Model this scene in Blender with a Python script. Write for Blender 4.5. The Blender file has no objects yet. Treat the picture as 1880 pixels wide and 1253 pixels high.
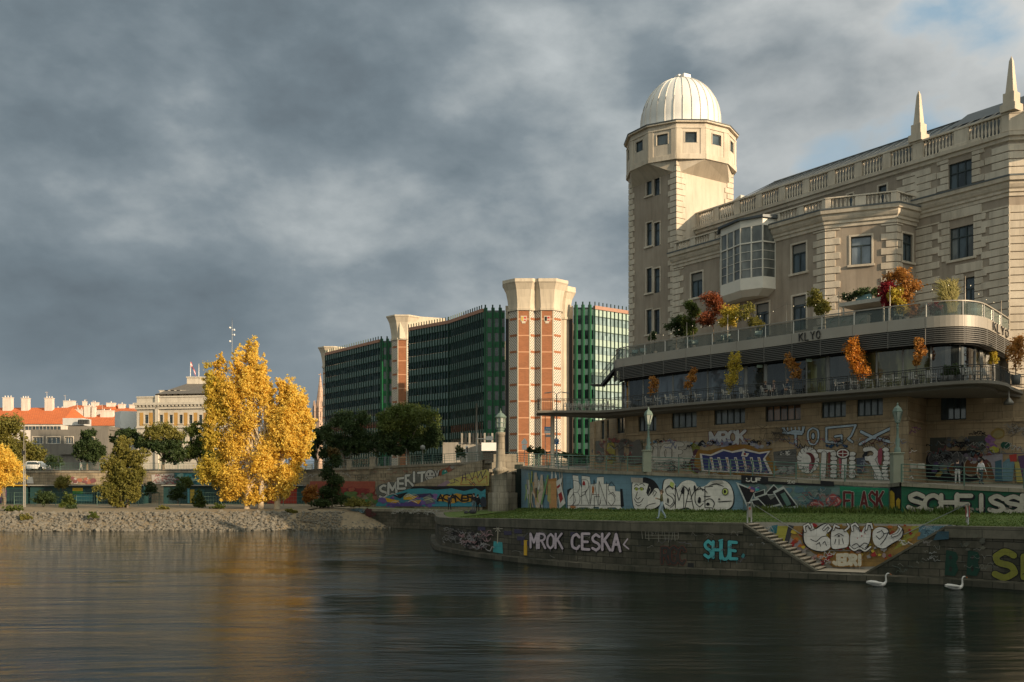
import bpy, bmesh, math, random
import numpy as np
from mathutils import Vector, Matrix
R = math.radians
scene = bpy.context.scene
COL = scene.collection

# ------------------------------------------------------------------ camera
CZ = 4.57                                     # eye height above the water
cd = bpy.data.cameras.new('camera'); cam = bpy.data.objects.new('camera', cd); COL.objects.link(cam)
cam.location = (0, 0, CZ); cam.rotation_euler = (R(90), 0, 0)
cd.sensor_width = 36; cd.lens = 35; cd.shift_y = 273.5/1880
cd.clip_start = 0.5; cd.clip_end = 9000
scene.camera = cam
F = 1828.0
# ------------------------------------------------------------------ sun + sky
SX, SY = 0.80, -0.60                          # horizontal direction towards the sun
SUN_EL = 14.5
sd = bpy.data.lights.new('sun', 'SUN'); sun = bpy.data.objects.new('sun', sd); COL.objects.link(sun)
sd.energy = 4.2; sd.angle = R(0.6); sd.color = (1.0, 0.77, 0.52)
tosun = Vector((SX*math.cos(R(SUN_EL)), SY*math.cos(R(SUN_EL)), math.sin(R(SUN_EL))))
sun.rotation_euler = tosun.to_track_quat('Z', 'Y').to_euler(); sun.location = (60, -40, 80)
world = bpy.data.worlds.new('World'); scene.world = world; world.use_nodes = True

class NT:
    """tiny node-tree helper"""
    def __init__(s, tree): s.t = tree; s.n = tree.nodes; s.l = tree.links
    def node(s, typ, ins=None, **kw):
        nd = s.n.new(typ)
        for k, v in kw.items(): setattr(nd, k, v)
        if ins:
            for k, v in ins.items():
                sock = nd.inputs[k]
                if isinstance(v, bpy.types.NodeSocket): s.l.new(v, sock)
                else: sock.default_value = v
        return nd
    def math(s, op, a, b=0.0, clamp=False):
        nd = s.node('ShaderNodeMath', {0: a, 1: b}, operation=op); nd.use_clamp = clamp
        return nd.outputs[0]
    def ramp(s, fac, stops, interp='LINEAR'):
        nd = s.n.new('ShaderNodeValToRGB'); s.l.new(fac, nd.inputs[0]); cr = nd.color_ramp
        cr.interpolation = interp
        while len(cr.elements) < len(stops): cr.elements.new(0.5)
        for e, (p, c) in zip(cr.elements, stops):
            e.position = p; e.color = (*c, 1) if len(c) == 3 else c
        return nd.outputs[0]
    def mix(s, fac, a, b, blend='MIX'):
        nd = s.n.new('ShaderNodeMix'); nd.data_type = 'RGBA'; nd.blend_type = blend
        for i, v in ((0, fac), (6, a), (7, b)):
            if isinstance(v, bpy.types.NodeSocket): s.l.new(v, nd.inputs[i])
            else: nd.inputs[i].default_value = v if i == 0 else ((*v, 1) if len(v) == 3 else v)
        return nd.outputs[2]
    def noise(s, vec, scale, detail=4, rough=0.55, dist=0.0):
        nd = s.node('ShaderNodeTexNoise', {'Vector': vec, 'Scale': scale, 'Detail': detail, 'Roughness': rough, 'Distortion': dist})
        return nd.outputs[0]
    def mapping(s, vec, loc=(0, 0, 0), rot=(0, 0, 0), sc=(1, 1, 1)):
        return s.node('ShaderNodeMapping', {'Vector': vec, 'Location': loc, 'Rotation': rot, 'Scale': sc}).outputs[0]

# sky: physical sky seen through a deck of heavy layered cloud
w = NT(world.node_tree); w.n.clear()
SKY = 0.10
sky = w.node('ShaderNodeTexSky'); sky.sky_type = 'NISHITA'; sky.sun_disc = False
sky.sun_elevation = R(SUN_EL); sky.sun_rotation = math.atan2(SX, SY)
tc = w.node('ShaderNodeTexCoord').outputs['Generated']
sx = w.node('ShaderNodeSeparateXYZ', {0: tc})
cxy = w.mapping(tc, rot=(0, R(14), 0), sc=(1.0, 1.0, 1.75))
big = w.noise(w.mapping(cxy, loc=(3.1, 1.7, 0.6)), 2.3, 5, 0.5, 0.15)
med = w.noise(w.mapping(cxy, loc=(7.7, 2.2, 0)), 5.6, 6, 0.52, 0.1)
fine = w.noise(w.mapping(cxy, loc=(1.2, 5.2, 0)), 18, 5, 0.6)
m = w.math('ADD', w.math('MULTIPLY', big, 0.48), w.math('ADD', w.math('MULTIPLY', med, 0.43), w.math('MULTIPLY', fine, 0.09)))
# brighter towards the right (sun side) and a little lower down
bright = w.math('MULTIPLY', sx.outputs[0], 0.13)
m = w.math('ADD', m, bright)
# low belt near the horizon is an even slate grey
hz = w.node('ShaderNodeMapRange', {0: sx.outputs[2], 1: 0.02, 2: 0.22, 3: 0.0, 4: 1.0}).outputs[0]
m2 = w.math('ADD', w.math('MULTIPLY', m, hz), w.math('MULTIPLY', w.math('SUBTRACT', 1.0, hz), 0.49))
ccol0 = w.ramp(m2, [(0.36, (0.080, 0.100, 0.116)), (0.44, (0.112, 0.141, 0.161)), (0.50, (0.155, 0.186, 0.206)),
                   (0.56, (0.24, 0.268, 0.28)), (0.64, (0.37, 0.395, 0.40)), (0.80, (0.52, 0.54, 0.54))])
gap = w.noise(w.mapping(cxy, loc=(9.4, 4.1, 0)), 5.0, 4, 0.5, 0.2)
gap = w.math('ADD', gap, w.math('MULTIPLY', sx.outputs[0], 0.36))
def patch(d, lo, hi, amt):     # how near a direction is to d, broken up by the cloud noise
    v = Vector(d).normalized(); dt = w.node('ShaderNodeVectorMath', {0: tc, 1: tuple(v)}, operation='DOT_PRODUCT').outputs['Value']
    n_ = w.math('ADD', dt, w.math('MULTIPLY', w.math('SUBTRACT', med, 0.5), 0.035))
    return w.math('MULTIPLY', w.node('ShaderNodeMapRange', {0: n_, 1: lo, 2: hi, 3: 0.0, 4: 1.0}).outputs[0], amt)
gapf = w.math('MAXIMUM', w.node('ShaderNodeMapRange', {0: gap, 1: 0.74, 2: 0.82, 3: 0.0, 4: 0.8}).outputs[0], w.math('MAXIMUM', patch((0.415, 1, 0.372), 0.9975, 1.0015, 0.85), patch((0.372, 1, 0.335), 0.9985, 1.0015, 0.6)))
brightf = w.math('MAXIMUM', patch((0.47, 1, 0.40), 0.985, 0.999, 0.55), patch((0.30, 1, 0.36), 0.988, 0.9995, 0.35))
ccol = w.mix(brightf, ccol0, (0.52, 0.52, 0.50))
skyc = w.mix(1.0, sky.outputs[0], (SKY, SKY, SKY), 'MULTIPLY')
blue = w.mix(0.75, skyc, (0.20, 0.31, 0.39))
full = w.mix(gapf, ccol, blue)
# the deck thins overhead and towards the low sun behind the viewer
thin = w.node('ShaderNodeMapRange', {0: sx.outputs[2], 1: 0.50, 2: 0.95, 3: 0.0, 4: 1.0}).outputs[0]
back = w.node('ShaderNodeMapRange', {0: sx.outputs[1], 1: 0.25, 2: -0.6, 3: 0.0, 4: 1.0}).outputs[0]
lift = w.math('ADD', 1.0, w.math('ADD', w.math('MULTIPLY', thin, 1.2), w.math('MULTIPLY', back, 1.5)))
full = w.mix(1.0, full, w.node('ShaderNodeCombineXYZ', {0: w.math('POWER', lift, 1.12), 1: lift, 2: w.math('POWER', lift, 0.8)}).outputs[0], 'MULTIPLY')
out = w.mix(1.0, full, (1/SKY, 1/SKY, 1/SKY), 'MULTIPLY')
bgn = w.node('ShaderNodeBackground', {0: out, 1: SKY})
w.l.new(bgn.outputs[0], w.node('ShaderNodeOutputWorld').inputs[0])
scene.view_settings.view_transform = 'Standard'; scene.view_settings.look = 'None'
scene.view_settings.exposure = 0.6; scene.view_settings.gamma = 1.0
scene.view_settings.use_curve_mapping = False

# ------------------------------------------------------------------ materials
MATS = {}
def newmat(name):
    mt = bpy.data.materials.new(name); mt.use_nodes = True
    nt = NT(mt.node_tree); nt.n.clear()
    bs = nt.node('ShaderNodeBsdfPrincipled'); o = nt.node('ShaderNodeOutputMaterial')
    nt.l.new(bs.outputs[0], o.inputs[0]); MATS[name] = mt
    return mt, nt, bs
def setp(nt, bs, **kw):
    for k, v in kw.items():
        s = bs.inputs[k]
        if isinstance(v, bpy.types.NodeSocket): nt.l.new(v, s)
        elif isinstance(v, tuple) and len(v) == 3 and s.type == 'RGBA': s.default_value = (*v, 1)
        else: s.default_value = v
def bump(nt, h, strength=0.3, dist=0.05):
    return nt.node('ShaderNodeBump', {'Height': h, 'Strength': strength, 'Distance': dist}).outputs[0]

def flat(name, c, rough=0.6, metal=0.0, var=0.18, scale=1.2, bstr=0.0, spec=0.4):
    """plain surface with broad patchy variation"""
    if name in MATS: return MATS[name]
    mt, nt, bs = newmat(name)
    ob = nt.node('ShaderNodeTexCoord').outputs['Object']
    n = nt.noise(ob, scale, 5, 0.6)
    col = nt.mix(n, tuple(x*(1-var) for x in c), tuple(min(1, x*(1+var)) for x in c))
    setp(nt, bs, **{'Base Color': col, 'Roughness': rough, 'Metallic': metal, 'Specular IOR Level': spec})
    if bstr: setp(nt, bs, Normal=bump(nt, nt.noise(ob, scale*14, 4, 0.6), bstr, 0.03))
    return mt

def masonry(name, c1, c2, mortar, bw, bh, msize=0.02, rough=0.85, stain=(0.05, 0.045, 0.035), stamt=0.35, streak=0.4, bstr=0.5, var=0.5, offset=0.5):
    if name in MATS: return MATS[name]
    mt, nt, bs = newmat(name)
    uv = nt.node('ShaderNodeUVMap').outputs[0]
    br = nt.node('ShaderNodeTexBrick', {'Vector': uv, 'Color1': (*c1, 1), 'Color2': (*c2, 1), 'Mortar': (*mortar, 1), 'Scale': 1.0,
                                        'Mortar Size': msize, 'Mortar Smooth': 0.3, 'Bias': 0.0, 'Brick Width': bw, 'Row Height': bh})
    br.offset = offset
    n1 = nt.noise(uv, 0.35, 5, 0.65); n2 = nt.noise(uv, 6.0, 5, 0.65)
    st = nt.noise(nt.mapping(uv, sc=(1.6, 0.16, 1)), 1.5, 5, 0.65)
    col = nt.mix(nt.math('MULTIPLY', n2, var), br.outputs[0], tuple(x*0.55 for x in c2))
    stf = nt.ramp(n1, [(0.42, (0, 0, 0)), (0.68, (1, 1, 1))])
    col = nt.mix(nt.math('MULTIPLY', stf, stamt), col, stain)
    sf = nt.ramp(st, [(0.5, (0, 0, 0)), (0.72, (1, 1, 1))])
    col = nt.mix(nt.math('MULTIPLY', sf, streak), col, stain)
    h = nt.math('ADD', nt.math('MULTIPLY', n2, 0.35), nt.math('SUBTRACT', 1.0, br.outputs[1]))
    setp(nt, bs, **{'Base Color': col, 'Roughness': rough, 'Specular IOR Level': 0.3, 'Normal': bump(nt, h, bstr, 0.03)})
    return mt

def plaster(name, c, dark, rough=0.9, grain=9.0):
    if name in MATS: return MATS[name]
    mt, nt, bs = newmat(name)
    uv = nt.node('ShaderNodeUVMap').outputs[0]; ob = nt.node('ShaderNodeTexCoord').outputs['Object']
    n1 = nt.noise(ob, 0.28, 5, 0.62); n2 = nt.noise(ob, grain, 4, 0.7)
    st = nt.noise(nt.mapping(uv, sc=(1.3, 0.13, 1)), 1.3, 5, 0.65)
    col = nt.mix(nt.ramp(n1, [(0.35, (0, 0, 0)), (0.72, (1, 1, 1))]), c, dark)
    col = nt.mix(nt.math('MULTIPLY', nt.ramp(st, [(0.46, (0, 0, 0)), (0.70, (1, 1, 1))]), 0.6), col, tuple(x*0.62 for x in dark))
    col = nt.mix(nt.math('MULTIPLY', n2, 0.35), col, tuple(x*0.62 for x in c))
    setp(nt, bs, **{'Base Color': col, 'Roughness': rough, 'Specular IOR Level': 0.25, 'Normal': bump(nt, n2, 0.35, 0.03)})
    return mt

def glass(name, c=(0.02, 0.028, 0.032), rough=0.06, spec=0.7, var=0.8, cells=None):
    if name in MATS: return MATS[name]
    mt, nt, bs = newmat(name)
    uv = nt.node('ShaderNodeUVMap').outputs[0]
    n = nt.noise(nt.mapping(uv, sc=(0.9, 0.35, 1)), 1.1, 3, 0.5)
    col = nt.mix(nt.ramp(n, [(0.4, (0, 0, 0)), (0.62, (1, 1, 1))]), c, tuple(x*(1+3*var) for x in c))
    if cells:      # blinds differ from pane to pane
        br = nt.node('ShaderNodeTexBrick', {'Vector': uv, 'Color1': (0, 0, 0, 1), 'Color2': (1, 1, 1, 1), 'Scale': 1.0, 'Mortar Size': 0.0, 'Brick Width': cells[0], 'Row Height': cells[1]}); br.offset = 0.0
        col = nt.mix(nt.ramp(br.outputs[0], [(0.62, (0, 0, 0)), (0.95, (0.8, 0.8, 0.8))]), col, tuple(x*2.2+0.045 for x in c))
    ob = nt.node('ShaderNodeTexCoord').outputs['Object']
    setp(nt, bs, **{'Base Color': col, 'Roughness': rough, 'Specular IOR Level': spec, 'Normal': bump(nt, nt.noise(ob, 0.5, 2, 0.5), 0.08, 0.05)})
    return mt

def leafmat(name, a, b, trans=0.35, scale=0.55):
    if name in MATS: return MATS[name]
    mt, nt, bs = newmat(name)
    ob = nt.node('ShaderNodeTexCoord').outputs['Object']
    n = nt.noise(ob, scale, 3, 0.6); n2 = nt.noise(ob, 5.0, 2, 0.6)
    f = nt.math('ADD', nt.math('MULTIPLY', n, 0.65), nt.math('MULTIPLY', n2, 0.35))
    col = nt.mix(nt.ramp(f, [(0.38, (0, 0, 0)), (0.62, (1, 1, 1))]), a, b)
    setp(nt, bs, **{'Base Color': col, 'Roughness': 0.55, 'Specular IOR Level': 0.25})
    tr = nt.node('ShaderNodeBsdfTranslucent', {'Color': col})
    mx = nt.node('ShaderNodeMixShader', {0: trans, 1: bs.outputs[0], 2: tr.outputs[0]})
    nt.l.new(mx.outputs[0], [x for x in nt.n if x.type == 'OUTPUT_MATERIAL'][0].inputs[0])
    return mt

def paint(name, c, rough=0.65):
    """spray paint: worn and blotchy, mortar lines telegraph through"""
    if name in MATS: return MATS[name]
    mt, nt, bs = newmat(name)
    uv = nt.node('ShaderNodeUVMap').outputs[0]
    n = nt.noise(uv, 1.6, 5, 0.65); n2 = nt.noise(uv, 14, 3, 0.6)
    col = nt.mix(nt.ramp(n, [(0.35, (0, 0, 0)), (0.7, (1, 1, 1))]), c, tuple(x*0.72+0.012 for x in c))
    col = nt.mix(nt.math('MULTIPLY', n2, 0.25), col, tuple(x*0.6 for x in c))
    br = nt.node('ShaderNodeTexBrick', {'Vector': uv, 'Scale': 1.0, 'Mortar Size': 0.012, 'Mortar Smooth': 0.5, 'Brick Width': 1.1, 'Row Height': 0.42})
    wear = nt.ramp(nt.noise(uv, 3.4, 6, 0.72), [(0.60, (0, 0, 0)), (0.68, (1, 1, 1))])
    run = nt.ramp(nt.noise(nt.mapping(uv, sc=(5.0, 0.35, 1)), 1.4, 5, 0.65), [(0.55, (0, 0, 0)), (0.70, (1, 1, 1))])
    col = nt.mix(nt.math('MULTIPLY', br.outputs[1], 0.55), col, tuple(x*0.4 for x in c))
    col = nt.mix(nt.math('MULTIPLY', wear, 0.40), col, (0.10, 0.088, 0.068)); col = nt.mix(nt.math('MULTIPLY', run, 0.28), col, tuple(x*0.5+0.01 for x in c))
    setp(nt, bs, **{'Base Color': col, 'Roughness': rough, 'Specular IOR Level': 0.25, 'Normal': bump(nt, nt.math('SUBTRACT', n2, br.outputs[1]), 0.3, 0.02)})
    return mt

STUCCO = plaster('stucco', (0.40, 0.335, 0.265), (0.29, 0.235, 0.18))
LIME = plaster('limestone', (0.66, 0.585, 0.475), (0.47, 0.40, 0.31), grain=5.0)
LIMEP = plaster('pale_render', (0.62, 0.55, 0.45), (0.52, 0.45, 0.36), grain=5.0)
ZINC = flat('zinc', (0.13, 0.145, 0.15), 0.6, 0.3, 0.25, 0.7)
DZINC = flat('dark_zinc', (0.075, 0.085, 0.09), 0.5, 0.4, 0.25)
DOMEW = flat('white_sheet_metal', (0.74, 0.71, 0.66), 0.38, 0.1, 0.10, 0.6)
DARKF = flat('dark_frame', (0.03, 0.042, 0.042), 0.5)
WHITEF = flat('white_frame', (0.66, 0.62, 0.54), 0.5)
GLASSD = glass('window_glass')
GLASSL = glass('curtained_glass', (0.07, 0.075, 0.07), 0.12, 0.6, 0.5)
STONEB = masonry('base_stone', (0.48, 0.36, 0.225), (0.38, 0.275, 0.165), (0.13, 0.10, 0.07), 1.35, 0.62, 0.012, stamt=0.35, streak=0.45)
QUAY = masonry('quay_stone', (0.155, 0.135, 0.098), (0.078, 0.068, 0.050), (0.025, 0.023, 0.018), 0.95, 0.36, 0.022, stain=(0.018, 0.022, 0.014), stamt=0.85, streak=0.65)
COPING = masonry('quay_coping', (0.20, 0.175, 0.13), (0.125, 0.11, 0.082), (0.03, 0.028, 0.02), 1.9, 0.9, 0.012, stain=(0.03, 0.034, 0.022), stamt=0.75, streak=0.5)
WALLST = masonry('river_wall_stone', (0.42, 0.34, 0.23), (0.31, 0.245, 0.165), (0.10, 0.085, 0.06), 1.1, 0.45, 0.02, stamt=0.5, streak=0.55)
PIERST = masonry('pier_stone', (0.34, 0.295, 0.225), (0.27, 0.235, 0.175), (0.11, 0.095, 0.07), 1.0, 0.55, 0.015, stamt=0.4, streak=0.5)
CONC = plaster('concrete', (0.36, 0.335, 0.29), (0.25, 0.23, 0.195), grain=4)
PANEL = flat('steel_panel', (0.31, 0.28, 0.235), 0.48, 0.12, 0.2, 0.5)
LOUV = flat('louvre_metal', (0.105, 0.10, 0.09), 0.55, 0.15, 0.15)
BLACK = flat('dark_interior', (0.012, 0.012, 0.012), 0.8)
DKMET = flat('dark_metal', (0.035, 0.036, 0.034), 0.5, 0.3)
STEEL = flat('brushed_steel', (0.42, 0.40, 0.36), 0.3, 0.8, 0.1)
SLABM = flat('slab_concrete', (0.155, 0.14, 0.115), 0.8, 0, 0.25)
GREENR = flat('green_railing', (0.085, 0.15, 0.115), 0.5, 0.1, 0.2)
LAMPG = flat('lamp_green', (0.13, 0.18, 0.15), 0.55, 0.1, 0.2)
WOOD = flat('bark', (0.16, 0.125, 0.09), 0.9, 0, 0.35, 3, 0.5)
PALEBARK = flat('pale_bark', (0.42, 0.34, 0.23), 0.9, 0, 0.35, 2, 0.5)
ASPH = flat('asphalt', (0.10, 0.095, 0.085), 0.9, 0, 0.2, 0.5)
PAVE = plaster('paving', (0.26, 0.235, 0.19), (0.18, 0.165, 0.135))
WHITE = flat('white_paint', (0.74, 0.72, 0.68), 0.5, 0, 0.06)
BRICKO = masonry('orange_brick', (0.42, 0.165, 0.075), (0.33, 0.125, 0.055), (0.30, 0.16, 0.09), 0.50, 0.16, 0.02, stamt=0.12, streak=0.12, bstr=0.2)
TILE = masonry('roof_tile', (0.74, 0.20, 0.06), (0.60, 0.15, 0.045), (0.36, 0.10, 0.04), 0.5, 0.45, 0.05, stain=(0.30, 0.10, 0.05), stamt=0.25, streak=0.2, bstr=0.4)
SKIN = flat('skin', (0.50, 0.31, 0.22), 0.5, 0, 0.08)

# ------------------------------------------------------------------ scene objects
def tag(o, label=None, cat=None, group=None, kind=None):
    if label: o['label'] = label
    if cat: o['category'] = cat
    if group: o['group'] = group
    if kind: o['kind'] = kind
    return o
def thing(name, label, cat, loc=(0, 0, 0), group=None):
    o = bpy.data.objects.new(name, None); COL.objects.link(o); o.location = loc
    o.empty_display_size = 0.5
    return tag(o, label, cat, group)
def wloc(o):
    v = Vector((0, 0, 0))
    while o: v += Vector(o.location); o = o.parent
    return v
def copy_tree(o, parent=None):
    c = o.copy(); COL.objects.link(c)
    if parent: c.parent = parent
    for ch in o.children: copy_tree(ch, c)
    return c
def P(px, py, Y):
    return Vector(((px-940)/F*Y, Y, CZ+(900-py)/F*Y))
def PX(px, Y): return (px-940)/F*Y
def PZ(py, Y): return CZ+(900-py)/F*Y

class MB:
    """collects faces in world coordinates; build() makes ONE mesh object"""
    def __init__(s): s.v = []; s.f = []; s.m = []; s.sm = []
    def add(s, vs, fs, m=0, smooth=False):
        b = len(s.v); s.v += [tuple(x) for x in vs]
        for f in fs: s.f.append(tuple(b+i for i in f)); s.m.append(m); s.sm.append(smooth)
        return s
    def quad(s, a, b, c, d, m=0): return s.add([a, b, c, d], [(0, 1, 2, 3)], m)
    def poly(s, pts, m=0): return s.add(pts, [tuple(range(len(pts)))], m)
    def obox(s, c, ax, ay, az, m=0):
        """box: centre, half-axis vectors"""
        c, ax, ay, az = map(Vector, (c, ax, ay, az)); vs = []
        for k in (-1, 1):
            for j in (-1, 1):
                for i in (-1, 1): vs.append(c+ax*i+ay*j+az*k)
        return s.add(vs, [(0, 2, 3, 1), (4, 5, 7, 6), (0, 1, 5, 4), (2, 6, 7, 3), (0, 4, 6, 2), (1, 3, 7, 5)], m)
    def box(s, x0, x1, y0, y1, z0, z1, m=0):
        return s.obox(((x0+x1)/2, (y0+y1)/2, (z0+z1)/2), ((x1-x0)/2, 0, 0), (0, (y1-y0)/2, 0), (0, 0, (z1-z0)/2), m)
    def wbox(s, A, B, u0, u1, d0, d1, z0, z1, m=0):
        """box in the frame of wall A->B (plan points). d>0 is out of the wall (to the right of A->B)"""
        t, n = frame(A, B); p = Vector((A[0], A[1]))
        c = p+t*((u0+u1)/2)+n*((d0+d1)/2)
        return s.obox((c.x, c.y, (z0+z1)/2), Vector((t.x, t.y, 0))*((u1-u0)/2), Vector((n.x, n.y, 0))*((d1-d0)/2), (0, 0, (z1-z0)/2), m)
    def prism(s, pts, z0, z1, m=0, cap=True, mtop=None):
        n = len(pts)
        a0 = z0 if hasattr(z0, '__len__') else [z0]*n; a1 = z1 if hasattr(z1, '__len__') else [z1]*n
        vs = [(p[0], p[1], z) for p, z in zip(pts, a0)]+[(p[0], p[1], z) for p, z in zip(pts, a1)]
        fs = [(i, (i+1) % n, n+(i+1) % n, n+i) for i in range(n)]
        s.add(vs, fs, m)
        if cap: s.add([vs[i] for i in range(n, 2*n)], [tuple(range(n))], m if mtop is None else mtop); s.add(vs[:n], [tuple(reversed(range(n)))], m)
        return s
    def tube(s, pts, r, n=6, m=0, smooth=True):
        pts = [Vector(p) for p in pts]; k = len(pts); rs = r if hasattr(r, '__len__') else [r]*k
        b = len(s.v); ref = Vector((0, 0, 1))
        for i, p in enumerate(pts):
            d = (pts[min(i+1, k-1)]-pts[max(i-1, 0)]).normalized()
            rf = ref if abs(d.z) < 0.95 else Vector((1, 0, 0))
            x = d.cross(rf).normalized(); y = d.cross(x)
            for j in range(n):
                a = 2*math.pi*j/n; s.v.append(tuple(p+(x*math.cos(a)+y*math.sin(a))*rs[i]))
        for i in range(k-1):
            for j in range(n):
                s.f.append((b+i*n+j, b+i*n+(j+1) % n, b+(i+1)*n+(j+1) % n, b+(i+1)*n+j)); s.m.append(m); s.sm.append(smooth)
        s.f.append(tuple(b+j for j in range(n))); s.m.append(m); s.sm.append(False)
        s.f.append(tuple(b+(k-1)*n+j for j in reversed(range(n)))); s.m.append(m); s.sm.append(False)
        return s
    def lathe(s, c, prof, n=16, m=0, smooth=True, a0=0.0, a1=2*math.pi):
        b = len(s.v); full = abs(a1-a0-2*math.pi) < 1e-6; cnt = n if full else n+1
        for r, z in prof:
            for j in range(cnt):
                a = a0+(a1-a0)*j/n; s.v.append((c[0]+r*math.cos(a), c[1]+r*math.sin(a), c[2]+z))
        for i in range(len(prof)-1):
            for j in range(n):
                s.f.append((b+i*cnt+j, b+i*cnt+(j+1) % cnt, b+(i+1)*cnt+(j+1) % cnt, b+(i+1)*cnt+j)); s.m.append(m); s.sm.append(smooth)
        return s
    def build(s, name, mats, parent=None, loc=None, bevel=0):
        """loc given: mesh is local to loc. otherwise verts are world coordinates, stored relative to the parent"""
        me = bpy.data.meshes.new(name)
        off = wloc(parent) if parent else Vector((0, 0, 0))
        if loc is not None: off = off+Vector(loc)
        V = np.array(s.v, dtype=np.float64).reshape(-1, 3)
        me.from_pydata((V-np.array(off)).tolist(), [], s.f)
        mats = mats if isinstance(mats, (list, tuple)) else [mats]
        for q in mats: me.materials.append(q)
        me.polygons.foreach_set('material_index', s.m); me.polygons.foreach_set('use_smooth', s.sm)
        uvl = me.uv_layers.new(name='UVMap'); uv = np.zeros((len(me.loops), 2)); li = 0
        for f in s.f:
            k = len(f); p = V[list(f)]
            nx = ny = nz = 0.0
            for i in range(k):
                a = p[i]; c = p[(i+1) % k]
                nx += (a[1]-c[1])*(a[2]+c[2]); ny += (a[2]-c[2])*(a[0]+c[0]); nz += (a[0]-c[0])*(a[1]+c[1])
            h = math.hypot(nx, ny); L = math.hypot(h, nz) or 1
            if h/L < 0.55: uv[li:li+k, 0] = p[:, 0]; uv[li:li+k, 1] = p[:, 1]
            else:
                tx, ty = -ny/h, nx/h
                uv[li:li+k, 0] = p[:, 0]*tx+p[:, 1]*ty; uv[li:li+k, 1] = p[:, 2]*(L/h)
            li += k
        uvl.data.foreach_set('uv', uv.ravel()); me.validate(); me.update()
        o = bpy.data.objects.new(name, me); COL.objects.link(o)
        if parent: o.parent = parent
        if loc is not None: o.location = loc
        if bevel:
            md = o.modifiers.new('bevel', 'BEVEL'); md.width = bevel; md.segments = 1; md.limit_method = 'ANGLE'
        return o

def frame(A, B):
    t = (Vector((B[0], B[1]))-Vector((A[0], A[1]))).normalized()
    return t, Vector((t.y, -t.x))            # outward = right-hand side of A->B
def wpt(A, B, u, d=0.0, z=0.0):
    t, n = frame(A, B); p = Vector((A[0], A[1]))+t*u+n*d
    return Vector((p.x, p.y, z))
def hitu(A, B, px):
    """distance along wall A->B where the sight line through column px meets it"""
    k = (px-940)/F; t, n = frame(A, B)
    return (k*A[1]-A[0])/(t.x-k*t.y)
def hitY(A, B, px): t, n = frame(A, B); return A[1]+t.y*hitu(A, B, px)
def dist(A, B): return math.hypot(A[0]-B[0], A[1]-B[1])
def wallspan(A, B, x0, x1, y0, y1):
    """pixel box (y at the middle of the box) -> u0,u1,z0,z1 on the wall"""
    u0, u1 = hitu(A, B, x0), hitu(A, B, x1); t, n = frame(A, B); Y = A[1]+t.y*(u0+u1)/2
    return (u0, u1, PZ(y1, Y), PZ(y0, Y))
def panelled(mb, A, B, z0, z1, ops, depth=0.3, m=0, ua=0.0, ub=None):
    """wall face with real openings and reveals"""
    L = dist(A, B) if ub is None else ub
    us = sorted({ua, L, *[o[0] for o in ops], *[o[1] for o in ops]}); us = [u for u in us if ua <= u <= L]
    zs = sorted({z0, z1, *[o[2] for o in ops], *[o[3] for o in ops]}); zs = [z for z in zs if z0 <= z <= z1]
    for i in range(len(us)-1):
        for j in range(len(zs)-1):
            uc, zc = (us[i]+us[i+1])/2, (zs[j]+zs[j+1])/2
            if any(o[0] < uc < o[1] and o[2] < zc < o[3] for o in ops): continue
            mb.quad(wpt(A, B, us[i], 0, zs[j]), wpt(A, B, us[i+1], 0, zs[j]), wpt(A, B, us[i+1], 0, zs[j+1]), wpt(A, B, us[i], 0, zs[j+1]), m)
    for u0, u1, a, b in ops:
        for (p, q, r_, s_) in (((u0, a), (u0, b), 0, 0), ((u1, b), (u1, a), 0, 0), ((u0, b), (u1, b), 0, 0), ((u1, a), (u0, a), 0, 0)):
            mb.quad(wpt(A, B, p[0], 0, p[1]), wpt(A, B, q[0], 0, q[1]), wpt(A, B, q[0], -depth, q[1]), wpt(A, B, p[0], -depth, p[1]), m)
    return mb

def leaves(name, lobes, n, size, mat, parent=None, seed=0, clump=0.28, perclump=22, flatten=1.0, up=0.0, label=None):
    """crown: leaf-sized quads gathered in clumps that fill ellipsoid lobes (x,y,z,rx,ry,rz)"""
    rg = np.random.default_rng(seed); vol = np.array([l[3]*l[4]*l[5] for l in lobes])**0.75; vol = vol/vol.sum(); C = []; Rr = []
    for l, k in zip(lobes, vol):
        nc = max(3, int(n*k/perclump))
        d = rg.normal(size=(nc, 3)); d /= np.linalg.norm(d, axis=1)[:, None]
        r = rg.random(nc)**0.42*(0.92+0.16*rg.random(nc))
        C.append(np.array(l[:3])+d*r[:, None]*np.array(l[3:6])); Rr.append(np.full(nc, min(l[3:6])))
    C = np.vstack(C); Rr = np.concatenate(Rr)
    cen = np.repeat(C, perclump, 0); rad = np.repeat(Rr*clump, perclump)
    o = rg.normal(size=cen.shape)*0.55; o[:, 2] *= flatten; o[:, 2] += up*np.abs(o[:, 2])
    pos = cen+o*rad[:, None]; N = len(pos)
    a = rg.normal(size=(N, 3)); a /= np.linalg.norm(a, axis=1)[:, None]
    b = rg.normal(size=(N, 3)); b -= a*(a*b).sum(1)[:, None]; b /= np.linalg.norm(b, axis=1)[:, None]
    s = size*(0.5+0.8*rg.random(N))[:, None]*0.5
    q = np.stack([pos-a*s, pos+b*s*0.7, pos+a*s*1.1, pos-b*s*0.6], 1).reshape(-1, 3)
    off = np.array(wloc(parent)) if parent else np.zeros(3)
    q = q-off
    me = bpy.data.meshes.new(name); me.vertices.add(N*4); me.vertices.foreach_set('co', q.ravel())
    me.loops.add(N*4); me.loops.foreach_set('vertex_index', np.arange(N*4)); me.polygons.add(N)
    me.polygons.foreach_set('loop_start', np.arange(0, N*4, 4)); me.polygons.foreach_set('loop_total', np.full(N, 4))
    me.update(); me.validate(); me.materials.append(mat)
    ob = bpy.data.objects.new(name, me); COL.objects.link(ob)
    if parent: ob.parent = parent
    return ob

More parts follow.
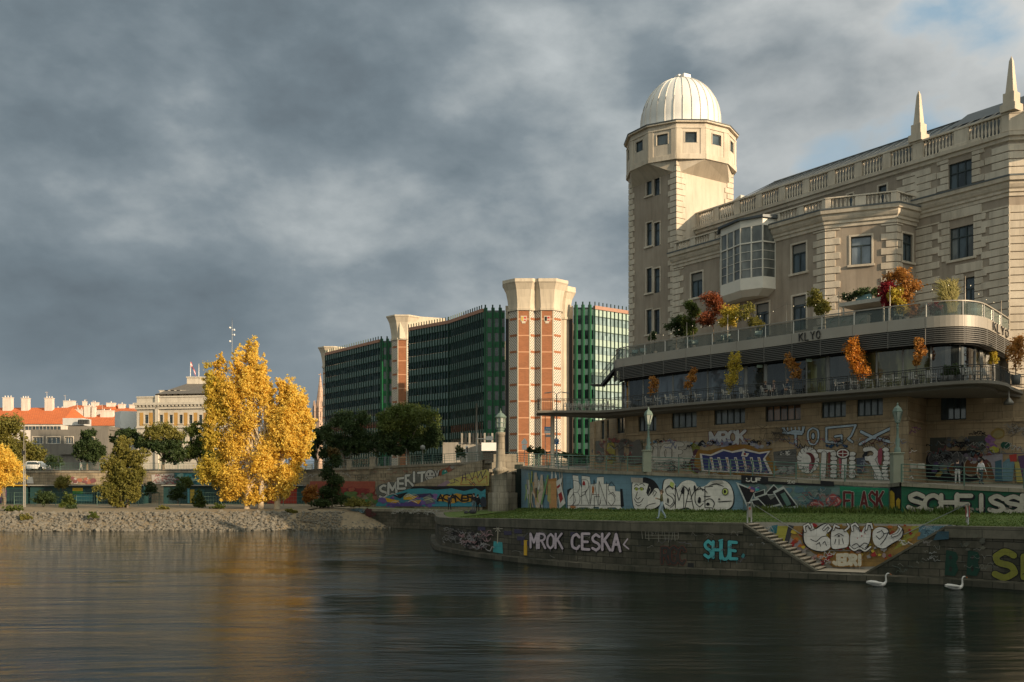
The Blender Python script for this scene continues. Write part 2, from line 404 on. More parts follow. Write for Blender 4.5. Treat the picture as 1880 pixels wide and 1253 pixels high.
def catmull(pts, k=6, closed=False):
    P_ = [Vector(p) for p in pts]; n = len(P_); out = []
    if n < 3: return P_
    rng = range(n) if closed else range(n-1)
    for i in rng:
        if closed: a, b, c, d = P_[i-1], P_[i], P_[(i+1) % n], P_[(i+2) % n]
        else: a, b, c, d = P_[max(i-1, 0)], P_[i], P_[i+1], P_[min(i+2, n-1)]
        for j in range(k):
            t = j/k
            out.append(0.5*((2*b)+(c-a)*t+(2*a-5*b+4*c-d)*t*t+(3*b-a-3*c+d)*t**3))
    if not closed: out.append(P_[-1])
    return out
def offpoly(pts, d):
    out = []
    for i in range(len(pts)):
        a, b = Vector(pts[max(i-1, 0)][:2]), Vector(pts[min(i+1, len(pts)-1)][:2]); t = (b-a).normalized()
        out.append(Vector((pts[i][0]+t.y*d, pts[i][1]-t.x*d)))
    return out
# ================================================================== observatory building (right)
K = 1.25
def b(x, y): return (x*K, y*K)
def bz(z): return CZ+(z-CZ)*K
TC = b(14.04, 85.0); TS = 6.1*K; TS2 = 6.8*K
fdir = Vector((0.5606, -0.828)); gdir = Vector((0.828, 0.5606))
def plus(p, f=0, g=0): v = Vector(p)+fdir*f+gdir*g; return (v.x, v.y)
TL = plus(TC, -TS); TR = plus(TC, 0, TS2); TB = plus(TC, -TS, TS2)
P0 = b(13.26, 81.70); P1 = b(21.75, 69.15); P2 = b(26.03, 67.39); P3 = b(27.88, 68.65); P4 = b(31.55, 63.2); P5 = b(46, 61.0)
A0 = b(15.94, 86.29)
ZR, ZRC = bz(28.6), bz(27.0)                 # top rail / attic cornice
ZL, ZLC = bz(24.85), bz(23.85)               # lower parapet / main cornice
ZG = 3.0
OB = thing('observatory_building', 'large cream stone building with a white domed tower, balustrades and roof obelisks', 'building', (P1[0], P1[1], ZG))

def quoins(A, B, u, side, z0, z1, zstep=0.62, long_=1.25, short=0.85, proud=0.09, parent=OB, nm='quoins', mat=LIME):
    """toothed corner stones on wall A->B starting at u, running in direction side (+1/-1)"""
    mb = MB(); z = z0; i = 0
    while z < z1-0.1:
        L = long_ if i % 2 == 0 else short; zt = min(z+zstep-0.07, z1)
        u0, u1 = (u, u+L) if side > 0 else (u-L, u)
        if side > 0: u0 -= proud
        else: u1 += proud
        mb.wbox(A, B, u0, u1, -0.02, proud, z, zt, 0)
        z += zstep; i += 1
    return mb.build(nm, mat, parent, bevel=0.02)

def window(A, B, op, style='two', parent=OB, recess=0.2, gl=None, surround=0.16, sill=True, fm=None, blind=0.0, name='window'):
    u0, u1, z0, z1 = op; fm = fm or DARKF
    fr = MB(); w_ = 0.09; d0, d1 = -recess-0.06, -recess+0.06
    for a, c in ((u0, u0+w_), (u1-w_, u1)): fr.wbox(A, B, a, c, d0, d1, z0, z1)
    for a, c in ((z0, z0+w_), (z1-w_, z1)): fr.wbox(A, B, u0+w_, u1-w_, d0, d1, a, c)
    zt = z0+(z1-z0)*0.68; um = (u0+u1)/2
    if style == 'two': fr.wbox(A, B, u0+w_, u1-w_, d0, d1+0.02, zt-0.05, zt+0.05); fr.wbox(A, B, um-0.05, um+0.05, d0, d1+0.01, z0+w_, zt-0.05)
    elif style == 'three':
        fr.wbox(A, B, u0+w_, u1-w_, d0, d1+0.02, zt-0.05, zt+0.05)
        for k in (1, 2): uu = u0+(u1-u0)*k/3; fr.wbox(A, B, uu-0.045, uu+0.045, d0, d1+0.01, z0+w_, z1-w_)
    elif style == 'single': pass
    elif style == 'slit': fr.wbox(A, B, u0+w_, u1-w_, d0, d1+0.02, zt-0.04, zt+0.04)
    elif isinstance(style, int):
        for k in range(1, style): uu = u0+(u1-u0)*k/style; fr.wbox(A, B, uu-0.04, uu+0.04, d0, d1+0.01, z0+w_, z1-w_)
    wn = fr.build(name, fm, parent)
    g = MB(); cw = (u1-u0)*(random.choice((0.0, 0.0, 0.16, 0.26)) if style in ('two', 'three') else 0.0)
    g.wbox(A, B, u0+0.02+cw, u1-0.02-cw, -recess-0.03, -recess+0.0, z0+0.02, z1-0.02)
    if cw: g.wbox(A, B, u0+0.02, u0+0.02+cw, -recess-0.03, -recess, z0+0.02, z1-0.02, 1); g.wbox(A, B, u1-0.02-cw, u1-0.02, -recess-0.03, -recess, z0+0.02, z1-0.02, 1)
    g.build('pane', [gl or GLASSD, GLASSL], wn)
    if blind > 0:
        bl = MB(); bl.wbox(A, B, u0+w_, u1-w_, -recess+0.02, -recess+0.045, z1-(z1-z0)*blind, z1-w_); bl.build('blind', flat('blind_fabric', (0.20, 0.19, 0.17), 0.8), wn)
    if surround:
        s_ = MB(); q = surround
        for a, c in ((u0-q, u0), (u1, u1+q)): s_.wbox(A, B, a, c, -0.01, 0.05, z0, z1+q)
        s_.wbox(A, B, u0, u1, -0.01, 0.05, z1, z1+q)
        s_.build('surround', LIME, wn, bevel=0.01)
    if sill:
        s_ = MB(); s_.wbox(A, B, u0-0.28, u1+0.28, -0.01, 0.17, z0-0.2, z0-0.002); s_.build('sill', LIME, wn, bevel=0.015)
    return wn

def cornice(pts, z, prof, nm='cornice', mat=None, parent=OB):
    """moulding swept along plan polyline; prof = list of (proud, dz)"""
    mb = MB(); offs = [offpoly(pts, p) for p, dz in prof]
    for i in range(len(pts)-1):
        for j in range(len(prof)-1):
            a, c = offs[j][i], offs[j][i+1]; e, g_ = offs[j+1][i], offs[j+1][i+1]
            mb.quad((a.x, a.y, z+prof[j][1]), (c.x, c.y, z+prof[j][1]), (g_.x, g_.y, z+prof[j+1][1]), (e.x, e.y, z+prof[j+1][1]), 0)
    for i in (0, len(pts)-1):
        mb.poly([(offs[j][i].x, offs[j][i].y, z+prof[j][1]) for j in range(len(prof))])
    return mb.build(nm, mat or LIME, parent)

PR_BIG = [(0.0, -1.45), (0.12, -1.42), (0.12, -1.15), (0.25, -1.10), (0.25, -0.9), (0.38, -0.78), (0.50, -0.55), (0.52, -0.35), (0.72, -0.3), (0.78, 0.0), (0.0, 0.06)]
PR_SM = [(0.0, -0.55), (0.14, -0.5), (0.14, -0.3), (0.28, -0.26), (0.30, -0.05), (0.0, 0.0)]
PR_ZN = [(0.0, 0.04), (0.82, 0.01), (0.84, 0.13), (0.0, 0.34)]

# baluster shared mesh
def baluster_mesh(h):
    mb = MB(); mb.lathe((0, 0, 0), [(0.0, 0), (0.11, 0), (0.11, 0.07), (0.055, 0.13), (0.10, h*0.34), (0.105, h*0.42), (0.06, h*0.62), (0.05, h*0.84), (0.10, h*0.90), (0.10, h), (0, h)], 8)
    return mb
bal_cache = {}
def balustrade(A, B, z0, h, u0, u1, nbay, first_ped=1.0, ped=0.85, parent=OB, ua=None, solid_end=True):
    """z0 = top of cornice. plinth, pedestals, rail in one mesh; every baluster a sub-part"""
    mb = MB(); L = u1-u0
    mb.wbox(A, B, u0, u1, -0.38, -0.02, z0, z0+h*0.10)
    mb.wbox(A, B, u0, u1, -0.42, 0.05, z0+h*0.90, z0+h)
    bay = L/nbay
    for i in range(nbay+1):
        c = u0+bay*i; a, e = max(u0, c-ped/2), min(u1, c+ped/2)
        mb.wbox(A, B, a, e, -0.40, 0.0, z0+h*0.10, z0+h*0.90)
    o = mb.build('balustrade', LIME, parent, bevel=0.02)
    hb = h*0.80; key = round(hb, 3)
    src = bal_cache.get(key)
    for i in range(nbay):
        a = u0+bay*i+ped/2; e = u0+bay*(i+1)-ped/2; nb = max(2, int((e-a)/0.31)); 
        for j in range(nb):
            p = wpt(A, B, a+(e-a)*(j+0.5)/nb, -0.2, z0+h*0.10)
            loc = p-wloc(o)
            if src is None:
                q = baluster_mesh(hb).build('baluster', LIME, None); bal_cache[key] = src = q
                q.parent = o; q.location = loc
            else:
                q = src.copy(); COL.objects.link(q); q.parent = o; q.location = loc
    return o

# ---- main walls
attic_t = dist(A0, P3)
ops_low = [wallspan(P0, P1, 1269, 1290, 501, 546), wallspan(P0, P1, 1454, 1480, 448, 501), wallspan(P0, P1, 1388, 1412, 557, 618), wallspan(P0, P1, 1455, 1480, 543, 607)]
ops_f1 = [wallspan(P1, P2, 1562, 1600, 434, 486)]
ops_f2 = [wallspan(P2, P3, 1657, 1675, 430, 481)]
ops_f3 = [wallspan(P3, P4, 1742, 1785, 297, 355), wallspan(P3, P4, 1744, 1788, 416, 475), wallspan(P3, P4, 1770, 1790, 509, 575)]
ops_att = [wallspan(A0, P3, 1613, 1628, 341, 372), wallspan(A0, P3, 1556, 1566, 357, 380)]
mb = MB()
panelled(mb, P0, P1, ZG, ZLC, ops_low); panelled(mb, P1, P2, ZG, ZLC, ops_f1); panelled(mb, P2, P3, ZG, ZLC, ops_f2)
panelled(mb, P3, P4, ZG, ZRC, ops_f3); panelled(mb, P4, P5, ZG, ZRC, [])
panelled(mb, A0, P3, ZLC-0.5, ZRC, ops_att)
# hidden sides and back so the block is closed
PB1 = plus(P5, -6, 16); PB0 = plus(TB, 0, 6); P0b = plus(P0, 0, 3.0*K)
for a, c, z in ((P5, PB1, ZRC), (PB1, PB0, ZRC), (PB0, TB, ZRC), (P0b, P0, ZLC)): mb.quad((*a, ZG), (*c, ZG), (*c, z), (*a, z))
mb.build('wall', STUCCO, OB)
mb = MB(); mb.poly([(*P0, ZLC), (*P1, ZLC), (*P2, ZLC), (*P3, ZLC), (*A0, ZLC), (*P0b, ZLC)]); mb.build('terrace_roof', DZINC, OB)
mb = MB(); mb.poly([(*p, ZRC+0.05) for p in (A0, P3, P4, P5, PB1, PB0)]); mb.build('flat_roof', DZINC, OB)
for op, st, bl in ((ops_low[0], 'two', 0.3), (ops_low[1], 'two', 0.3)): window(P0, P1, op, st, blind=bl)
for op in ops_low[2:]: window(P0, P1, op, 'two', sill=False, blind=0.25, name='terrace_door')
window(P1, P2, ops_f1[0], 'two', gl=glass('sky_glass', (0.10, 0.12, 0.14), 0.05, 0.9, 0.3)); window(P2, P3, ops_f2[0], 'two')
for op in ops_f3[:2]: window(P3, P4, op, 'three', surround=0)
window(P3, P4, ops_f3[2], 'two', surround=0, sill=False)
for op in ops_att: window(A0, P3, op, 'single', sill=False)
# rusticated blocks beside the face-3 windows
for op in ops_f3:
    mb = MB(); z = op[2]; i = 0
    while z < op[3]+0.3:
        L = 1.05 if i % 2 else 0.72
        mb.wbox(P3, P4, op[0]-L, op[0], -0.02, 0.10, z, z+0.5); mb.wbox(P3, P4, op[1], op[1]+L, -0.02, 0.10, z, z+0.5); z += 0.56; i += 1
    mb.wbox(P3, P4, op[0]-0.72, op[1]+0.72, -0.02, 0.14, z, z+0.75)
    mb.build('window_blocks', LIME, OB, bevel=0.02)
# quoins
L01 = dist(P0, P1); L12 = dist(P1, P2); L23 = dist(P2, P3); L34 = dist(P3, P4); LA = dist(A0, P3)
zq0, zq1 = bz(14.6), ZLC-1.5
quoins(P0, P1, 0, 1, zq0, zq1, long_=1.5, short=1.0); quoins(P0, P1, L01, -1, zq0, zq1); quoins(P1, P2, 0, 1, zq0, zq1)
quoins(P1, P2, L12, -1, zq0, zq1); quoins(P2, P3, 0, 1, zq0, zq1, long_=0.8, short=0.5)
quoins(P3, P4, 0, 1, zq0, zq1, long_=2.2, short=1.5); quoins(P3, P4, L34, -1, zq0, zq1, long_=2.3, short=1.6)
quoins(P4, P5, 0, 1, 5.5, zq1, long_=9, short=8.6); quoins(P4, P5, 0, 1, bz(24.6), ZRC-0.6, long_=9, short=8.6)
quoins(A0, P3, LA, -1, bz(24.3), ZRC-0.6, long_=1.9, short=1.3); quoins(P3, P4, 0, 1, bz(24.6), ZRC-0.6, long_=1.9, short=1.4); quoins(P3, P4, L34, -1, bz(24.6), ZRC-0.6, long_=2.0, short=1.4)
# cornices
lowpts = [P0, P1, P2, P3]
cornice([P0b]+lowpts, ZLC, PR_BIG); cornice([P0b]+lowpts, ZLC, PR_ZN, 'zinc_flashing', ZINC)
cornice([P3, P4, P5], bz(24.35), PR_BIG); cornice([P3, P4, P5], bz(24.35), PR_ZN, 'zinc_flashing', ZINC)
cornice([A0, P3, P4, P5], ZRC+0.3, [(0.0, -0.7), (0.18, -0.62), (0.2, -0.35), (0.42, -0.3), (0.45, 0.0), (0.0, 0.02)])
hR = ZR-ZRC-0.3; hL = ZL-ZLC-0.05
balustrade(A0, P3, ZRC+0.3, hR, 0, LA, 9, ped=0.75); balustrade(P3, P4, ZRC+0.3, hR, 0, L34, 2, ped=1.3); balustrade(P4, P5, ZRC+0.3, hR, 0, 8, 1, ped=4)
balustrade(P0, P1, ZLC+0.05, hL, 0, L01, 7, ped=0.7); balustrade(P1, P2, ZLC+0.05, hL, 0, L12, 2, ped=0.9); balustrade(P2, P3, ZLC+0.05, hL, 0, L23, 1, ped=1.0)
# mansard roof behind the attic parapet
r0, r1 = plus(A0, 4.5, 1.3), plus(P4, 8, 1.3); q0, q1 = plus(A0, 6.5, 5.0), plus(P4, 8, 5.0); s0, s1 = plus(A0, 4.5, 14), plus(P4, 8, 14)
mb = MB(); zr1 = ZR+2.5; mb.quad((*r0, ZRC+0.1), (*r1, ZRC+0.1), (*r1, ZR+0.2), (*r0, ZR+0.2)); mb.quad((*r0, ZR+0.2), (*r1, ZR+0.2), (*q1, zr1), (*q0, zr1)); mb.quad((*q0, zr1), (*q1, zr1), (*s1, ZRC), (*s0, ZRC))
mb.poly([(*r0, ZRC+.1), (*r0, ZR+.2), (*q0, zr1), (*s0, ZRC)]); mb.poly([(*r1, ZRC+.1), (*r1, ZR+.2), (*q1, zr1), (*s1, ZRC)])
for i in range(36):
    f = i/35; a = Vector(r0).lerp(Vector(r1), f); c = Vector(q0).lerp(Vector(q1), f)
    mb.tube([(a.x, a.y, ZR+0.38), (c.x, c.y, zr1+0.03)], 0.035, 4, 1)
mb.tube([(*q0, zr1+0.02), (*q1, zr1+0.02)], 0.09, 5, 1)
# raised roof lights
for f0, f1 in ((0.60, 0.78), (0.84, 0.97)):
    a = Vector(r0).lerp(Vector(r1), f0); c = Vector(r0).lerp(Vector(r1), f1); e = Vector(q0).lerp(Vector(q1), f0); g_ = Vector(q0).lerp(Vector(q1), f1)
    am = a.lerp(e, .45); cm = c.lerp(g_, .45)
    mb.quad((am.x, am.y, ZR+1.35), (cm.x, cm.y, ZR+1.35), (g_.x, g_.y, zr1+0.35), (e.x, e.y, zr1+0.35), 1); mb.poly([(am.x, am.y, ZR+1.35), (e.x, e.y, zr1+0.35), (e.x, e.y, zr1)], 1)
mb.build('zinc_roof', [ZINC, DZINC], OB)
# obelisks on their pedestals
for Q, A_, B_, uu in ((P3, P3, P4, 0.0), (P4, P3, P4, L34)):
    c = wpt(A_, B_, uu, -0.35, ZR); mb = MB(); t = Vector((*fdir, 0)); g3 = Vector((*gdir, 0))
    mb.obox((c.x, c.y, ZR+0.3), t*0.62, g3*0.6, (0, 0, 0.3)); mb.obox((c.x, c.y, ZR+1.05), t*0.46, g3*0.44, (0, 0, 0.45))
    zb = ZR+1.5; zt = bz(31.85); r1_, r2_ = 0.32, 0.13
    def ring(r, z): return [Vector((c.x, c.y, z))+t*(i*r)+g3*(j*r) for i, j in ((-1, -1), (1, -1), (1, 1), (-1, 1))]
    lo, hi, tip = ring(r1_, zb), ring(r2_, zt), Vector((c.x, c.y, bz(32.2)))
    mb.add(lo+hi+[tip], [(0, 1, 5, 4), (1, 2, 6, 5), (2, 3, 7, 6), (3, 0, 4, 7), (4, 5, 8), (5, 6, 8), (6, 7, 8), (7, 4, 8)])
    mb.build('obelisk', LIME, OB)

# ---- oriel (glazed bay) on the long wall
uo0, uo1, zo0, zo1 = wallspan(P0, P1, 1330, 1412, 440, 515)
uo0 = hitu(P0, P1, 1322); uo1 = hitu(P0, P1, 1424); Yo = hitY(P0, P1, 1368)
D_ = 2.0
uA, uB = uo0, uo1; zb0, zb1, zt0, zt1 = PZ(548, Yo-1.5), PZ(516, Yo-1.5), PZ(424, Yo-1.5), PZ(409, Yo-1.5)
o_pts = [wpt(P0, P1, uA, 0), wpt(P0, P1, uA+1.5, D_*0.72), wpt(P0, P1, (uA+uB)/2+1.2, D_*1.1), wpt(P0, P1, uB-0.25, D_*0.72), wpt(P0, P1, uB, 0)]
o_pts = [(p.x, p.y) for p in o_pts]
mb = MB(); n_ = len(o_pts)
mb.prism(o_pts, zb0+0.55, zb1, 0)
inn = [tuple(Vector(p).lerp(Vector(wpt(P0, P1, (uA+uB)/2, 0)[:2]), 0.25)) for p in o_pts]
mb.add([(*p, zb0+0.55) for p in o_pts]+[(*p, zb0) for p in inn], [(i, i+1, n_+i+1, n_+i) for i in range(n_-1)]+[tuple(range(n_, 2*n_))])
orl = mb.build('oriel', WHITEF, OB)
mb = MB(); mb.prism(o_pts, zt0, zt1-0.1, 0); mb.build('oriel_head', WHITEF, orl)
cp = offpoly(o_pts, 0.28); mb = MB(); mb.prism([(p.x, p.y) for p in cp], zt1-0.1, [zt1+0.25, zt1+0.12, zt1+0.08, zt1+0.12, zt1+0.25]); mb.build('oriel_roof', DZINC, orl)
for i in range(n_-1):
    a, c = o_pts[i], o_pts[i+1]; Lw = dist(a, c); fr = MB(); k = max(1, round(Lw/1.0))
    for j in range(k+1): uu = Lw*j/k; fr.wbox(a, c, max(0.0, uu-0.06), min(Lw, uu+0.06), -0.06, 0.03, zb1, zt0)
    zm = zb1+(zt0-zb1)*0.68
    fr.wbox(a, c, 0, Lw, -0.05, 0.045, zm-0.06, zm+0.06)
    for zz_ in (0.17, 0.34, 0.51): fr.wbox(a, c, 0, Lw, -0.05, -0.01, zb1+(zt0-zb1)*zz_-0.02, zb1+(zt0-zb1)*zz_+0.02)
    wn = fr.build('window', WHITEF, orl)   # sub-part
    g = MB(); g.wbox(a, c, 0.03, Lw-0.03, -0.09, -0.07, zb1, zt0); g.build('pane', GLASSL, orl)

# ---- tower
TWm = MB(); zcap = bz(32.75)
slit_ops = []
for y0, y1 in ((321, 359), (409, 452), (493, 538), (569, 614)):
    for x0, x1 in ((1187, 1197), (1201, 1211.5)): slit_ops.append(wallspan(TL, TC, x0, x1, y0, y1))
panelled(TWm, TL, TC, ZG, zcap+1.2, slit_ops, 0.3); TWm.quad((*TR, ZG), (*TB, ZG), (*TB, zcap+1.2), (*TR, zcap+1.2)); TWm.quad((*TB, ZG), (*TL, ZG), (*TL, zcap+1.2), (*TB, zcap+1.2))
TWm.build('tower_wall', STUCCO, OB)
mb = MB(); mb.quad((*TC, ZG), (*TR, ZG), (*TR, zcap+1.2), (*TC, zcap+1.2)); mb.build('tower_wall', LIMEP, OB)  # sunward face alone is paler: sunlight put into its colour
for i, op in enumerate(slit_ops): window(TL, TC, op, 'slit', surround=0.13, sill=(i % 2 == 0), gl=GLASSD)
quoins(TL, TC, TS, -1, bz(8), zcap, long_=1.25, short=0.9); quoins(TC, TR, 0, 1, bz(8), zcap, long_=1.3, short=0.95)
quoins(TL, TC, 0, 1, bz(8), zcap, long_=0.9, short=0.62); quoins(TC, TR, TS2, -1, bz(23), zcap, long_=1.25, short=0.9)
tc_ = Vector(TC)-fdir*(TS/2)+gdir*(TS2/2); R12 = 4.84*K; ang0 = math.atan2(TC[1]-tc_.y, TC[0]-tc_.x)
dod = [(tc_.x+R12*math.cos(ang0+R(30)*i), tc_.y+R12*math.sin(ang0+R(30)*i)) for i in range(12)]
zc1 = bz(35.85); mb = MB(); zc0 = zcap
capwin = []
for i in range(12):
    a, c = dod[i], dod[(i+1) % 12]; L = dist(a, c); zw0, zw1 = bz(34.15), bz(35.05)
    op = (L/2-0.62, L/2+0.62, zw0, zw1); panelled(mb, a, c, zc0+0.02, zc1, [op], 0.25); capwin.append((a, c, op))
mb.poly([(*p, zc0+0.02) for p in dod])
mb.build('tower_gallery', LIMEP, OB)
trim = MB()
for i in range(12):
    a, c = dod[i], dod[(i+1) % 12]; L = dist(a, c); zw0, zw1 = bz(34.15), bz(35.05)
    trim.wbox(a, c, 0, L, -0.02, 0.10, zc0, zc0+0.55)
    trim.wbox(a, c, 0.0, 0.55, -0.02, 0.06, zc0+0.55, zc1-0.6); trim.wbox(a, c, L-0.55, L, -0.02, 0.06, zc0+0.55, zc1-0.6)
    trim.wbox(a, c, 0, L, -0.02, 0.09, zc1-0.6, zc1-0.45)
trim.build('gallery_trim', LIME, OB, bevel=0.015)
for a, c, op in capwin: window(a, c, op, 'single', surround=0.10, sill=False, recess=0.15)
mb = MB(); e1 = [(tc_.x+(R12+0.30)*math.cos(ang0+R(30)*i), tc_.y+(R12+0.30)*math.sin(ang0+R(30)*i)) for i in range(12)]
e0 = dod
mb.prism(e1, zc1, zc1+0.16, 0); mb.build('gallery_cornice', LIME, OB)
mb = MB(); e2 = [(tc_.x+(R12+0.36)*math.cos(ang0+R(30)*i), tc_.y+(R12+0.36)*math.sin(ang0+R(30)*i)) for i in range(12)]
mb.prism(e2, zc1+0.163, zc1+0.26); mb.build('gallery_roof', DZINC, OB)
# corbel slabs sloping out from the shaft under the gallery
mb = MB(); sq = [TL, TC, TR, TB]
for k in range(4):
    A_, B_ = sq[k], sq[(k+1) % 4]
    i0 = {0: None}
    ds = sorted(dod, key=lambda p: (Vector(p)-(Vector(A_)+Vector(B_))/2).length)[:2]
    ds.sort(key=lambda p: (Vector(p)-Vector(A_)).length)
    a3, b3, c3, d3 = (*A_, zc0), (*ds[0], zc0), (*ds[1], zc0), (*B_, zc0)
    am = Vector(A_).lerp(Vector(B_), 0.06); bm = Vector(A_).lerp(Vector(B_), 0.94)
    mb.poly([a3, b3, c3, d3, (bm.x, bm.y, zc0-1.2), (am.x, am.y, zc0-1.2)][0:4])
    mb.quad(b3, c3, (bm.x, bm.y, zc0-1.2), (am.x, am.y, zc0-1.2)); mb.add([a3, b3, (am.x, am.y, zc0-1.2)], [(0, 1, 2)]); mb.add([d3, c3, (bm.x, bm.y, zc0-1.2)], [(0, 1, 2)])
mb.build('corbel', LIMEP, OB)
# dome
rd = 3.55*K; zd = zc1+0.26; prof = [(rd+0.06, 0), (rd+0.06, 0.15), (rd, 0.18), (rd, 1.6)]; hd = bz(41.4)-zd-1.6
for i in range(1, 13): a = R(90)*i/12; prof.append((max(rd*math.cos(a), 0.001), 1.6+hd*math.sin(a)))
mb = MB(); mb.lathe((tc_.x, tc_.y, zd), prof, 56)
dome = mb.build('dome', DOMEW, OB)
for i in range(28):
    a = 2*math.pi*(i+0.5)/28; pts = [(tc_.x+(r+0.02)*math.cos(a), tc_.y+(r+0.02)*math.sin(a), zd+z) for r, z in prof[2:-1]]
    mb = MB(); mb.tube(pts, [0.055]*len(pts), 5); mb.build('dome_rib', flat('dome_seam', (0.60, 0.56, 0.50), 0.45), dome)
mb = MB(); ax = Vector((math.cos(R(-60)), math.sin(R(-60)), 0)); ay = Vector((-ax.y, ax.x, 0)); ct = Vector((tc_.x, tc_.y, zd+1.6+hd))
mb.obox(ct+ax*0.1+Vector((0, 0, 0.08)), ax*1.1, ay*0.5, (0, 0, 0.22)); mb.obox(ct-ax*0.2+Vector((0, 0, 0.42)), ax*0.35, ay*0.4, (0, 0, 0.16))
mb.build('dome_hatch', DOMEW, dome, bevel=0.06)
# skylight structure between the tower and the roof
s1_ = plus(A0, 3.2, 2.5); mb = MB(); mb.add([(*plus(A0, 1.0, 2.0), ZR-0.4), (*plus(A0, 4.6, 2.0), ZR-0.4), (*plus(A0, 4.6, 3.6), ZR-0.4), (*plus(A0, 1.0, 3.6), ZR-0.4), (*plus(A0, 1.4, 2.0), ZR+0.1), (*plus(A0, 4.6, 2.0), ZR+1.15), (*plus(A0, 4.6, 3.6), ZR+1.15), (*plus(A0, 1.4, 3.6), ZR+0.1)], [(0, 1, 5, 4), (1, 2, 6, 5), (2, 3, 7, 6), (3, 0, 4, 7), (4, 5, 6, 7)])
mb.build('skylight', glass('frosted_glass', (0.45, 0.44, 0.40), 0.3, 0.5, 0.1), OB)

# ================================================================== café pavilion: terraces wrapped round the building
ZD, ZB0, ZLV, ZS = bz(14.55), bz(13.9), bz(12.93), bz(10.5)
edge_u = [b(*p) for p in ((7.9, 77.4), (8.1, 75.9), (9.3, 74.1), (11.66, 70.8), (15.05, 66.9), (17.5, 64.0), (19.3, 61.6), (22.0, 58.9), (24.2, 57.1), (25.7, 56.7), (27.2, 57.4), (28.9, 59.4), (31.6, 62.9))]
EU = [(p.x, p.y) for p in catmull([Vector((*p, 0)) for p in edge_u], 6)]
back_u = [P4, P3, P2, P1, P0, TC, TL]
CP = thing('cafe_pavilion', 'curved two-storey café pavilion with louvred band, glass parapet and KLYO letters', 'café', (EU[30][0], EU[30][1], ZG))
mb = MB(); mb.prism([(p.x, p.y) for p in offpoly(EU, -0.12)]+back_u, ZB0+0.25, ZD-0.02, 0); mb.build('upper_deck', SLABM, CP)
arc = [0.0]
for i in range(1, len(EU)): arc.append(arc[-1]+dist(EU[i-1], EU[i]))
def at_arc(poly, arcs, s):
    s = max(0, min(arcs[-1]-1e-6, s))
    for i in range(len(poly)-1):
        if arcs[i+1] >= s: f = (s-arcs[i])/(arcs[i+1]-arcs[i]); return Vector(poly[i][:2]).lerp(Vector(poly[i+1][:2]), f)
def sub(poly, arcs, s0, s1):
    out = [at_arc(poly, arcs, s0)]+[Vector(poly[i][:2]) for i in range(len(poly)) if s0+0.01 < arcs[i] < s1-0.01]+[at_arc(poly, arcs, s1)]
    return [(p.x, p.y) for p in out]
def ribbonwall(mb, poly, d0, d1, z0, z1, m=0):
    """thick curved wall strip following poly between offsets d0<d1 (outwards)"""
    a, c = offpoly(poly, d0), offpoly(poly, d1)
    for i in range(len(poly)-1):
        for (p, q, r_, s_) in (((c[i], z0), (c[i+1], z0), (c[i+1], z1), (c[i], z1)), ((a[i], z0), (a[i+1], z0), (a[i+1], z1), (a[i], z1)), ((a[i], z1), (a[i+1], z1), (c[i+1], z1), (c[i], z1)), ((a[i], z0), (a[i+1], z0), (c[i+1], z0), (c[i], z0))):
            mb.quad(*[(x.x, x.y, z) for x, z in (p, q, r_, s_)], m)
    for i in (0, len(poly)-1): mb.quad((a[i].x, a[i].y, z0), (c[i].x, c[i].y, z0), (c[i].x, c[i].y, z1), (a[i].x, a[i].y, z1), m)
    return mb
NB = 17; TOT = arc[-1]
tubeglass = glass('rail_glass', (0.05, 0.07, 0.065), 0.04, 0.8, 0.4)
def clearglass(name, tint, alpha):
    mt, nt, bs = newmat(name)
    setp(nt, bs, **{'Base Color': tint, 'Roughness': 0.03, 'Specular IOR Level': 0.8})
    tr = nt.node('ShaderNodeBsdfTransparent', {'Color': (*[0.75+0.25*t for t in tint], 1)}); fr = nt.node('ShaderNodeFresnel', {'IOR': 1.5})
    f = nt.math('ADD', fr.outputs[0], alpha, True)
    mx = nt.node('ShaderNodeMixShader', {0: f, 1: tr.outputs[0], 2: bs.outputs[0]}); nt.l.new(mx.outputs[0], [x for x in nt.n if x.type == 'OUTPUT_MATERIAL'][0].inputs[0])
    return mt
RGL = clearglass('parapet_glass', (0.16, 0.20, 0.18), 0.22)
for i in range(NB):
    s0, s1 = TOT*i/NB, TOT*(i+1)/NB
    seg = sub(EU, arc, s0+0.012, s1-0.012)
    mb = MB(); ribbonwall(mb, seg, -0.22, 0.0, ZB0, ZD); mb.build('fascia_panel', PANEL, CP)
    mb = MB()
    for k in range(8):
        z = ZLV+0.06+(ZB0-ZLV-0.06)*k/8
        ribbonwall(mb, seg, -0.16, -0.02, z, z+0.075)
    p = at_arc(EU, arc, s0+0.05); q = offpoly(seg, -0.05)[0]
    mb.box(q.x-0.04, q.x+0.04, q.y-0.04, q.y+0.04, ZLV, ZB0, 0)
    mb.build('louvre_screen', LOUV, CP)
    mb = MB(); ribbonwall(mb, seg, -0.30, -0.285, ZD+0.02, ZD+0.98); mb.build('parapet_pane', RGL, CP)
    mb = MB(); q = offpoly(seg, -0.25)[0]; mb.box(q.x-0.035, q.x+0.035, q.y-0.035, q.y+0.035, ZD-0.01, ZD+1.02); mb.build('parapet_post', STEEL, CP)
mb = MB(); ribbonwall(mb, EU, -0.32, -0.18, ZD+1.02, ZD+1.10); mb.build('parapet_rail', PANEL, CP)
mb = MB(); ribbonwall(mb, EU, -0.60, -0.55, ZLV-0.05, ZB0+0.2); mb.build('louvre_backing', BLACK, CP)
